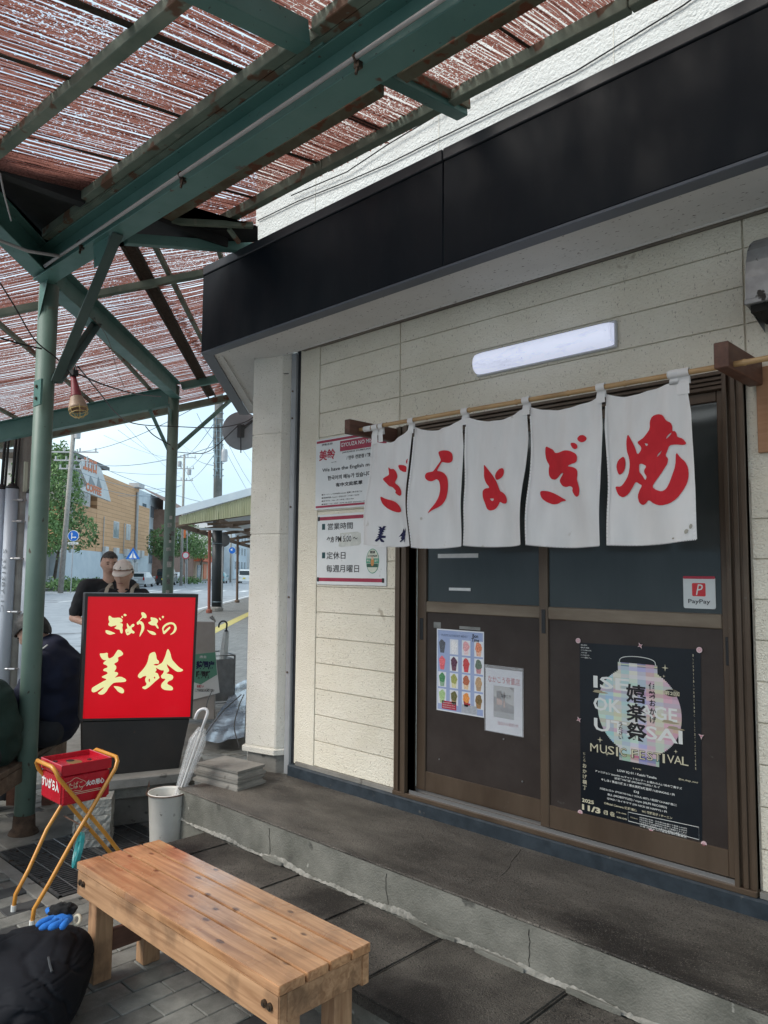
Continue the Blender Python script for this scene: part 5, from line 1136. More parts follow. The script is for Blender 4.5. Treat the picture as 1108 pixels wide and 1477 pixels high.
rc = onz(111, 1327, .300); tp = [rc+_r*.011*math.cos(t)+(Vector((_f.x, _f.y, 0))*.35+Vector((0, 0, 1))*.9)*.015*math.sin(t) for t in [2*math.pi*i/20 for i in range(20)]]
o = MB().tube(tp, .0055, 8, closed=True).build('tape_ring', pm('cream_tape', (.60,.54,.42), rough=.6), None, smooth=True, origin=tuple(rc)); tag(o, 'small cream coloured ring of tape at the right end of the blue glove', 'tape ring')
# ================================================================== REED ROOF
def reed_mat(name, c1, c2, hole, tint):
    m = bpy.data.materials.new(name); m.use_nodes = True; nt = m.node_tree; b = nt.nodes['Principled BSDF']; L = nt.links; out = nt.nodes['Material Output']
    geo = N_(nt, 'ShaderNodeNewGeometry')
    no = N_(nt, 'ShaderNodeTexNoise'); no.inputs['Scale'].default_value = 110; no.inputs['Detail'].default_value = 5; L.new(geo.outputs['Position'], no.inputs['Vector'])
    r_ = N_(nt, 'ShaderNodeValToRGB'); r_.color_ramp.elements[0].position = .35; r_.color_ramp.elements[1].position = .65; r_.color_ramp.elements[0].color = (*c1, 1); r_.color_ramp.elements[1].color = (*c2, 1); L.new(no.outputs['Fac'], r_.inputs[0]); L.new(r_.outputs[0], b.inputs['Base Color']); b.inputs['Roughness'].default_value = .8
    n2 = N_(nt, 'ShaderNodeTexNoise'); n2.inputs['Scale'].default_value = 125; n2.inputs['Detail'].default_value = 2.5; n2.inputs['Roughness'].default_value = .7; mpz = N_(nt, 'ShaderNodeMapping'); mpz.inputs['Scale'].default_value = (1.35, .62, 1); L.new(geo.outputs['Position'], mpz.inputs['Vector']); L.new(mpz.outputs[0], n2.inputs['Vector'])
    n3 = N_(nt, 'ShaderNodeTexNoise'); n3.inputs['Scale'].default_value = 1.7; n3.inputs['Detail'].default_value = 3; L.new(geo.outputs['Position'], n3.inputs['Vector'])
    ad = N_(nt, 'ShaderNodeMath', operation='MULTIPLY_ADD'); ad.inputs[1].default_value = .28; L.new(n3.outputs['Fac'], ad.inputs[0]); L.new(n2.outputs['Fac'], ad.inputs[2])
    mr = N_(nt, 'ShaderNodeMapRange'); mr.inputs['From Min'].default_value = hole+.006; mr.inputs['From Max'].default_value = hole+.05; L.new(ad.outputs[0], mr.inputs['Value'])
    tl = N_(nt, 'ShaderNodeBsdfTranslucent'); tl.inputs['Color'].default_value = (*tint, 1); ms = N_(nt, 'ShaderNodeMixShader'); ms.inputs[0].default_value = .34
    L.new(b.outputs[0], ms.inputs[1]); L.new(tl.outputs[0], ms.inputs[2]); tp = N_(nt, 'ShaderNodeBsdfTransparent'); m2 = N_(nt, 'ShaderNodeMixShader')
    L.new(mr.outputs[0], m2.inputs[0]); L.new(ms.outputs[0], m2.inputs[1]); L.new(tp.outputs[0], m2.inputs[2]); L.new(m2.outputs[0], out.inputs['Surface']); return m
reed_m = reed_mat('red_brown_reed', (.05,.02,.016), (.36,.17,.145), .712, (.48,.21,.165))
def reeds(name, O, across, along, La, Ll, parent, gapf, seg=9, pitch=.0125, kindlabel=None):
    """reeds side by side: O corner, unit vectors across and along, real gaps between them"""
    across = across.normalized(); along = along.normalized(); nrm = across.cross(along).normalized()
    if nrm.z < 0: nrm = -nrm
    mb = MB(); a = 0; rnd = random.Random(len(name)+int(La*10))
    while a < La:
        g = gapf(a, rnd); wd = pitch*rnd.uniform(.75, 1.25); zj = rnd.uniform(-.004, .004); sk = rnd.uniform(-.004, .004); e0 = rnd.uniform(-.03, .03); e1 = rnd.uniform(-.04, .04)
        n0 = len(mb.v)
        for i in range(seg+1):
            t = i/seg; l = e0+(Ll+e1-e0)*t; w_ = wd*((1.22 if a < 1.75 or 'far' in parent.name else 1.10)+.25*noise.noise(Vector((a*55, i*.75, len(name))))+.10*math.sin(a*900+i*1.7))
            c = O+across*(a+sk*math.sin(t*5+a*40)+.002*math.sin(i*2.1+a*300))+along*l+nrm*(zj+.012*math.sin(t*7+a*3))
            mb.v += [c, c+across*w_*.5+nrm*.0035, c+across*w_]
        for i in range(seg):
            k = n0+i*3; mb.f += [(k, k+1, k+4, k+3), (k+1, k+2, k+5, k+4)]
        a += wd+g
    o = mb.build(name, reed_m, parent); o['kind'] = 'stuff'; return o
SL = .14
roof = thing('reed_canopy', 'near canopy of red brown reed mats on rusty green beams beside the dark awning', 'canopy', (-2, 1.5, 3.4))
nearal = Vector((0, 1, SL)).normalized()
def zr(y, z0=3.4): return z0+SL*(y-1.78)
def gap_near(a, rnd):
    x = -3.68+a
    g = rnd.choice([-.002, -.001, 0, .001]) if x < -2.45 else rnd.choice([-.001, .0, .0015, .003])
    if x > -1.9: g = rnd.choice([.0, .0015, .003, .005])
    return g
reeds('reed_mat', Vector((-3.68, -.35, zr(-.35, 3.46))), Vector((1, 0, 0)), nearal, 5.9, 2.83, roof, gap_near, seg=26, pitch=.0108)
# darker overlaps where two mats meet, lying across
ov = MB()
for x, wd in ((-3.30, .02), (-2.78, .022), (-2.36, .03), (-1.55, .018), (-.9, .03)):
    for k in range(int(wd/.006)): ov.beam((x+k*.007, -.35, zr(-.35, 3.452)), (x+k*.007+.01, 2.44, zr(2.44, 3.452)), .005, .004)
ov.build('mat_overlap', pm('dark_reed', (.03,.022,.015), (.06,.045,.03), 40, rough=.9), roof)
rw_ = MB()
for y in (-.2, .45): rw_.tube([(-3.68, y, zr(y, 3.452)), (-1, y+.02, zr(y, 3.452)), (2.2, y, zr(y, 3.452))], .0016, 4)
rw_.build('binding_wire', rust_m, roof)
MB().ibeam((-4.50, 1.72, 3.20), (2.4, 1.745, 3.20), .112, .175, .009).build('main_beam', green_m, roof, bevel=.0015)
MB().angle((-4.30, 1.635, 3.378), (2.4, 1.665, 3.378), -.055, .055, .006).build('edge_angle', greenold_m, roof)
MB().beam((-3.70, 1.60, 3.40), (-2.02, 1.62, 3.40), .045, .05).beam((-1.92, 1.62, 3.40), (2.4, 1.64, 3.40), .045, .05).build('edge_angle', greenold_m, roof, bevel=.003)
MB().beam((-3.62, 2.025, 3.43), (-2.02, 2.04, 3.43), .06, .05).beam((-1.9, 2.04, 3.43), (2.4, 2.07, 3.44), .06, .05).build('purlin', rustbeam_m, roof, bevel=.003)
MB().beam((-3.82, 2.355, 3.505), (-2.73, 2.375, 3.515), .045, .055).beam((-2.725, 2.375, 3.512), (-1.14, 2.405, 3.515), .045, .055).beam((-1.135, 2.405, 3.515), (2.4, 2.44, 3.52), .045, .055).build('purlin', greenold_m, roof, bevel=.003)
MB().beam((-4.1, 1.065, 3.345), (-2.02, 1.195, 3.345), .05, .05).beam((-1.92, 1.2, 3.345), (2.4, 1.45, 3.345), .05, .05).build('purlin', greenold_m, roof, bevel=.003)
MB().beam((-4.1, .1, 3.22), (2.4, .3, 3.22), .05, .05).build('purlin', greenold_m, roof, bevel=.003)
MB().beam((-1.965, -.4, zr(-.4, 3.40)), (-1.965, 1.60, zr(1.60, 3.40)), .075, .09).build('cross_rafter', green_m, roof, bevel=.003)
MB().beam((-1.965, 1.66, zr(1.66, 3.42)), (-1.965, 2.50, zr(2.50, 3.42)), .062, .062).build('cross_rafter', green_m, roof, bevel=.003)
MB().beam((-1.925, 1.80, zr(1.80, 3.44)), (-1.925, 2.50, zr(2.5, 3.44)), .012, .05).build('cross_rafter', rustbeam_m, roof)
# dark gutter at the left end of the near roof
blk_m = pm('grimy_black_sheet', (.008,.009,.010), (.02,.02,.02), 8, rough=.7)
fa = onz(180, 345, 3.26); fb = onz(348, 357, 3.42)
gb0 = Vector((-4.55, 1.78, 3.22)); gdir = (onz(0, 340, 3.22)-gb0); gdir.z = 0; gdir.normalize()
gut = MB(); gpts = [(-3.70, -.3), (-3.66, 1.2), (-3.70, 1.55), (-3.60, 2.3), tuple(onz(372, 330, 3.435)[:2]), tuple(onz(372, 349, 3.435)[:2]), tuple(onz(182, 341, 3.435)[:2]), (-4.50, 1.80), tuple((gb0+gdir*1.2)[:2]), tuple((gb0+gdir*3)[:2])]
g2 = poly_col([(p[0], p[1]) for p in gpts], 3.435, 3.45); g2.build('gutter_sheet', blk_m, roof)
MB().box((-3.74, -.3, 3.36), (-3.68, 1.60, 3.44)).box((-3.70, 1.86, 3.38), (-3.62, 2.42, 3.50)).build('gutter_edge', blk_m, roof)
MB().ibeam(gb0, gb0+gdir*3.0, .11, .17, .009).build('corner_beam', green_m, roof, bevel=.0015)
MB().beam(fa, fb+(fb-fa)*.5, .05, .055).build('fold_beam', green_m, roof, bevel=.003)
MB().beam(onz(215, 318, 3.40), onz(365, 325, 3.45), .03, .03).beam(onz(330, 330, 3.42), onz(345, 350, 3.38), .02, .02).build('fold_tie', greenold_m, roof)
# first pole
pole = thing('canopy_pole', 'thick old green pole with rust stains standing behind the ashtray', 'pole', (-4.56, 1.78, 0))
MB().tube([(-4.56, 1.782, 0), (-4.552, 1.78, 1.5), (-4.535, 1.775, 3.2)], .0555, 24).build('pole_shaft', pole_m, pole, smooth=True)
MB().lathe([(.0, .0), (.085, 0), (.075, .02), (.062, .035), (.0585, .10), (.057, .11)], (-4.56, 1.782, .0), 24).build('rusty_foot', pm('rusted_pole_foot', (.05,.03,.02), (.11,.07,.045), 30, rough=.9, bump=1, bscale=50), pole, smooth=True)
MB().add([(-4.535, 1.72, 3.2), (-4.535, 1.72, 2.98), (-4.42, 1.72, 3.2)], [(0, 1, 2)]).build('gusset_plate', green_m, pole); MB().box((-4.50, 1.70, 2.45), (-4.40, 1.712, 2.60)).build('gusset_plate', green_m, pole)
MB().tube([(-4.45, 1.70, 2.56), (-4.45, 1.69, 2.56)], .010, 6).tube([(-4.45, 1.70, 2.49), (-4.45, 1.69, 2.49)], .010, 6).build('bolt', bolt_m, pole)
br1, br2 = ony(88, 552, 1.74), ony(178, 340, 1.74)
braced_m = pm('dark_green_steel', (.04,.075,.07), (.07,.11,.10), 5, rough=.6, spots=((.10,.06,.04), 14, .66))
MB().angle(br1, br2, .055, .05, .006).build('brace', braced_m, roof)
e2 = G(5.35, -1.74, 3.24); MB().angle((-4.47, 1.80, 2.60), e2, .05, .05, .006).build('brace', braced_m, roof)
MB().add([(-3.78, 1.695, 3.2), (-3.60, 1.695, 3.2), (-3.68, 1.695, 3.07), (-3.76, 1.695, 3.07)], [(0, 3, 2, 1)]).build('gusset_plate', green_m, roof)
# conduit on the beam
cdm = pm('grey_white_conduit', (.34,.33,.32), (.42,.41,.40), 8, rough=.5)
cpts = [Vector((2.3, 1.652, 3.222)), Vector((-2.0, 1.652, 3.222)), Vector((-3.9, 1.645, 3.215)), Vector((-4.22, 1.62, 3.19)), onz(85, 369, 3.17), onz(40, 362, 3.17), onz(0, 347, 3.17), onz(-60, 315, 3.17)]
MB().tube(cpts, .0085, 8).build('cable_conduit', cdm, roof, smooth=True)
for x in (-3.85, -2.85, -1.75, -.8):
    MB().tube([(x, 1.652, 3.208), (x, 1.640, 3.222), (x, 1.652, 3.237)], .005, 6).box((x-.012, 1.655, 3.19), (x+.012, 1.675, 3.212)).tube([(x, 1.66, 3.19), (x, 1.655, 3.165)], .006, 6).build('conduit_clip', bolt_m, roof)
# ---- far roof along the street
far = thing('far_canopy', 'street side canopy of reed mats sloping up to the shop behind the first green pole', 'canopy', G(7, -2, 3.4))
MS = .24
def FR(s, n, dz=0): return G(s, n, 3.46+MS*(n+1.77)+dz)
fal = (FR(0, 1)-FR(0, 0)).normalized()
def gap_far(a, rnd): return rnd.choice([-.002, .0, .001, .003])
reeds('reed_mat', FR(4.62, -4.45, .10), SD, fal, 2.5, 3.16, far, gap_far, seg=22, pitch=.015)
reeds('reed_mat', FR(7.1, -4.45, .115), SD, fal, 2.05, 3.16, far, gap_far, seg=22, pitch=.015)
reeds('reed_mat', FR(4.62, -1.42, .13), SD, fal, 4.5, 1.3, far, gap_far, seg=10, pitch=.015)
def gap_old(a, rnd): return rnd.uniform(.0, .012)
os_ = MB()
for n_ in (-1.52, -1.44): os_.beam(FR(4.65, n_+.10, .06), FR(9.0, n_-.05, .06), .014, .012)
for k in range(230): q_ = 4.66+k*.0188; n_ = -1.42-.15*(q_-4.65)/4.35; os_.beam(FR(q_, n_-.02, .07), FR(q_+random.uniform(-.002, .002), n_+.085, .07), .009, .006)
os_.build('old_reed_strip', MATS['dark_reed'], far)['kind'] = 'stuff'
for s in (5.42,): MB().beam(FR(s, -4.5, .02), FR(s, -.7, .02), .05, .05).build('cross_purlin', greenold_m, far, bevel=.003)
MB().ibeam(FR(8.19, -4.5, -.16), FR(8.19, -1.80, -.16), .10, .20, .009).build('cross_beam', green_m, far, bevel=.0015)
MB().beam(FR(8.19, -1.72, .03), FR(8.19, -.75, .03), .06, .08).build('cross_beam', green_m, far, bevel=.003)
MB().angle(FR(9.08, -4.6, -.02), FR(9.08, -.8, -.02), .07, .09, .008).build('edge_beam', greenold_m, far)
for (sa, na, sb, nb, w_) in ((4.65, -2.52, 9.0, -2.72, .03), (4.65, -1.98, 9.0, -2.08, .028), (4.65, -1.24, 9.0, -1.34, .03), (4.65, -.86, 9.0, -.92, .028), (4.65, -3.35, 9, -3.5, .03), (4.65, -4.1, 9.0, -4.2, .03)):
    MB().beam(FR(sa, na, .075), FR(sb, nb, .075), w_, .035).build('batten', greenold_m, far)
rg = MB()
for k in range(24):
    s = random.uniform(4.7, 9.0); n_ = random.choice([-2.6, -2.03, -.89, -3.4])+random.uniform(-.03, .03); rg.beam(FR(s, n_-.02, .06), FR(s+random.uniform(-.01, .01), n_+.03, .06), .008, .006)
o = rg.build('frayed_reed', MATS['dark_reed'], far); o['kind'] = 'stuff'
MB().ibeam((-4.56, 1.80, 3.19), (G(8.19, -1.77, 3.36)), .105, .17, .009).build('long_beam', green_m, far, bevel=.0015)
p2 = G(8.19, -1.80, 0)
pole2 = thing('canopy_pole', 'dark green pole covered in old stickers behind the red floor sign', 'pole', p2)
MB().tube([p2, p2+Vector((0, 0, 3.5))], .058, 20).build('pole_shaft', pole_m, pole2, smooth=True)
st_ = [pm('old_sticker_white', (.5,.5,.48), (.3,.3,.28), 60, rough=.7), pm('old_sticker_dark', (.05,.05,.06), (.2,.2,.2), 80, rough=.7), pm('old_sticker_pale', (.35,.38,.36), (.2,.22,.2), 70, rough=.7)]
vdir = (CAM-p2); vdir.z = 0; vdir.normalize(); vs_dir = Vector((0, 0, 1)).cross(vdir)
for k in range(13):
    z = 1.02+k*.085+random.uniform(-.02, .02); w_ = random.uniform(.02, .05); h_ = random.uniform(.02, .06); a0 = random.uniform(-.5, .3)
    pts = []; mb = MB()
    for i in range(5):
        an = a0+(w_*2/.058)*i/4*.5; d_ = vdir*math.cos(an)+vs_dir*math.sin(an); pts.append(d_)
    mb.v = [p2+d_*.0595+Vector((0, 0, z)) for d_ in pts]+[p2+d_*.0595+Vector((0, 0, z+h_)) for d_ in pts]; mb.f = [(i, i+1, i+6, i+5) for i in range(4)]
    mb.build('old_sticker', st_[k % 3], pole2)
MB().beam(p2+Vector((0, 0, 2.78)), FR(9.0, -1.30, -.02), .035, .035).build('brace', green_m, far)
MB().beam(p2+Vector((0, 0, 2.72)), FR(8.19, -2.05, -.16), .035, .035).build('brace', green_m, far)
MB().add([p2+Vector((0, 0, 3.22))-SD*.30, p2+Vector((0, 0, 3.02)), p2+Vector((0, 0, 3.22))], [(0, 1, 2)]).build('gusset_plate', green_m, far)
# work lamp
wl = thing('work_lamp', 'red work lamp with a wire cage hanging from the brace of the green pole', 'lamp', (-4.22, 1.85, 2.58))
lt = dep(106, 543, 4.35); lb_ = dep(114, 597, 4.30); ld = (lb_-lt); LL = ld.length; ld.normalize()
MB().lathe([(.0, 0), (.014, .0), (.018, .03), (.030, LL*.52), (.034, LL*.55), (0, LL*.56)], lt, 18, ld).build('lamp_grip', pm('faded_red_plastic', (.22,.035,.05), (.30,.06,.07), 12, rough=.5), wl, smooth=True)
MB().lathe([(.034, LL*.56), (.052, LL*.82), (.054, LL*.86), (.045, LL*.88)], lt, 18, ld).build('lamp_shade', pm('yellowed_plastic', (.42,.28,.20), (.5,.36,.26), 20, rough=.5), wl, smooth=True)
cg = MB(); ca = ld.cross(Vector((0, 0, 1))).normalized() if abs(ld.z) < .99 else Vector((1, 0, 0)); cb = ld.cross(ca)
for k in range(6):
    an = math.pi*k/3; d_ = ca*math.cos(an)+cb*math.sin(an); cg.tube([lt+ld*LL*.84+d_*.052, lt+ld*LL*.96+d_*.050, lt+ld*LL*1.08+d_*.025, lt+ld*LL*1.10], .0022, 5)
for rr_, q in ((.052, .90), (.048, .99)): cg.tube([lt+ld*LL*q+(ca*math.cos(2*math.pi*i/18)+cb*math.sin(2*math.pi*i/18))*rr_ for i in range(18)], .0022, 5, closed=True)
cg.build('wire_cage', pm('yellow_wire', (.55,.40,.16), rough=.5), wl)
MB().tube([lt, lt+Vector((0, 0, .03)), lt+Vector((.02, 0, .06)), lt+Vector((.03, 0, .03))], .004, 6).box(lt+Vector((-.02, -.015, 0)), lt+Vector((.03, .015, .035))).build('lamp_hook', black_m, wl)
# loose cables
def cable(pts, r, lb, name='hanging_cable', m=None, grp=None):
    P3 = [dep(*p) for p in pts]; Q = []
    for i in range(len(P3)-1):
        p0 = P3[max(0, i-1)]; p1 = P3[i]; p2_ = P3[i+1]; p3 = P3[min(len(P3)-1, i+2)]
        for k in range(5):
            t = k/5; Q.append(.5*((2*p1)+(-p0+p2_)*t+(2*p0-5*p1+4*p2_-p3)*t*t+(-p0+3*p1-3*p2_+p3)*t**3))
    Q.append(P3[-1]); o = MB().tube(Q, r, 6).build(name, m or black_m, None, smooth=True, origin=tuple(P3[0])); tag(o, lb, 'cable', grp); return o
cable([(-8, 395, 3.6), (20, 440, 3.8), (50, 490, 4.0), (82, 517, 4.2), (106, 545, 4.35)], .004, 'black cable sagging from the upper left to the work lamp')
cable([(-5, 486, 4.1), (30, 496, 4.2), (60, 503, 4.3)], .005, 'short thick black cable running behind the green pole')
cable([(110, 538, 4.4), (150, 555, 4.8), (195, 568, 5.5), (232, 572, 6.6)], .005, 'black cable from the work lamp to the second pole')
cable([(112, 528, 4.4), (140, 562, 4.9), (172, 600, 5.6), (200, 612, 6.2), (250, 615, 6.9), (310, 617, 6.2), (350, 610, 5.6), (366, 601, 5.3)], .0045, 'black cable sagging across the sky from the lamp to the corner pillar')
cable([(210, 615, 7.2), (222, 628, 7.3), (246, 642, 7.4)], .005, 'short black cable looping down to the stickered pole')
cable([(256, 652, 7.5), (290, 654, 7.0), (310, 645, 6.6), (335, 622, 6.3), (345, 612, 6.2)], .004, 'black antenna cable curving from the second pole to the dish')
cable([(0, 250, 3.0), (6, 280, 3.3), (16, 318, 3.6)], .004, 'pale cable hanging at the upper left under the mats', m=cdm)
cable([(128, 455, 4.6), (148, 475, 5), (160, 500, 5.4), (168, 530, 5.9), (180, 560, 6.4)], .002, 'thin string hanging under the far reed mats', m=rust_m)
# satellite dish
dp = dep(349, 622, 8.9)
dish = thing('satellite_dish', 'grey satellite dish seen from behind beside the corner pillar', 'satellite dish', dp)
dm = pm('dish_grey', (.34,.37,.41), (.40,.43,.47), 8, rough=.5); dax = (-_f+_r*.25-Vector((0, 0, .2))).normalized()
MB().lathe([(0, .012), (.10, .008), (.18, -.008), (.225, -.03), (.228, -.034), (.18, -.014), (.10, .002), (0, .006)], dp, 36, dax).build('dish_reflector', dm, dish, smooth=True)
MB().box(dp-_f*.06+Vector((-.03, -.03, -.08)), dp-_f*.06+Vector((.03, .03, .07))).tube([dp-_f*.06, dp+_r*.12-_f*.02+Vector((0, 0, .12)), dp+_r*.2+Vector((0, 0, .12))], .015, 8).tube([dp-_f*.06+Vector((0, 0, -.08)), dp-_f*.03+Vector((0, 0, -.26))], .007, 6).tube([dp-_f*.07+Vector((-.06, 0, .05)), dp-_f*.07+Vector((.05, 0, .06))], .012, 8).build('dish_mount', pm('dark_mount', (.05,.055,.06), rough=.6), dish)

# ---- grey pole with protective pipes at the left
up0 = dep(29, 812, 8.3); up0.z = 0
upn = thing('utility_pole', 'concrete utility pole flanked by pale grey cable pipes at the left edge', 'utility pole', up0)
cpole_m = pm('utility_pole_concrete', (.26,.25,.23), (.36,.35,.32), 6, rough=.9, bump=.4, bscale=80, spots=((.20,.18,.16), 9, .66))
pipe_m = pm('pale_blue_grey_pipe', (.38,.43,.50), (.47,.52,.58), 5, rough=.5, stretch=(1,1,.3), rvar=.1)
MB().tube([up0, up0+Vector((0, 0, 3.1))], [.098, .09], 20).build('pole_shaft', cpole_m, upn, smooth=True)
rl = _r.copy(); rl.z = 0; rl.normalize(); fl = Vector((_f.x, _f.y, 0)).normalized()
def vp_(x, d): p = dep(x, 812, d); p.z = 0; return p
for x, r_, top, d in ((12.5, .066, 704, 8.18), (40.5, .052, 711, 8.2), (-3, .05, 705, 8.2)):
    p = vp_(x, d); zt = dep(x, top, d).z
    MB().tube([p, p+Vector((0, 0, zt))], r_, 18).build('cable_pipe', pipe_m, upn, smooth=True)
    MB().tube([p+Vector((0, 0, zt)), p+Vector((0, 0, zt+.02)), p+Vector((0, 0, zt+.06))], [r_*1.03, r_*.95, r_*.35], 16).tube([p+Vector((0, 0, zt+.03)), p+Vector((.01, .01, 3.05))], .018, 8).tube([p+Vector((.04, .02, zt+.03)), p+Vector((.03, .04, 3.05))], .014, 8).build('pipe_cap', black_m, upn, smooth=True)
for z in (.45, 1.05, 1.62, 2.02, 2.25):
    bnd = [up0+(rl*math.cos(t)*.20-fl*math.sin(t)*.17)+Vector((0, 0, z)) for t in [math.pi*i/12 for i in range(13)]]
    MB().tube(bnd, .008, 6).tube([up0+rl*.03-fl*.19+Vector((0, 0, z)), up0+rl*.09-fl*.19+Vector((0, 0, z))], .016, 8).build('pole_band', al_m, upn)
MB().box(up0-fl*.10+rl*.05+Vector((-.01, -.01, 2.35)), up0-fl*.10+rl*.05+Vector((.025, .025, 2.68))).build('number_plate', pm('pole_tag', (.6,.62,.5), rough=.5), upn)
TPp = Plane(vp_(12.5, 8.18)+fl*-.067-rl*.02, rl); text('lettering', 'S-33138Y-1C', pm('stamped_grey', (.22,.25,.28), rough=.6), Plane(TPp.O, Vector((0, 0, -1)), rl), -1.72, -.012, -1.05, .025, upn, off=.003)
# ================================================================== PEOPLE
skin_m = pm('skin_tone', (.46,.27,.20), (.54,.33,.25), 18, rough=.55, sub=0)
hair_m = pm('black_hair', (.008,.007,.007), (.022,.020,.019), 90, rough=.55, bump=.6, bscale=160, bdist=.003)
def capsules(nodes, edges):
    V, F = [], []
    def sph(c, r_):
        bm = bmesh.new(); bmesh.ops.create_icosphere(bm, subdivisions=2 if r_ < .03 else 3, radius=r_*1.01); n = len(V)
        V.extend([c+v.co for v in bm.verts]); F.extend([tuple(n+v.index for v in f.verts) for f in bm.faces]); bm.free()
    for p, r_ in nodes.values(): sph(Vector(p), r_)
    for a, b in edges:
        (p, r0), (q, r1) = nodes[a], nodes[b]; t = MB().tube([p, Vector(p).lerp(Vector(q), .5), q], [r0, (r0+r1)/2, r1], 16); n = len(V); V.extend(t.v); F.extend([tuple(reversed([i+n for i in f])) if False else tuple(i+n for i in f) for f in t.f])
    return V, F
def skinned(name, nodes, edges, mat, parent, root=None, sub=2, bump=0, extra=None, voxel=.014, origin=None):
    """one continuous surface over a jointed figure: tapered limbs fused by a voxel remesh"""
    vs_, fs = capsules(nodes, edges)
    for ev_, ef in (extra or []): n = len(vs_); vs_ += list(ev_); fs += [tuple(i+n for i in f) for f in ef]
    me = bpy.data.meshes.new('tmp'); me.from_pydata([tuple(v) for v in vs_], [], fs); o = bpy.data.objects.new('tmp', me); COL.objects.link(o)
    bm = bmesh.new(); bm.from_mesh(me); bmesh.ops.recalc_face_normals(bm, faces=bm.faces[:]); bm.to_mesh(me); bm.free()
    rm = o.modifiers.new('r', 'REMESH'); rm.mode = 'VOXEL'; rm.voxel_size = voxel; sm_ = o.modifiers.new('s', 'SMOOTH'); sm_.iterations = 2 if voxel < .01 else 7; sm_.factor = .5
    dg = bpy.context.evaluated_depsgraph_get(); m2 = bpy.data.meshes.new_from_object(o.evaluated_get(dg)); bpy.data.objects.remove(o)
    if bump:
        nv = [v.co+v.normal*bump*(noise.noise(v.co*7)+1.0*(.5-2*abs(noise.noise(Vector((v.co.x*9, v.co.y*9, v.co.z*14)))))) for v in m2.vertices]
    else: nv = [v.co.copy() for v in m2.vertices]
    fs = [tuple(p.vertices) for p in m2.polygons]; bpy.data.meshes.remove(m2)
    return mk(name, nv, fs, mat, parent, smooth=True)
def head_geo(c, F, U, w=.073, dpt=.093, h=.110):
    """face-shaped head: brow, nose, eye sockets, mouth, jaw; returns vertices and faces"""
    F = F.normalized(); Rr = F.cross(U).normalized(); U = Rr.cross(F).normalized()
    bm = bmesh.new(); bmesh.ops.create_icosphere(bm, subdivisions=5, radius=1); vs_ = []
    for v in bm.verts:
        x, y, z = v.co
        jaw = 1-.30*max(0, -z-.1)**1.1; yy = y*(1-.10*max(0, -z)); X = x*w*jaw; Y = yy*dpt*(1 if y > 0 else 1.02); Z = z*h
        if y > 0:
            g = lambda cx, cz, sx, sz: math.exp(-((X-cx)/sx)**2-((Z-cz)/sz)**2)
            Y += .021*g(0, -.022, .012, .018)+.008*g(0, .006, .008, .02)-.010*g(.030, .008, .014, .010)-.010*g(-.030, .008, .014, .010)+.006*g(0, .028, .04, .010)+.006*g(0, -.058, .022, .008)-.003*g(0, -.064, .018, .003)+.007*g(0, -.088, .02, .012)
        vs_.append(c+Rr*X+F*Y+U*Z)
    fs = [tuple(x_.index for x_ in f.verts) for f in bm.faces]; bm.free(); out = [(vs_, fs)]
    for s_ in (-1, 1):
        bm = bmesh.new(); bmesh.ops.create_icosphere(bm, subdivisions=3, radius=1); out.append(([c+Rr*(s_*(w*.98)+v.co.x*.009)+F*(-.008+v.co.y*.016)+U*(-.004+v.co.z*.028) for v in bm.verts], [tuple(x_.index for x_ in f.verts) for f in bm.faces])); bm.free()
    return out, Rr, F, U
def face_bits(c, Rr, F, U, parent, w=.073, dpt=.093):
    dk = pm('dark_eye', (.01,.008,.007), rough=.3); lip_ = pm('lip_tone', (.27,.10,.08), rough=.5)
    e = MB()
    for s_ in (-1, 1):
        p = c+Rr*.030*s_+F*(dpt*.905)+U*.008
        e.tube([p-Rr*.010, p+F*.003, p+Rr*.010], [.002, .0046, .002], 8)
        q = p+U*.020+F*.004; e.tube([q-Rr*.014-U*.002, q, q+Rr*.014-U*.003], [.002, .004, .002], 6)
    e.build('eyes_and_brows', dk, parent)
    p = c+F*(dpt*.93)-U*.062; MB().tube([p-Rr*.020, p+F*.006, p+Rr*.020], [.002, .0042, .002], 8).build('lips', lip_, parent)
def hair_cap(c, Rr, F, U, parent, w, dpt, h, cut=.35, scale=1.08, mat=None, nameh='hair'):
    bm = bmesh.new(); bmesh.ops.create_icosphere(bm, subdivisions=5, radius=1); kill = []
    for v in bm.verts:
        x, y, z = v.co; lim = cut if y > 0 else cut-(-y)*.95
        if z < lim-.03*noise.noise(v.co*9): kill.append(v)
    bmesh.ops.delete(bm, geom=kill, context='VERTS')
    for v in bm.verts:
        x, y, z = v.co; k = scale+.035*noise.noise(v.co*7); v.co = c+Rr*x*w*k+F*y*dpt*k+U*z*h*k-wloc(parent)
    me = bpy.data.meshes.new(nameh); bm.to_mesh(me); bm.free(); me.materials.append(mat or hair_m); me.polygons.foreach_set('use_smooth', [True]*len(me.polygons))
    o = bpy.data.objects.new(nameh, me); COL.objects.link(o); o.parent = parent; md = o.modifiers.new('thickness', 'SOLIDIFY'); md.thickness = .006; md.offset = 1
    return o
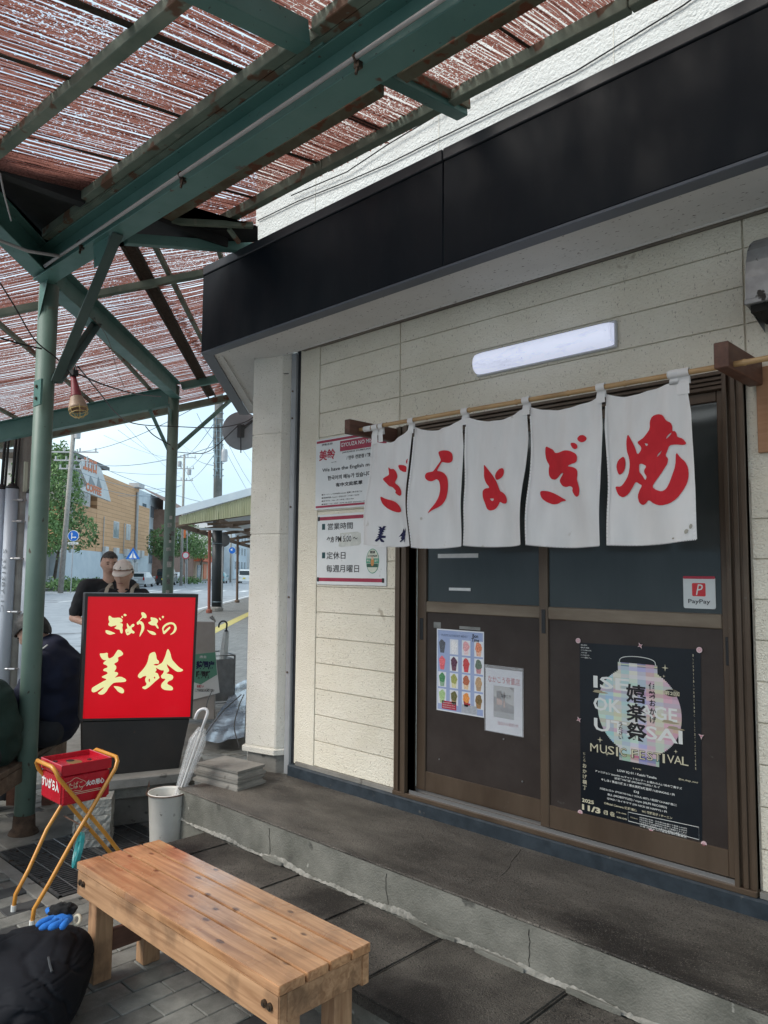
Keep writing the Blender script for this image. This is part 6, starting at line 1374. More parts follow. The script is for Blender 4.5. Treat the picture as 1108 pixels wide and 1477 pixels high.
def hand_nodes(nodes, edges, key, wrist, d, side, up):
    """palm, four unequal fingers and a thumb from the side of the palm"""
    d = d.normalized(); side = side.normalized(); nodes[key+'p'] = (wrist+d*.05, .020); edges.append((key, key+'p'))
    for k, (off_, ln) in enumerate(((-.027, .068), (-.009, .078), (.009, .072), (.027, .056))):
        b_ = wrist+d*.085+side*off_; nodes[f'{key}f{k}a'] = (b_, .0095); nodes[f'{key}f{k}b'] = (b_+d*ln*.5-up*.006, .009); nodes[f'{key}f{k}c'] = (b_+d*ln*.85-up*.022, .008)
        edges += [(key+'p', f'{key}f{k}a'), (f'{key}f{k}a', f'{key}f{k}b'), (f'{key}f{k}b', f'{key}f{k}c')]
    nodes[key+'ta'] = (wrist+d*.045-side*.040, .011); nodes[key+'tb'] = (wrist+d*.075-side*.055, .0095); edges += [(key+'p', key+'ta'), (key+'ta', key+'tb')]
Z_ = Vector((0, 0, 1))
def standing(headc, F, top_z, lab, shirt, trous, arm_pose, hair_kind, cap=None, k=1.0, look=None):
    """headc: centre of the head; F: horizontal facing"""
    F = F.normalized(); Rt = F.cross(Z_).normalized()
    P = thing('person', lab, 'person', (headc.x, headc.y, 0))
    g = -.016; hz = headc.z; H = hz+.115-g
    b = Vector((headc.x, headc.y, 0))-F*.03
    def pt(x, y, z): return b+Rt*x*k+F*y+Z_*(g+H*z)
    nd = {'pel': (pt(0, 0, .53), .11), 'wai': (pt(0, 0, .61), .105), 'che': (pt(0, -.01, .72), .12), 'nb': (pt(0, -.01, .80), .07), 'ne': (headc-Z_*.12-F*.015, .050), 'he': (headc-Z_*.05-F*.01, .055)}
    ed = [('pel', 'wai'), ('wai', 'che'), ('che', 'nb'), ('nb', 'ne'), ('ne', 'he')]
    for s_, n_ in ((-1, 'l'), (1, 'r')):
        nd['sh'+n_] = (pt(.165*s_, -.01, .805), .055); el, wr = arm_pose[n_]
        nd['el'+n_] = (pt(*el), .038); nd['wr'+n_] = (pt(*wr), .027); ed += [('nb', 'sh'+n_), ('sh'+n_, 'el'+n_), ('el'+n_, 'wr'+n_)]
        hand_nodes(nd, ed, 'wr'+n_, nd['wr'+n_][0], (nd['wr'+n_][0]-nd['el'+n_][0]), F.cross(nd['wr'+n_][0]-nd['el'+n_][0]), Z_)
        nd['hi'+n_] = (pt(.09*s_, 0, .49), .085); nd['kn'+n_] = (pt(.10*s_, .01, .275), .058); nd['an'+n_] = (pt(.105*s_, -.01, .045), .04); nd['to'+n_] = (pt(.115*s_, .15, .015), .034)
        ed += [('pel', 'hi'+n_), ('hi'+n_, 'kn'+n_), ('kn'+n_, 'an'+n_), ('an'+n_, 'to'+n_)]
    hf = look or F
    geo, Rr, HF, HU = head_geo(headc, hf, Z_, )
    skinned('body', nd, ed, skin_m, P, root='pel', extra=geo, voxel=.0075)
    face_bits(headc, Rr, HF, HU, P)
    sh = {i: (nd[i][0], r_) for i, r_ in (('pel', .145), ('wai', .145), ('che', .158), ('nb', .085), ('shl', .082), ('shr', .082))}
    se = [('pel', 'wai'), ('wai', 'che'), ('che', 'nb'), ('nb', 'shl'), ('nb', 'shr')]
    for s_, n_ in ((-1, 'l'), (1, 'r')):
        m_ = nd['sh'+n_][0].lerp(nd['el'+n_][0], .82); sh['sl'+n_] = (m_, .064); se.append(('sh'+n_, 'sl'+n_)); sh['ch'+n_] = (pt(.095*s_, 0, .735), .095); se.append(('che', 'ch'+n_))
    skinned('shirt', sh, se, shirt, P, root='che', bump=.006)
    tr_ = {'pel': (pt(0, 0, .535), .135)}; te = []
    for n_ in 'lr': tr_['hi'+n_] = (nd['hi'+n_][0], .105); tr_['kn'+n_] = (nd['kn'+n_][0], .082); tr_['an'+n_] = (nd['an'+n_][0]+Z_*.03, .068); te += [('pel', 'hi'+n_), ('hi'+n_, 'kn'+n_), ('kn'+n_, 'an'+n_)]
    skinned('trousers', tr_, te, trous, P, root='pel', bump=.006)
    for n_ in 'lr':
        a_ = nd['an'+n_][0]-Z_*.02; skinned('shoe', {'a': (a_, .05), 'b': (nd['to'+n_][0]+Z_*.015, .042)}, [('a', 'b')], pm('dark_shoe', (.02,.02,.02), rough=.5), P)
    return P, Rr, HF, HU
blackshirt = pm('black_shirt_cloth', (.012,.013,.016), (.02,.021,.024), 8, rough=.9); dtr = pm('charcoal_trousers', (.018,.02,.026), (.028,.03,.036), 8, rough=.9)
tc_ = -fl
hm_ = dep(158, 813.5, 7.05)
Fm = (tc_*.85+rl*.45)
M, Rr, HF, HU = standing(hm_, Fm, 0, 'man in a black t-shirt standing behind the woman in the cap', blackshirt, dtr, {'l': ((-.27, -.02, .635), (-.16, .20, .58)), 'r': ((.26, .0, .64), (.12, .22, .60))}, 'short', look=(tc_*.85+rl*.5-Z_*.12), k=1.12)
hair_cap(hm_, Rr, HF, HU, M, .073, .093, .110, cut=.52, scale=1.05, mat=pm('greying_hair', (.03,.028,.027), (.07,.065,.06), 60, rough=.7, bump=.5, bscale=180))
wh_ = dep(177.5, 829, 6.55)
W_, Rr, HF, HU = standing(wh_, tc_*.97+rl*.1, 0, 'woman in a cream cap and black polo with beige straps behind the floor sign', pm('black_polo_cloth', (.010,.011,.015), (.017,.018,.022), 8, rough=.9), dtr, {'l': ((-.23, .02, .635), (-.08, .22, .62)), 'r': ((.23, .02, .635), (.08, .22, .62))}, 'cap', look=(tc_*.95+rl*.10-Z_*.14), k=.95)
hair_cap(wh_, Rr, HF, HU, W_, .073, .093, .110, cut=.45, scale=1.05)
capm = pm('cream_cap_cloth', (.66,.58,.52), (.74,.66,.60), 12, rough=.9, bump=.4, bscale=300)
hair_cap(wh_, Rr, HF, HU, W_, .073, .093, .110, cut=.40, scale=1.17, mat=capm, nameh='cap_crown')
cv_ = []; n = 16
for i in range(n+1):
    an = math.pi*i/n; x = math.cos(an); y = math.sin(an); e = wh_+Rr*x*.080+HF*(y*.098)+HU*(.044); o_ = wh_+Rr*x*.080+HF*(y*.098+.078*math.sin(an)**.8)+HU*(.044-.030*math.sin(an)-.014*abs(x)); cv_ += [e, o_]
mb = MB(); mb.v = cv_; mb.f = [(2*i, 2*i+1, 2*i+3, 2*i+2) for i in range(n)]; o = mb.build('cap_brim', capm, W_, smooth=True); md = o.modifiers.new('t', 'SOLIDIFY'); md.thickness = .004
MB().tube([wh_+HF*.100+HU*.066+Rr*.004, wh_+HF*.094+HU*.082-Rr*.002], .003, 6).build('cap_emblem', ink_m, W_)
for s_ in (-1, 1):
    b0 = Vector((wh_.x, wh_.y, 0)); F0 = tc_; pts = [b0+rl*.115*s_-F0*.10+Z_*1.30, b0+rl*.112*s_-F0*.03+Z_*1.385, b0+rl*.108*s_+F0*.06+Z_*1.352, b0+rl*.11*s_+F0*.155+Z_*1.22, b0+rl*.11*s_+F0*.165+Z_*1.0]
    mb = MB()
    for a_, b_ in zip(pts, pts[1:]): mb.beam(a_, b_+(b_-a_)*.06, .030, .008, up=F0 if abs((b_-a_).normalized().dot(F0)) < .8 else Z_)
    mb.build('shoulder_strap', pm('beige_strap', (.34,.30,.24), rough=.9), W_)
MB().tube([wh_-HU*.122+HF*.035+Rr*x*.05 for x in (-1, 0, 1)], [.006, .014, .006], 8).build('collar', MATS['black_polo_cloth'], W_)

def seated(lab, px_, shirtm, k_hair=True, collar=True):
    """side-on sitting figure, leaning forward, built from surveyed joint positions"""
    c = {k: dep(*v) for k, v in px_.items()}
    P = thing('person', lab, 'person', (c['hip'].x, c['hip'].y, .42)); S_ = SD*.19
    nd = {'hip': (c['hip'], .10), 'wai': (c['wai'], .09), 'che': (c['che'], .10), 'nb': (c['nb'], .05), 'ne': (c['ne'], .052), 'he': (c['he'], .06)}
    ed = [('hip', 'wai'), ('wai', 'che'), ('che', 'nb'), ('nb', 'ne'), ('ne', 'he')]
    for s_, n_ in ((-1, 'l'), (1, 'r')):
        nd['sh'+n_] = (c['sho']+S_*s_*.9, .045); nd['el'+n_] = (c['elb']+S_*s_*1.15, .04); nd['wr'+n_] = (c['wri']+S_*s_*.3, .028); ed += [('nb', 'sh'+n_), ('sh'+n_, 'el'+n_), ('el'+n_, 'wr'+n_)]
        hand_nodes(nd, ed, 'wr'+n_, nd['wr'+n_][0], -ND, SD, Z_)
        nd['th'+n_] = (c['hip']+S_*s_*.6, .095); nd['kn'+n_] = (c['kne']+S_*s_*.75, .065); nd['an'+n_] = (c['ank']+S_*s_*.7, .045); nd['to'+n_] = (c['ank']+S_*s_*.75-ND*.16-Z_*.04, .036)
        ed += [('hip', 'th'+n_), ('th'+n_, 'kn'+n_), ('kn'+n_, 'an'+n_), ('an'+n_, 'to'+n_)]
    F = (-ND*.8-Z_*.55+SD*.15); geo, Rr, HF, HU = head_geo(c['he'], F, Z_)
    skinned('body', nd, ed, skin_m, P, root='hip', extra=geo, voxel=.008)
    hair_cap(c['he'], Rr, HF, HU, P, .073, .093, .110, cut=.18, scale=1.13)
    face_bits(c['he'], Rr, HF, HU, P)
    sh = {'hip': (c['hip']+Z_*.04, .165), 'wai': (c['wai'], .168), 'che': (c['che'], .172), 'nb': (c['nb'], .095), 'col': (c['ne'].lerp(c['nb'], .45), .078)}; se = [('hip', 'wai'), ('wai', 'che'), ('che', 'nb'), ('nb', 'col')]
    for s_, n_ in ((-1, 'l'), (1, 'r')):
        sh['sh'+n_] = (nd['sh'+n_][0], .088); sh['el'+n_] = (nd['el'+n_][0], .066); sh['wr'+n_] = (nd['wr'+n_][0]-(nd['wr'+n_][0]-nd['el'+n_][0])*.1, .045); sh['c'+n_] = (c['che']+S_*s_*.5, .135); sh['w'+n_] = (c['wai']+S_*s_*.45, .125)
        se += [('nb', 'sh'+n_), ('sh'+n_, 'el'+n_), ('el'+n_, 'wr'+n_), ('che', 'c'+n_), ('wai', 'w'+n_)]
    skinned('jacket', sh, se, shirtm, P, root='che', bump=.010, sub=3)
    tr_ = {'hip': (c['hip'], .13)}; te = []
    for n_ in 'lr': tr_['th'+n_] = (nd['th'+n_][0], .11); tr_['kn'+n_] = (nd['kn'+n_][0], .082); tr_['an'+n_] = (nd['an'+n_][0]+Z_*.03, .065); te += [('hip', 'th'+n_), ('th'+n_, 'kn'+n_), ('kn'+n_, 'an'+n_)]
    skinned('trousers', tr_, te, dtr, P, root='hip', bump=.006)
    for n_ in 'lr': skinned('shoe', {'a': (nd['an'+n_][0]-Z_*.03, .05), 'b': (nd['to'+n_][0]+Z_*.01, .042)}, [('a', 'b')], pm('dark_shoe', (.02,.02,.02), rough=.5), P)
    if collar:
        cm = MB(); nn = c['ne'].lerp(c['nb'], .5); ax = (c['ne']-c['nb']).normalized(); a1 = ax.cross(SD).normalized(); a2 = ax.cross(a1)
        cm.tube([nn+(a1*math.cos(t)+a2*math.sin(t))*.062 for t in [2*math.pi*i/20 for i in range(20)]], .012, 8, closed=True); cm.build('collar', shirtm, P, smooth=True)
        cm = MB().tube([nn+ax*.012+(a1*math.cos(t)+a2*math.sin(t))*.058 for t in [2*math.pi*i/20 for i in range(20)]], .007, 8, closed=True); cm.build('shirt_collar', pm('white_collar', (.55,.55,.56), rough=.9), P, smooth=True)
        q = c['sho']-SD*.19; MB().beam(q+Vector((-.03, -.01, .075)), q+Vector((.035, .02, .125)), .008, .006).build('white_piping', whi_m, P)
    return P
seated('man in a dark navy jacket sitting hunched on the bench behind the green pole', {'hip': (76, 1046, 4.72), 'wai': (80, 1010, 4.70), 'che': (80, 968, 4.68), 'nb': (76, 938, 4.66), 'ne': (64, 926, 4.66), 'he': (47, 911, 4.66), 'sho': (76, 955, 4.68), 'elb': (48, 1012, 4.66), 'wri': (-5, 1020, 4.7), 'kne': (-14, 1052, 4.8), 'ank': (-6, 1160, 4.85)}, pm('navy_jacket', (.006,.009,.028), (.010,.014,.038), 7, rough=.85, bump=.2, bscale=60))
seated('person in a dark green jacket bent forward on the bench at the left edge', {'hip': (-14, 1080, 4.22), 'wai': (-16, 1050, 4.20), 'che': (-26, 1020, 4.18), 'nb': (-50, 998, 4.16), 'ne': (-64, 988, 4.16), 'he': (-84, 976, 4.16), 'sho': (-42, 1003, 4.18), 'elb': (-40, 1080, 4.2), 'wri': (-90, 1060, 4.2), 'kne': (-95, 1090, 4.3), 'ank': (-90, 1210, 4.3)}, pm('dark_green_jacket', (.006,.022,.016), (.012,.034,.026), 7, rough=.9), collar=False)
oldw_m = wood_mat('weathered_grey_wood', (.10,.065,.045), (.19,.135,.095), (.05,.03,.02), 'X', .7, False, 0, .1, .5)
b2 = thing('long_bench', 'weathered wooden bench along the pavement under the two seated people', 'bench', G(4.5, -1.95, 0))
for k in range(3): MB().obox(G(3.55, -2.14+k*.125, .385), SD*1.68, ND*.118, Z_*.03).build('plank', oldw_m, b2, bevel=.003)
MB().obox(G(3.56, -1.80, .30), SD*1.66, ND*.03, Z_*.083).build('side_rail', oldw_m, b2, bevel=.003)
MB().obox(G(3.56, -2.12, .30), SD*1.66, ND*.03, Z_*.083).build('side_rail', oldw_m, b2, bevel=.003)
for s in (3.62, 5.09):
    for n_ in (-2.09, -1.87): MB().obox(G(s, n_, 0), SD*.07, ND*.06, Z_*.38).build('leg', bracket_m, b2)

# ================================================================== BEHIND THE SIGN: rack, board, sheet
rk0 = onz(284, 1022, 0); rku = (onz(337, 1018, 0)-rk0); rkw = rku.length; rku.normalize(); rkn = Z_.cross(rku)
rh = dep(284, 948, (rk0-CAM).dot(_f)).z
rack = thing('umbrella_rack', 'grey metal umbrella rack behind the red floor sign', 'umbrella rack', rk0)
mb = MB()
for a_ in (0, 1):
    for b_ in (0, 1): p = rk0+rku*rkw*a_+rkn*.5*b_; mb.tube([p, p+Z_*rh], .011, 8)
for z in (.04, rh): mb.tube([rk0+Z_*z, rk0+rku*rkw+Z_*z, rk0+rku*rkw+rkn*.5+Z_*z, rk0+rkn*.5+Z_*z], .010, 8, closed=True)
mb.build('rack_frame', pm('grey_rack_metal', (.12,.13,.14), (.2,.21,.22), 10, rough=.45, metal=.4), rack)
MB().obox(rk0+Z_*.06+rku*.012, rku*(rkw-.024), rkn*.004, Z_*(rh-.10)).build('rack_panel', pm('grey_mesh_panel', (.15,.165,.175), (.22,.235,.245), 14, rough=.55), rack)
MB().obox(rk0+Z_*.06+rku*(rkw-.004), rku*.004, rkn*.48, Z_*(rh-.10)).build('rack_panel', MATS['grey_mesh_panel'], rack)
ub0 = rk0+rku*rkw*.72+rkn*.2+Z_*.1; dd = (ub0-CAM).dot(_f); ubt = dep(326.5, 909, dd)
u2 = thing('black_handled_umbrella', 'clear umbrella with a black hooked handle standing in the grey rack', 'umbrella', ub0)
Dd = (ubt-ub0).normalized(); L2 = (ubt-ub0).length
mb = MB(); NA = 20
for i in range(11):
    t = i/10; r_ = .015+.03*min(1, t*1.6)*(1-max(0, t-.75)*2.2)
    for j in range(NA): an = 2*math.pi*j/NA; q = r_*(1+.2*math.sin(6*an+t*4)); mb.v.append(ub0+Dd*L2*t*.98+rl*math.cos(an)*q+fl*math.sin(an)*q)
for i in range(10):
    for j in range(NA): mb.f.append((i*NA+j, i*NA+(j+1) % NA, (i+1)*NA+(j+1) % NA, (i+1)*NA+j))
mb.build('vinyl_canopy', pm('milky_vinyl', (.55,.60,.62), (.68,.72,.73), 20, rough=.25, alpha=.75), u2, smooth=True)
MB().tube([ub0, ubt], .005, 6).tube([ubt-Dd*.04, ubt+Dd*.0], .02, 10).build('shaft', black_m, u2)
hook(ubt, Dd, -rl, .06, .010, pm('black_plastic_handle', (.01,.01,.012), rough=.3), u2, .045)
# white board with a green notice
bd = 7.6
bA, bB, bC_, bD_ = dep(270, 896, bd), dep(309, 893, bd), dep(316, 1000, bd), dep(270, 1016, bd)
brd = thing('standing_board', 'pale standing board with a tilted green and white notice, half hidden by the floor sign', 'board', Vector((bD_.x, bD_.y, 0)))
BP = Plane((bD_.x, bD_.y, 0), rl); q = [BP.uv(270, 896), BP.uv(309, 897), BP.uv(310.5, 1000), BP.uv(270, 1012)]
MB().prism([(q[3][0]-.2, 0.02), (q[2][0], .02), q[1], (q[0][0]-.2, q[0][1])], BP, -.05, 0).build('board_body', pm('warm_grey_board', (.30,.28,.26), (.38,.35,.33), 3, rough=.6), brd, bevel=.006)
n4 = [BP.uv(268, 945), BP.uv(311, 940.5), BP.uv(317, 999), BP.uv(268, 1012)]
MB().prism([n4[3], n4[2], n4[1], n4[0]], BP, .004, .008).build('notice_sheet', pm('notice_white2', (.6,.62,.62), rough=.5), brd)
g4 = [BP.uv(268, 945), BP.uv(311, 940.5), BP.uv(313.5, 973), BP.uv(290, 987), BP.uv(268, 980)]
MB().prism([g4[4], g4[3], g4[2], g4[1], g4[0]], BP, .008, .010).build('green_field', pm('notice_green', (.10,.27,.19), rough=.5), brd)
textpx('lettering', '禁煙席', navy_m, BP, 283, 953, 309, 966, brd, off=.012, bold=.05); textpx('lettering', '喫煙所', ink_m, BP, 283, 967.5, 303, 979, brd, off=.012, bold=.05)
textpx('lettering', 'お願い', redink_m, BP, 284, 988, 294, 992, brd, off=.012, bold=.04); textpx('lettering', 'ここでのおたばこはご遠慮ください', ink_m, BP, 281, 993, 309, 998, brd, off=.012, bold=.03)
textpx('lettering', '店主', MATS['notice_white2'], BP, 288, 945.5, 298, 949.5, brd, off=.012, bold=.03)
MB().tube([dep(303, 890, bd-.03), dep(309, 894, bd-.03)], .012, 8).tube([dep(306, 888, bd-.03), dep(311, 897, bd-.03)], .009, 8).build('board_clip', al_m, brd)
# plastic sheet on the ground beside the pillar
shm = pm('blue_grey_plastic_sheet', (.20,.25,.32), (.34,.40,.48), 5, rough=.14, coat=.5, bump=.5, bscale=8, bdist=.02)
pts4 = [onz(290, 1078, .02), onz(352, 1078, .05), onz(356, 985, .12), onz(340, 995, .06)]
sh_ = MB(); NN = 20
for j in range(NN+1):
    for i in range(NN+1):
        s_, t_ = i/NN, j/NN; p = (pts4[0]*(1-s_)+pts4[1]*s_)*(1-t_)+(pts4[3]*(1-s_)+pts4[2]*s_)*t_
        p = p+Z_*(.06+.05*noise.noise(Vector((p.x*3, p.y*3, 0)))+.02*noise.noise(Vector((p.x*11, p.y*11, 4)))); sh_.v.append(p)
for j in range(NN):
    for i in range(NN): a_ = j*(NN+1)+i; sh_.f.append((a_, a_+1, a_+NN+2, a_+NN+1))
o = sh_.build('plastic_sheet', shm, None, smooth=True, origin=tuple(pts4[0])); tag(o, 'shiny blue grey plastic sheet spread on the ground left of the corner pillar', 'plastic sheet')
cable([(348, 1002, 5.9), (320, 1028, 5.6), (295, 1062, 5.2)], .004, 'taut dark cord running down over the plastic sheet', name='cord')
cable([(352, 1002, 5.6), (345, 1018, 5.5), (338, 1048, 5.3), (346, 1080, 5.0)], .004, 'black cable hanging down beside the foot of the corner pillar')
cable([(306, 996, 7.4), (300, 1010, 6.8), (298, 1020, 6.4)], .004, 'short black cable on the ground below the standing board')
# ================================================================== STREET
def block(name, lb, s0, s1, n0, depth_, z0, z1, m, cat='building'):
    t = thing(name, lb, cat, G((s0+s1)/2, n0, z0)); MB().obox(G(s0, n0-depth_, z0), SD*(s1-s0), ND*depth_, Z_*(z1-z0)).build('wall', m, t); return t
def window(t, s0, s1, z0, z1, n0, frame, glass):
    f = MB().obox(G(s0, n0, z0), SD*(s1-s0), ND*.06, Z_*(z1-z0)).build('window', frame, t)
    MB().obox(G(s0+.08, n0+.055, z0+.08), SD*((s1-s0)/2-.12), ND*.02, Z_*(z1-z0-.16)).obox(G((s0+s1)/2+.04, n0+.055, z0+.08), SD*((s1-s0)/2-.12), ND*.02, Z_*(z1-z0-.16)).build('pane', glass, f)
orange_m = brickmat('orange_plank_cladding', (.60,.35,.185), (.66,.40,.22), (.36,.20,.10), 3.4, .42, 0)
# boards on a wall facing the street: use height as the row axis
nt = orange_m.node_tree; mpn = [n for n in nt.nodes if n.type == 'MAPPING'][0]; geo = [n for n in nt.nodes if n.type == 'NEW_GEOMETRY'][0]
cx_ = N_(nt, 'ShaderNodeCombineXYZ'); sx_ = N_(nt, 'ShaderNodeSeparateXYZ'); dt = N_(nt, 'ShaderNodeVectorMath', operation='DOT_PRODUCT'); dt.inputs[1].default_value = tuple(SD)
nt.links.new(geo.outputs['Position'], dt.inputs[0]); nt.links.new(geo.outputs['Position'], sx_.inputs[0]); nt.links.new(dt.outputs['Value'], cx_.inputs[0]); nt.links.new(sx_.outputs['Z'], cx_.inputs[1]); nt.links.new(cx_.outputs[0], mpn.inputs['Vector'])
pale_m = pm('pale_blue_wall', (.50,.57,.62), (.58,.64,.68), 1, rough=.8); white_w = pm('white_wall', (.56,.58,.59), (.64,.66,.66), 1, rough=.8); greyw = pm('grey_wall', (.30,.31,.31), (.36,.37,.37), 1, rough=.8)
wframe = pm('white_window_frame', (.6,.62,.63), rough=.5); wglass = pm('street_window_glass', (.10,.15,.19), (.2,.26,.3), 1.5, rough=.12); metalp = pm('galvanised_post', (.36,.38,.40), (.44,.46,.47), 4, rough=.5, metal=.3)
N0 = -24
def S_at(x): return 24*FPX/(489-x)*1.0
ob = thing('orange_building', 'orange plank clad building with pale lower storey across the road', 'building', G(80, N0, 0))
s0, s1, s2, s3 = 67.5, 76.5, 92.0, 97.5
MB().obox(G(s0, N0-9, 0), SD*(s3-s0), ND*9, Z_*3.4).build('lower_wall', pale_m, ob)
MB().obox(G(s0, N0-9, 3.4), SD*(s1-s0), ND*9, Z_*4.2).obox(G(s1, N0-9, 3.4), SD*(s2-s1), ND*9.02, Z_*7.9).obox(G(s2, N0-9, 3.4), SD*(s3-s2), ND*9, Z_*6.0).build('clad_wall', orange_m, ob)
for a_, b_, z0, z1 in ((82.2, 84.2, 5.0, 6.8), (87.0, 88.8, 5.0, 6.8)): window(ob, a_, b_, z0, z1, N0, wframe, wglass)
window(ob, 89.5, 92.6, 1.0, 2.6, N0, wframe, wglass)
for s in (78.6, 82.4, 86.5, 91.0, 93.0): MB().obox(G(s, N0+.02, 3.1), SD*1.0, ND*.4, Z_*.85).build('air_conditioner', wframe, ob, bevel=.04)
MB().tube([G(90.8, N0+.2, 2.5), G(90.8, N0+.2, 10.8)], .16, 10).build('drain_pipe', metalp, ob); MB().tube([G(78.6, N0+.12, 3.5), G(78.6, N0+.12, 7.0)], .05, 6).build('drain_pipe', metalp, ob); MB().tube([G(86.0, N0+.12, 3.5), G(86.0, N0+.12, 6.8)], .05, 6).build('drain_pipe', metalp, ob)
MB().obox(G(89.8, N0-.6, 11.3), SD*2.4, ND*1.2, Z_*.5).build('roof_vent', metalp, ob)
tw = block('white_corner_block', 'white upper storey with a dark overhanging roof behind the orange lettered sign', 70.0, 76.0, N0-.5, 6, 7.6, 11.6, white_w)
MB().obox(G(66.5, N0-7, 11.6), SD*11, ND*7.8, Z_*.3).build('roof', pm('dark_roof_edge', (.12,.12,.12), rough=.7), tw)
window(tw, 72.2, 75.2, 8.6, 10.8, N0-.5, wframe, wglass)
# billboard with orange letters
bo, bu_ = dep(117, 715, 64), None
BB = Plane(dep(116, 722, 62), (SD*.75-ND*-.0).normalized()*1.0)
bbp = Plane(G(64, N0+1.5, 0), SD)
bb = thing('cafe_billboard', 'white roof sign with orange lettering and triangle cut outs by the orange building', 'billboard', G(66, N0+1.5, 8))
def bq(x, y): return bbp.uv(x, y)
def zb(x, y): return bq(95+x/9.233, 640+y/9.233)
MB().prism([zb(215, 620), zb(600, 770), zb(560, 600), zb(470, 330), zb(385, 245), zb(240, 205), zb(195, 330), zb(290, 545)], bbp, -.25, 0).build('sign_face', white_w, bb)
orl = pm('orange_letters', (.62,.16,.05), rough=.5)
def slant(body, x0, y0, x1, y1, hz, parent, mat):
    a_ = zb(x0, y0); b_ = zb(x1, y1); ln_ = math.hypot(b_[0]-a_[0], b_[1]-a_[1]); uu = (bbp.U*(b_[0]-a_[0])+bbp.V*(b_[1]-a_[1])).normalized(); vv = bbp.N.cross(uu)
    pl = Plane(bbp.P(a_[0], a_[1], .02), uu, vv); text('lettering', body, mat, pl, 0, 0, ln_, hz, parent, off=.02, bold=.04)
slant('エロロ', 228, 345, 405, 405, 1.15, bb, orl); slant('COFFEE', 262, 620, 468, 700, .75, bb, orl)
for tr3 in ([(300, 535), (390, 555), (325, 425)], [(410, 560), (480, 600), (430, 440)]): MB().prism([zb(*p) for p in tr3], bbp, .001, .03).build('triangle_mark', pm('sign_grey', (.2,.23,.25), rough=.5), bb)
MB().tube([zbp for zbp in (G(66, N0+1.2, 3.0), G(66, N0+1.2, 8.2))], .12, 8).build('sign_post', metalp, bb)
# shop front under the trees
sf = block('grey_shopfront', 'low grey shop front with a small red sign under the trees across the road', 52, 67.4, N0-1, 6, 0, 3.5, greyw)
MB().obox(G(53, N0-.99, .3), SD*8, ND*.05, Z_*2.2).build('shop_window', wglass, sf)
MB().obox(G(62, N0-.95, .1), SD*2.4, ND*.08, Z_*2.4).build('door', wframe, sf)
rsp = Plane(G(55, N0-.9, 0), SD); a_ = rsp.uv(60, 790.5); b_ = rsp.uv(80.5, 798.5); MB().rect(rsp, a_[0], b_[1], b_[0], a_[1], 0, .1).build('red_sign', lr, sf); textpx('lettering', '人参', whi_m, rsp, 66, 791.5, 79, 797.5, sf, off=.12, bold=.04)
for i in range(3): MB().obox(G(52+i*5, N0-.4, .05), SD*4, ND*.5, Z_*.4).build('brick_planter', pm('red_brick_planter', (.26,.13,.09), (.32,.18,.12), 3, rough=.9), sf)
# further buildings
wb = block('white_building', 'pale tall building beyond the orange one', 99, 118, N0-3, 14, 0, 12.5, pale_m)
for i in range(4):
    for k in range(3): window(wb, 101+i*4.4, 103.2+i*4.4, 2.5+k*3.3, 4.3+k*3.3, N0-3, wframe, wglass)
hb = block('brown_roof_house', 'house with a brown sloping roof beyond the street trees', 112, 128, N0, 10, 0, 10.5, pm('brown_siding', (.20,.12,.09), (.26,.16,.12), 2, rough=.8))
MB().add([G(110, N0+1, 10.4), G(130, N0+1, 10.4), G(130, N0-5, 13.8), G(110, N0-5, 13.8), G(110, N0+1, 10.1), G(130, N0+1, 10.1)], [(0, 1, 2, 3), (0, 4, 5, 1)]).build('roof', pm('brown_roof_tile', (.16,.10,.08), (.22,.14,.11), 3, rough=.8), hb)
for i in range(3): window(hb, 114+i*4.5, 116.5+i*4.5, 5.5, 8, N0, wframe, wglass)
osh = block('orange_shop', 'low shop with orange red awning and panels beyond the street trees', 130, 144, N0, 10, 0, 4.6, pm('warm_beige_wall', (.45,.36,.27), (.5,.42,.32), 1, rough=.8))
MB().obox(G(128, N0, 3.2), SD*15, ND*1.6, Z_*1.2).build('awning', pm('orange_red_awning', (.55,.12,.05), rough=.7), osh)
MB().obox(G(137, N0+.02, .2), SD*3, ND*.1, Z_*2.6).build('orange_panel', orl, osh); MB().obox(G(131, N0+.02, .2), SD*3.4, ND*.1, Z_*2.4).build('shop_window', wglass, osh)
for k, (sa, sb, h_, lb) in enumerate(((146, 160, 11.0, 'white three storey building far down the road'), (162, 185, 15.0, 'larger white building behind the mirror and post'), (188, 230, 11.5, 'long pale building farthest down the road'))):
    fb_ = block('distant_building', lb, sa, sb, N0+[0, 2, 8][k], 12, 0, h_, [white_w, pale_m, white_w][k])
    for i in range(4):
        for j in range(3): window(fb_, sa+1+i*(sb-sa-2)/4, sa+1+i*(sb-sa-2)/4+(sb-sa)/8, 2+j*3.2, 3.8+j*3.2, N0+[0, 2, 8][k], wframe, wglass)
wm = Plane(G(100, N0+9, 0), rl)
eb = thing('distant_building', 'pale building closing the end of the road behind the white van', 'building', G(235, -10, 0)); MB().obox(G(235, -18, 0), SD*12, ND*30, Z_*13).build('wall', white_w, eb)
for i in range(6):
    for j in range(3): MB().obox(G(234.9, -16+i*3.2, 2.2+j*3.2), SD*.1, ND*1.6, Z_*1.6).build('window', wglass, eb)
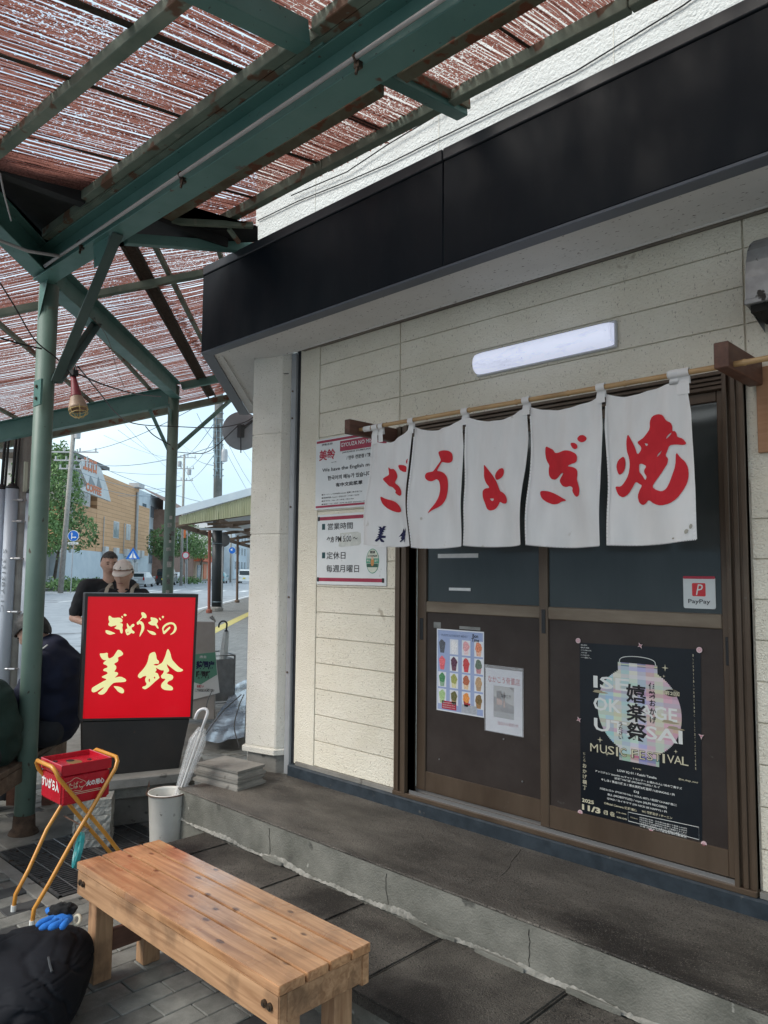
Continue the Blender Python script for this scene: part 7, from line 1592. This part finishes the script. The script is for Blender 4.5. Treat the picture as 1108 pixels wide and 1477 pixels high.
# the far side of the road beside and behind the camera, seen in the door glass
for k, (sa, sb, h_, lb) in enumerate(((30, 50, 7.5, 'beige building across the road, left of the frame'), (8, 27, 10.5, 'grey building across the road beside the camera'), (-18, 5, 6.5, 'low white building across the road behind the camera'), (-45, -21, 12, 'tall beige building across the road behind the camera'))):
    ab = block('building', lb, sa, sb, N0-1, 9, 0, h_, [osh.children[0].data.materials[0], greyw, white_w, osh.children[0].data.materials[0]][k])
    for i in range(5):
        for j in range(int(h_//3.2)): window(ab, sa+1+i*(sb-sa-2)/5, sa+1+i*(sb-sa-2)/5+(sb-sa)/9, 1.2+j*3.2, 2.9+j*3.2, N0-1, wframe, wglass)
# trees
def leafmat(name, c1, c2): return pm(name, c1, c2, .7, rough=.65, lo=.3, hi=.7, vary=.1, bump=.0)
leaf1 = leafmat('mid_green_leaves', (.06,.13,.045), (.17,.28,.10)); leaf2 = leafmat('light_green_leaves', (.09,.19,.055), (.22,.36,.13)); bark = pm('grey_brown_bark', (.09,.075,.06), (.14,.12,.10), 4, rough=.95)
def tree(lb, base, h, lobes, leaf, nleaf, size, grp=None, trunk=.16):
    t = thing('street_tree', lb, 'tree', base, grp); mb = MB(); rnd = random.Random(int(base.x*7)); top_ = lobes[0][0]
    mb.tube([base, base.lerp(top_, .45)+Vector((.1, .1, 0)), base.lerp(top_, .95)], [trunk, trunk*.7, trunk*.35], 8)
    for c, r_ in lobes: mb.tube([base.lerp(top_, .45), c-Z_*r_[2]*.3, c+Z_*r_[2]*.3], [trunk*.5, trunk*.3, .02], 6)
    mb.build('trunk', bark, t); cr_ = MB()
    tot = sum(r_[0]*r_[2] for c, r_ in lobes)
    for c, r_ in lobes:
        for k in range(int(nleaf*r_[0]*r_[2]/tot)):
            d = Vector((rnd.gauss(0, 1), rnd.gauss(0, 1), rnd.gauss(0, 1))).normalized(); q = rnd.uniform(.45, 1)**.5
            nz = 1+.35*noise.noise(d*2.1+c*.3); 
            if noise.noise(d*3.2+c) < -.22: continue
            p = c+Vector((d.x*r_[0], d.y*r_[1], d.z*r_[2]))*q*nz; s_ = size*rnd.uniform(.6, 1.3)
            a_ = Vector((rnd.gauss(0, 1), rnd.gauss(0, 1), rnd.gauss(0, 1))).normalized(); b_ = a_.cross(Vector((rnd.gauss(0, 1), rnd.gauss(0, 1), rnd.gauss(0, 1)))).normalized()
            cr_.add([p-a_*s_, p-b_*s_*.45, p+a_*s_, p+b_*s_*.45], [(0, 1, 2, 3)])
    cr_.build('crown', leaf, t); return t
def gb(x, y, d, z=0): p = dep(x, y, d); p.z = z; return p
tree('large leafy tree behind the concrete pole across the road', gb(78, 812, 64), 12, [(dep(90, 722, 62), (1.9, 1.9, 3.6)), (dep(62, 740, 62), (2.4, 2.4, 3.4)), (dep(116, 768, 61), (1.5, 1.5, 1.6)), (dep(66, 680, 64), (2.4, 2.4, 2.6)), (dep(92, 668, 64), (1.3, 1.3, 1.8))], leaf1, 9000, .17)
tree('light green tree beside the leftmost green pole across the road', gb(40, 812, 60), 9, [(dep(44, 720, 58), (1.6, 1.6, 2.5)), (dep(66, 770, 57), (1.2, 1.2, 1.8)), (dep(50, 775, 57), (1.3, 1.3, 1.7))], leaf2, 4000, .15)
for k, (x, y, d, rr_, nm) in enumerate(((234, 782, 86, 1.55, 'nearest street tree beside the stickered pole'), (268, 778, 92, 1.9, 'bushy street tree in the middle of the row beyond the black van'), (290, 784, 100, 1.8, 'farthest street tree, next to the orange shop'))):
    tree(nm, gb(x, 812, d), 5, [(dep(x, y, d), (rr_, rr_, rr_*1.2)), (dep(x+7, y+10, d), (rr_*.8, rr_*.8, rr_*.7)), (dep(x-6, y+8, d), (rr_*.7, rr_*.7, rr_*.8))], leaf1 if k != 2 else leaf2, 2600, .16, 'street trees', .10)
bush = MB(); rnd = random.Random(3)
for x, d in ((110, 60), (118, 61), (275, 96), (96, 58)):
    for k in range(500):
        c = gb(x, 812, d, .35)+Vector((rnd.gauss(0, .8), rnd.gauss(0, .8), rnd.gauss(0, .22))); a_ = Vector((rnd.gauss(0, 1), rnd.gauss(0, 1), rnd.gauss(0, 1))).normalized()*.13; b_ = a_.cross(Vector((rnd.gauss(0, 1), rnd.gauss(0, 1), rnd.gauss(0, 1)))).normalized()*.09; bush.add([c-a_, c-b_, c+a_, c+b_], [(0, 1, 2, 3)])
tag(bush.build('roadside_shrubs', leaf1, None, origin=tuple(gb(110, 812, 60))), 'low roadside shrubs at the foot of the trees and signs', 'shrubs', kind='stuff')
# utility poles with crossarms
def upole(lb, x0, xt, ytop, d, r_, arms, grp=None, extra=0):
    b_ = gb(x0, 812, d, -.05); t_ = dep(xt, ytop, d); t = thing('utility_pole', lb, 'utility pole', b_, grp)
    MB().tube([b_, t_], [r_, r_*.72], 12).build('pole_shaft', cpole_m, t, smooth=True)
    for y, wd in arms:
        c = dep(x0+(xt-x0)*(y-845)/(ytop-845), y, d); mb = MB().beam(c-rl*wd*.5, c+rl*wd*.5, .09, .09)
        for k in range(4): q = c+rl*wd*(k/3-.5)*.9; mb.tube([q, q+Z_*.28], .06, 6)
        mb.build('crossarm', metalp, t)
    if extra:
        for k in range(extra): c = dep(x0+(xt-x0)*.78+(8 if k % 2 else -6), ytop+14+k*12, d); MB().lathe([(0, -.3), (.2, -.3), (.22, .25), (.1, .33), (0, .33)], c, 12).build('transformer', metalp, t)
    return t
upole('tall concrete utility pole in front of the big tree across the road', 89, 108, 600, 52, .19, ((652, 3.6), (664, 2.4), (676, 1.6)), extra=2)
upole('thin utility pole with crossarms between the second green pole and the clad pole', 262, 266, 655, 82, .16, ((660, 2.6), (676, 2.2), (693, 2.0)), extra=2)
upole('grey pole beyond the road, right of the clad pole', 333, 334, 740, 110, .14, ((760, 1.6),))
cl0 = onz(312, 881, 0); dcl = (cl0-CAM).dot(_f)
clad = thing('clad_utility_pole', 'utility pole wrapped in black cladding at the end of the sidewalk canopy', 'utility pole', cl0)
MB().tube([cl0, dep(313.5, 762, dcl)], .185, 18).build('black_cladding', pm('black_ribbed_cladding', (.012,.018,.022), (.025,.032,.036), 6, rough=.5, stretch=(1,1,.2)), clad, smooth=True)
MB().tube([dep(313.5, 762, dcl), dep(316, 560, dcl)], [.17, .16], 16).build('pole_shaft', pm('dark_pole_concrete', (.10,.105,.10), (.18,.18,.17), 2, rough=.9), clad, smooth=True)
MB().lathe([(0, 0), (.27, 0), (.27, .1), (.2, .16), (.18, .16)], cl0, 16).build('pole_base', concr_m, clad)
mb = MB()
for k in range(11): z = dep(315, 596+k*9, dcl); mb.tube([z+(rl*math.cos(t)+fl*math.sin(t))*.20 for t in [2*math.pi*i/14 for i in range(14)]], .012, 5, closed=True)
for y in (784, 868): z = dep(313, y, dcl); mb.tube([z+(rl*math.cos(t)+fl*math.sin(t))*.192 for t in [2*math.pi*i/14 for i in range(14)]], .012, 5, closed=True)
mb.tube([dep(309, 600, dcl-.2), dep(308, 640, dcl-.2), dep(313, 680, dcl-.2)], .03, 6).tube([dep(312, 600, dcl-.2), dep(313, 660, dcl-.2), dep(310, 690, dcl-.2)], .02, 6).tube([dep(318, 610, dcl-.2), dep(318, 690, dcl-.2)], .03, 6).build('pole_cabling', pm('blue_grey_cabling', (.30,.40,.45), (.1,.14,.16), 3, rough=.5), clad)
MB().lathe([(0, .1), (.1, .1), (.12, .0), (.12, -.35), (0, -.4)], dep(324, 652, dcl-.3), 12).build('transformer', metalp, clad)
mir = dep(322, 779, dcl+.5); mt = thing('traffic_mirror', 'round grey back of a traffic mirror behind the clad pole', 'traffic mirror', mir); MB().lathe([(0, .04), (.18, .03), (.27, 0), (.27, -.03), (0, -.03)], mir, 24, -fl).build('mirror_disc', pm('mirror_back', (.16,.17,.18), rough=.5), mt, smooth=True); MB().tube([mir+fl*.02, gb(322, 779, dcl+.55)], .04, 8).build('mirror_post', metalp, mt)
# wires
def wire(x0, y0, d0, x1, y1, d1, sag, r_, lb, grp=None):
    a_, b_ = dep(x0, y0, d0), dep(x1, y1, d1); pts = [a_.lerp(b_, t/10)-Z_*sag*4*(t/10)*(1-t/10) for t in range(11)]
    o = MB().tube(pts, r_, 4).build('overhead_wire', black_w, None, origin=tuple(a_)); tag(o, lb, 'wire', grp)
black_w = pm('wire_dark', (.20,.26,.31), rough=.6)
WR = [(106, 652, 52, 330, 560, 24, .5), (106, 655, 52, 420, 740, 60, 1), (108, 664, 52, 320, 640, 29, .6), (170, 620, 30, 262, 672, 82, .3), (180, 612, 28, 264, 690, 82, .3), (150, 628, 40, 262, 660, 82, .4),
      (262, 660, 82, 316, 600, 29, .4), (266, 676, 82, 318, 618, 29, .5), (268, 692, 82, 320, 640, 29, .5), (262, 668, 82, 304, 735, 120, .4), (318, 600, 29, 420, 720, 50, .5), (318, 615, 29, 400, 730, 44, .7), (320, 640, 29, 420, 800, 40, .3),
      (108, 678, 52, 262, 700, 82, .8), (150, 706, 60, 250, 716, 85, .3), (160, 680, 60, 260, 682, 85, .2), (170, 715, 70, 262, 700, 82, .4), (316, 650, 29, 262, 640, 40, .3), (108, 600, 52, 250, 560, 30, .5), (284, 596, 26, 318, 640, 29, .2), (268, 648, 60, 316, 672, 29, .3)]
def place_(x, d):
    if x > 350: return 'behind the pillar'
    if x < 120: return 'the tree side pole'
    if 255 < x < 272: return 'the thin pole'
    if 300 < x < 335 and d < 40: return 'the clad pole'
    return {True: 'above the orange building', False: 'beside the stickered pole'}[x < 230]
HT = ['highest', 'second', 'third', 'fourth', 'fifth']; seen = {}
def wlabel(w_):
    key = (place_(w_[0], w_[2]), place_(w_[3], w_[5])); seen[key] = seen.get(key, 0)+1
    return 'thin %s overhead wire from %s to %s' % (HT[seen[key]-1], key[0], key[1])
for k, w_ in enumerate(sorted(WR, key=lambda q: q[1]+q[4])): wire(*w_, .017 if w_[2] > 45 else .009, wlabel(w_), 'overhead wires')
MB_d = MB()
# road signs
def sgn(x, ytop, ybot, d, lb, kind):
    b_ = gb(x-4 if kind == 'round' else x, ybot, d, 0); c = dep(x, ytop, d); t = thing('road_sign', lb, 'road sign', b_)
    MB().tube([b_, c+fl*.06], .035, 8).build('post', metalp, t); pl = Plane(c, rl); bl = pm('sign_blue', (.01,.13,.50), rough=.4); wq = whi_m
    if kind == 'round':
        MB().prism(ell(0, 0, .37, .37, 24), pl, 0, .03).build('sign_face', wq, t); MB().prism(ell(0, 0, .34, .34, 24), pl, .03, .035).build('sign_face', bl, t)
        MB().rect(pl, -.13, -.22, -.07, .14, .036, .04).prism([(-.17, .10), (-.03, .10), (-.10, .24)], pl, .036, .04).rect(pl, -.07, -.12, .12, -.06, .036, .04).prism([(.10, -.16), (.22, -.09), (.10, -.02)], pl, .036, .04).build('arrow_mark', wq, t)
        MB().rect(pl, -.34, -.56, .34, -.42, 0, .03).build('sub_plate', wq, t); text('lettering', '自転車を除く', ink_m, pl, -.28, -.53, .28, -.46, t, off=.035)
    elif kind == 'tri':
        MB().prism([(-.55, -.40), (.55, -.40), (0, .50)], pl, 0, .03).build('sign_face', bl, t); MB().prism([(-.3, -.33), (.3, -.33), (0, .2)], pl, .03, .035).build('white_triangle', wq, t); MB().rect(pl, -.04, -.22, .04, .02, .036, .04).prism(ell(0, .07, .05, .05, 10), pl, .036, .04).prism([(-.1, -.33), (-.04, -.33), (.02, -.2), (-.02, -.2)], pl, .036, .04).prism([(.1, -.33), (.05, -.33), (-.02, -.2), (.03, -.2)], pl, .036, .04).build('walker_mark', bl, t)
    elif kind == 'red':
        MB().prism(ell(0, 0, .34, .34, 24), pl, 0, .03).build('sign_face', redink_m, t); MB().prism(ell(0, 0, .25, .25, 24), pl, .03, .035).build('sign_face', pm('sign_pale', (.5,.5,.52), rough=.5), t)
    else:
        MB().prism(ell(0, 0, .34, .34, 24), pl, 0, .03).build('sign_face', bl, t); MB().prism([(-.2, .06), (.02, .22), (.02, -.05)], pl, .03, .036).build('arrow_mark', wq, t)
sgn(106, 773, 850, 50, 'round blue sign with two white arrows in front of the concrete pole', 'round')
sgn(192, 799, 850, 58, 'blue triangular crossing sign above the heads of the standing pair', 'tri')
sgn(268, 801, 840, 70, 'round no parking style sign in front of the street trees', 'red')
sgn(335, 794, 838, 80, 'small round blue sign right of the black clad pole', 'arrow')
fl_ = thing('orange_banner', 'orange banner on a tall pole beyond the street trees', 'banner', gb(267, 840, 90)); MB().tube([gb(270, 840, 90), dep(270, 758, 90)], .05, 8).build('post', metalp, fl_); MB().beam(dep(264, 759, 90), dep(270, 759, 90), .04, .04).obox(dep(264.5, 776, 90), rl*.28, fl*.02, Z_*1.4).build('banner_cloth', orl, fl_)
wr_ = thing('white_chair_stand', 'white A shaped stand on the far pavement by the red shop sign', 'stand', gb(72, 845, 50)); c = onz(68, 848, .03); MB().tube([c, c+Z_*.9+rl*.08, c+Z_*.95+rl*.35, c+rl*.42+Z_*.9, c+rl*.5], .05, 8).tube([c+Z_*.35, c+rl*.48+Z_*.35], .05, 8).build('stand_frame', whi_m, wr_)
# vehicles
tyre_m = pm('tyre_black', (.015,.015,.016), rough=.8); glassc = pm('car_glass', (.02,.03,.035), rough=.08); redl = pm('tail_light_red', (.35,.01,.01), rough=.2); platey = pm('yellow_plate', (.65,.55,.04), rough=.5)
def car(lb, pos, body_m, L_, W_2, H_, kind, facing, plate):
    """pos: ground centre of the end seen; facing +1 drives away (rear seen), -1 comes towards us"""
    t = thing('parked_van' if kind == 'van' else 'car', lb, 'van' if kind == 'van' else 'car', pos)
    hw = W_2/2
    if kind == 'van': prof = [(0, .28), (0, H_*.55), (.06, H_*.93), (.3, H_), (L_*.72, H_), (L_*.88, H_*.60), (L_*.99, H_*.52), (L_, .28)]
    else: prof = [(0, .28), (.02, H_*.60), (.25, H_*.66), (.75, H_*.97), (L_*.55, H_), (L_*.74, H_*.66), (L_*.97, H_*.55), (L_, .28)]
    if facing < 0: prof = [(L_-a_, b_) for a_, b_ in reversed(prof)]
    mb = MB(); n = len(prof)
    for w_, k in ((-hw, 0), (hw, 0)): 
        for a_, b_ in prof: ins_ = .12 if b_ > H_*.7 else 0; mb.v.append(pos+SD*a_+ND*(w_-math.copysign(ins_, w_))+Z_*b_)
    mb.f = [tuple(range(n)), tuple(reversed(range(n, 2*n)))]+[(i, i+n, (i+1) % n+n, (i+1) % n) for i in range(n)]
    o = mb.build('car_body', body_m, t); bm = bmesh.new(); bm.from_mesh(o.data); bmesh.ops.recalc_face_normals(bm, faces=bm.faces[:]); bmesh.ops.bevel(bm, geom=bm.edges[:], offset=.05, segments=2, affect='EDGES', clamp_overlap=True); bm.to_mesh(o.data); bm.free()
    # glazed end, side windows
    e = -.02; z0, z1 = H_*.60, H_*.90
    x_in = (.02 if kind == 'van' else .30) if facing > 0 else (.26 if kind == 'van' else .85)
    MB().add([pos+SD*(x_in-.10)+ND*(-hw+.14)+Z_*z0, pos+SD*(x_in-.10)+ND*(hw-.14)+Z_*z0, pos+SD*(x_in+.06)+ND*(hw-.2)+Z_*z1, pos+SD*(x_in+.06)+ND*(-hw+.2)+Z_*z1], [(0, 3, 2, 1)]).build('rear_window' if facing > 0 else 'windscreen', glassc, t)
    for s_ in (-1, 1):
        MB().add([pos+SD*L_*.15+ND*s_*(hw-.02)+Z_*z0, pos+SD*L_*.70+ND*s_*(hw-.02)+Z_*z0, pos+SD*L_*.64+ND*s_*(hw-.10)+Z_*z1, pos+SD*L_*.2+ND*s_*(hw-.10)+Z_*z1], [(0, 1, 2, 3)]).build('side_window', glassc, t)
        for a_ in (L_*.17, L_*.80):
            w_ = MB().lathe([(0, -.1), (.20, -.1), (.29, -.09), (.30, 0), (.29, .09), (.2, .1), (0, .1)], pos+SD*a_+ND*s_*(hw-.10)+Z_*.30, 20, ND).build('wheel', tyre_m, t); MB().lathe([(0, .105*s_), (.17, .105*s_), (.18, .09*s_)], pos+SD*a_+ND*s_*(hw-.10)+Z_*.30, 14, ND).build('rim', metalp, w_)
        MB().obox(pos-SD*.04+ND*(s_*(hw-.12)-.07)+Z_*H_*(.42 if kind == 'van' else .46), SD*.05, ND*.14, Z_*(.30 if facing > 0 else .16)).build('tail_light' if facing > 0 else 'headlight', redl if facing > 0 else whi_m, t)
        MB().obox(pos+SD*L_*(.78 if facing > 0 else .2)+ND*s_*(hw+.02)+Z_*H_*.62, SD*.12, ND*.16*s_, Z_*.14).build('mirror', body_m, t)
    MB().obox(pos-SD*.05-ND*.17+Z_*.62, SD*.03, ND*.34, Z_*.18).build('number_plate', plate, t)
    MB().obox(pos-SD*.07-ND*(hw-.04)+Z_*.28, SD*.1, ND*(W_2-.08), Z_*.22).build('bumper', body_m if facing > 0 else body_m, t, bevel=.03)
    return t
cb = pm('black_car_paint', (.012,.013,.015), rough=.2, coat=.8); cs_ = pm('silver_car_paint', (.45,.48,.50), rough=.3, metal=.3, coat=.5); ct = pm('teal_car_paint', (.06,.28,.33), rough=.25, coat=.8); cw = pm('white_car_paint', (.66,.70,.72), rough=.3, coat=.5)
def rp(x, y): p = onz(x, y, -.10); return p
car('black box van with a yellow plate seen from behind on the road', rp(235, 844.5), cb, 3.4, 1.62, 1.85, 'van', 1, platey)
car('silver car on the road, half hidden behind the woman in the cap', rp(196, 847), cs_, 4.2, 1.7, 1.5, 'car', 1, wframe)
car('silver hatchback just in front of the black van, beside the stickered pole', rp(246, 841.5), cs_, 4.0, 1.7, 1.5, 'car', 1, wframe)
car('teal hatchback driving away beyond the black clad pole', rp(314, 841.5), ct, 3.7, 1.7, 1.5, 'car', 1, wframe)
car('white van with a yellow plate coming towards us beside the corner pillar', rp(352, 841.5), cw, 3.4, 1.7, 1.95, 'van', -1, platey)
# second canopy down the sidewalk
c2 = thing('sidewalk_canopy', 'lower canopy with a pale roof edge and yellowed corrugated fascia further down the sidewalk', 'canopy', ons(258, 740, 24))
def C2(x, y, s=24): return ons(x, y, s)
wr2 = pm('pale_roof_edge', (.48,.55,.60), (.55,.61,.65), 2, rough=.5); yf = pm('yellowed_corrugated_fascia', (.33,.33,.20), (.44,.43,.29), 1.5, rough=.7, stretch=(1,1,.2), spots=((.24,.25,.14), 6, .62, (3,3,.2)))
a_, b_ = C2(252, 737.5), C2(372, 704.5)
MB().obox(a_, b_-a_, SD*26, Z_*.05).build('roof_sheet', wr2, c2)
MB().obox(a_-SD*.05-Z_*.16, b_-a_, SD*.06, Z_*.24).build('roof_edge', wr2, c2)
# corrugated end fascia, a real zigzag sheet
t0, t1 = C2(258, 745), C2(372, 712); u0_, u1_ = C2(258, 757), C2(372, 741); mb = MB(); NC = 90
for i in range(NC+1): t = i/NC; o_ = SD*(.03*(i % 2)); mb.v += [t0.lerp(t1, t)+o_, u0_.lerp(u1_, t)+o_]
mb.f = [(2*i, 2*i+2, 2*i+3, 2*i+1) for i in range(NC)]; mb.build('corrugated_fascia', yf, c2)
brn = pm('brown_canopy_steel', (.10,.07,.05), (.16,.11,.08), 3, rough=.8); tms = pm('translucent_roof_panel', (.45,.42,.33), (.55,.52,.42), 1, rough=.6, emit=None)
zl = u0_.z
nL = a_.dot(ND); nR = b_.dot(ND)
def C3(s, n, dz=0): return G(s, n, u0_.z+(u1_.z-u0_.z)*(n-nL)/(nR-nL)+dz)
for s in (24.2, 27.5, 31, 35, 39, 43, 47): MB().beam(C3(s, nL, .0), C3(s, nR, .06), .08, .12).build('cross_rafter', brn, c2)
for n_ in (nL+.05, nL+1.3, nL+2.6, nL+3.8): MB().beam(C3(24.2, n_, .0), C3(50, n_, .0), .08, .16).build('long_beam', brn, c2)
MB().beam(C3(24.3, nL+1.0, -.10), C3(26, nL+2.2, -.05), .08, .08).build('lamp_bracket', brn, c2)
MB().obox(C3(25, nL+.6, -.18), SD*.25, ND*1.4, Z_*.06).build('lamp_tray', wr2, c2)
for (x, yb, yt, m_, r_, lb) in ((301.5, 884, 762, pm('red_brown_post_paint', (.24,.07,.045), rough=.6), .055, 'p'), (342, 869, 772, brn, .06, 'q')):
    p = onz(x, yb, 0); d = (p-CAM).dot(_f); MB().tube([p, dep(x+1.0, yt, d)], r_, 10).lathe([(0, 0), (r_*2, 0), (r_*2, .1), (r_, .14)], p, 10).build('post', m_, c2)
for s in (48,): p = G(s, nL+.3, 0); MB().tube([p, p+Z_*3], .06, 8).build('post', brn, c2)
# the shop row that carries that canopy, hidden mostly by the pillar
rowb = block('neighbouring_shops', 'pale row of shops behind the sidewalk canopy, right of the road', 22, 60, 3.2, 3.9, 0, 5.5, white_w)
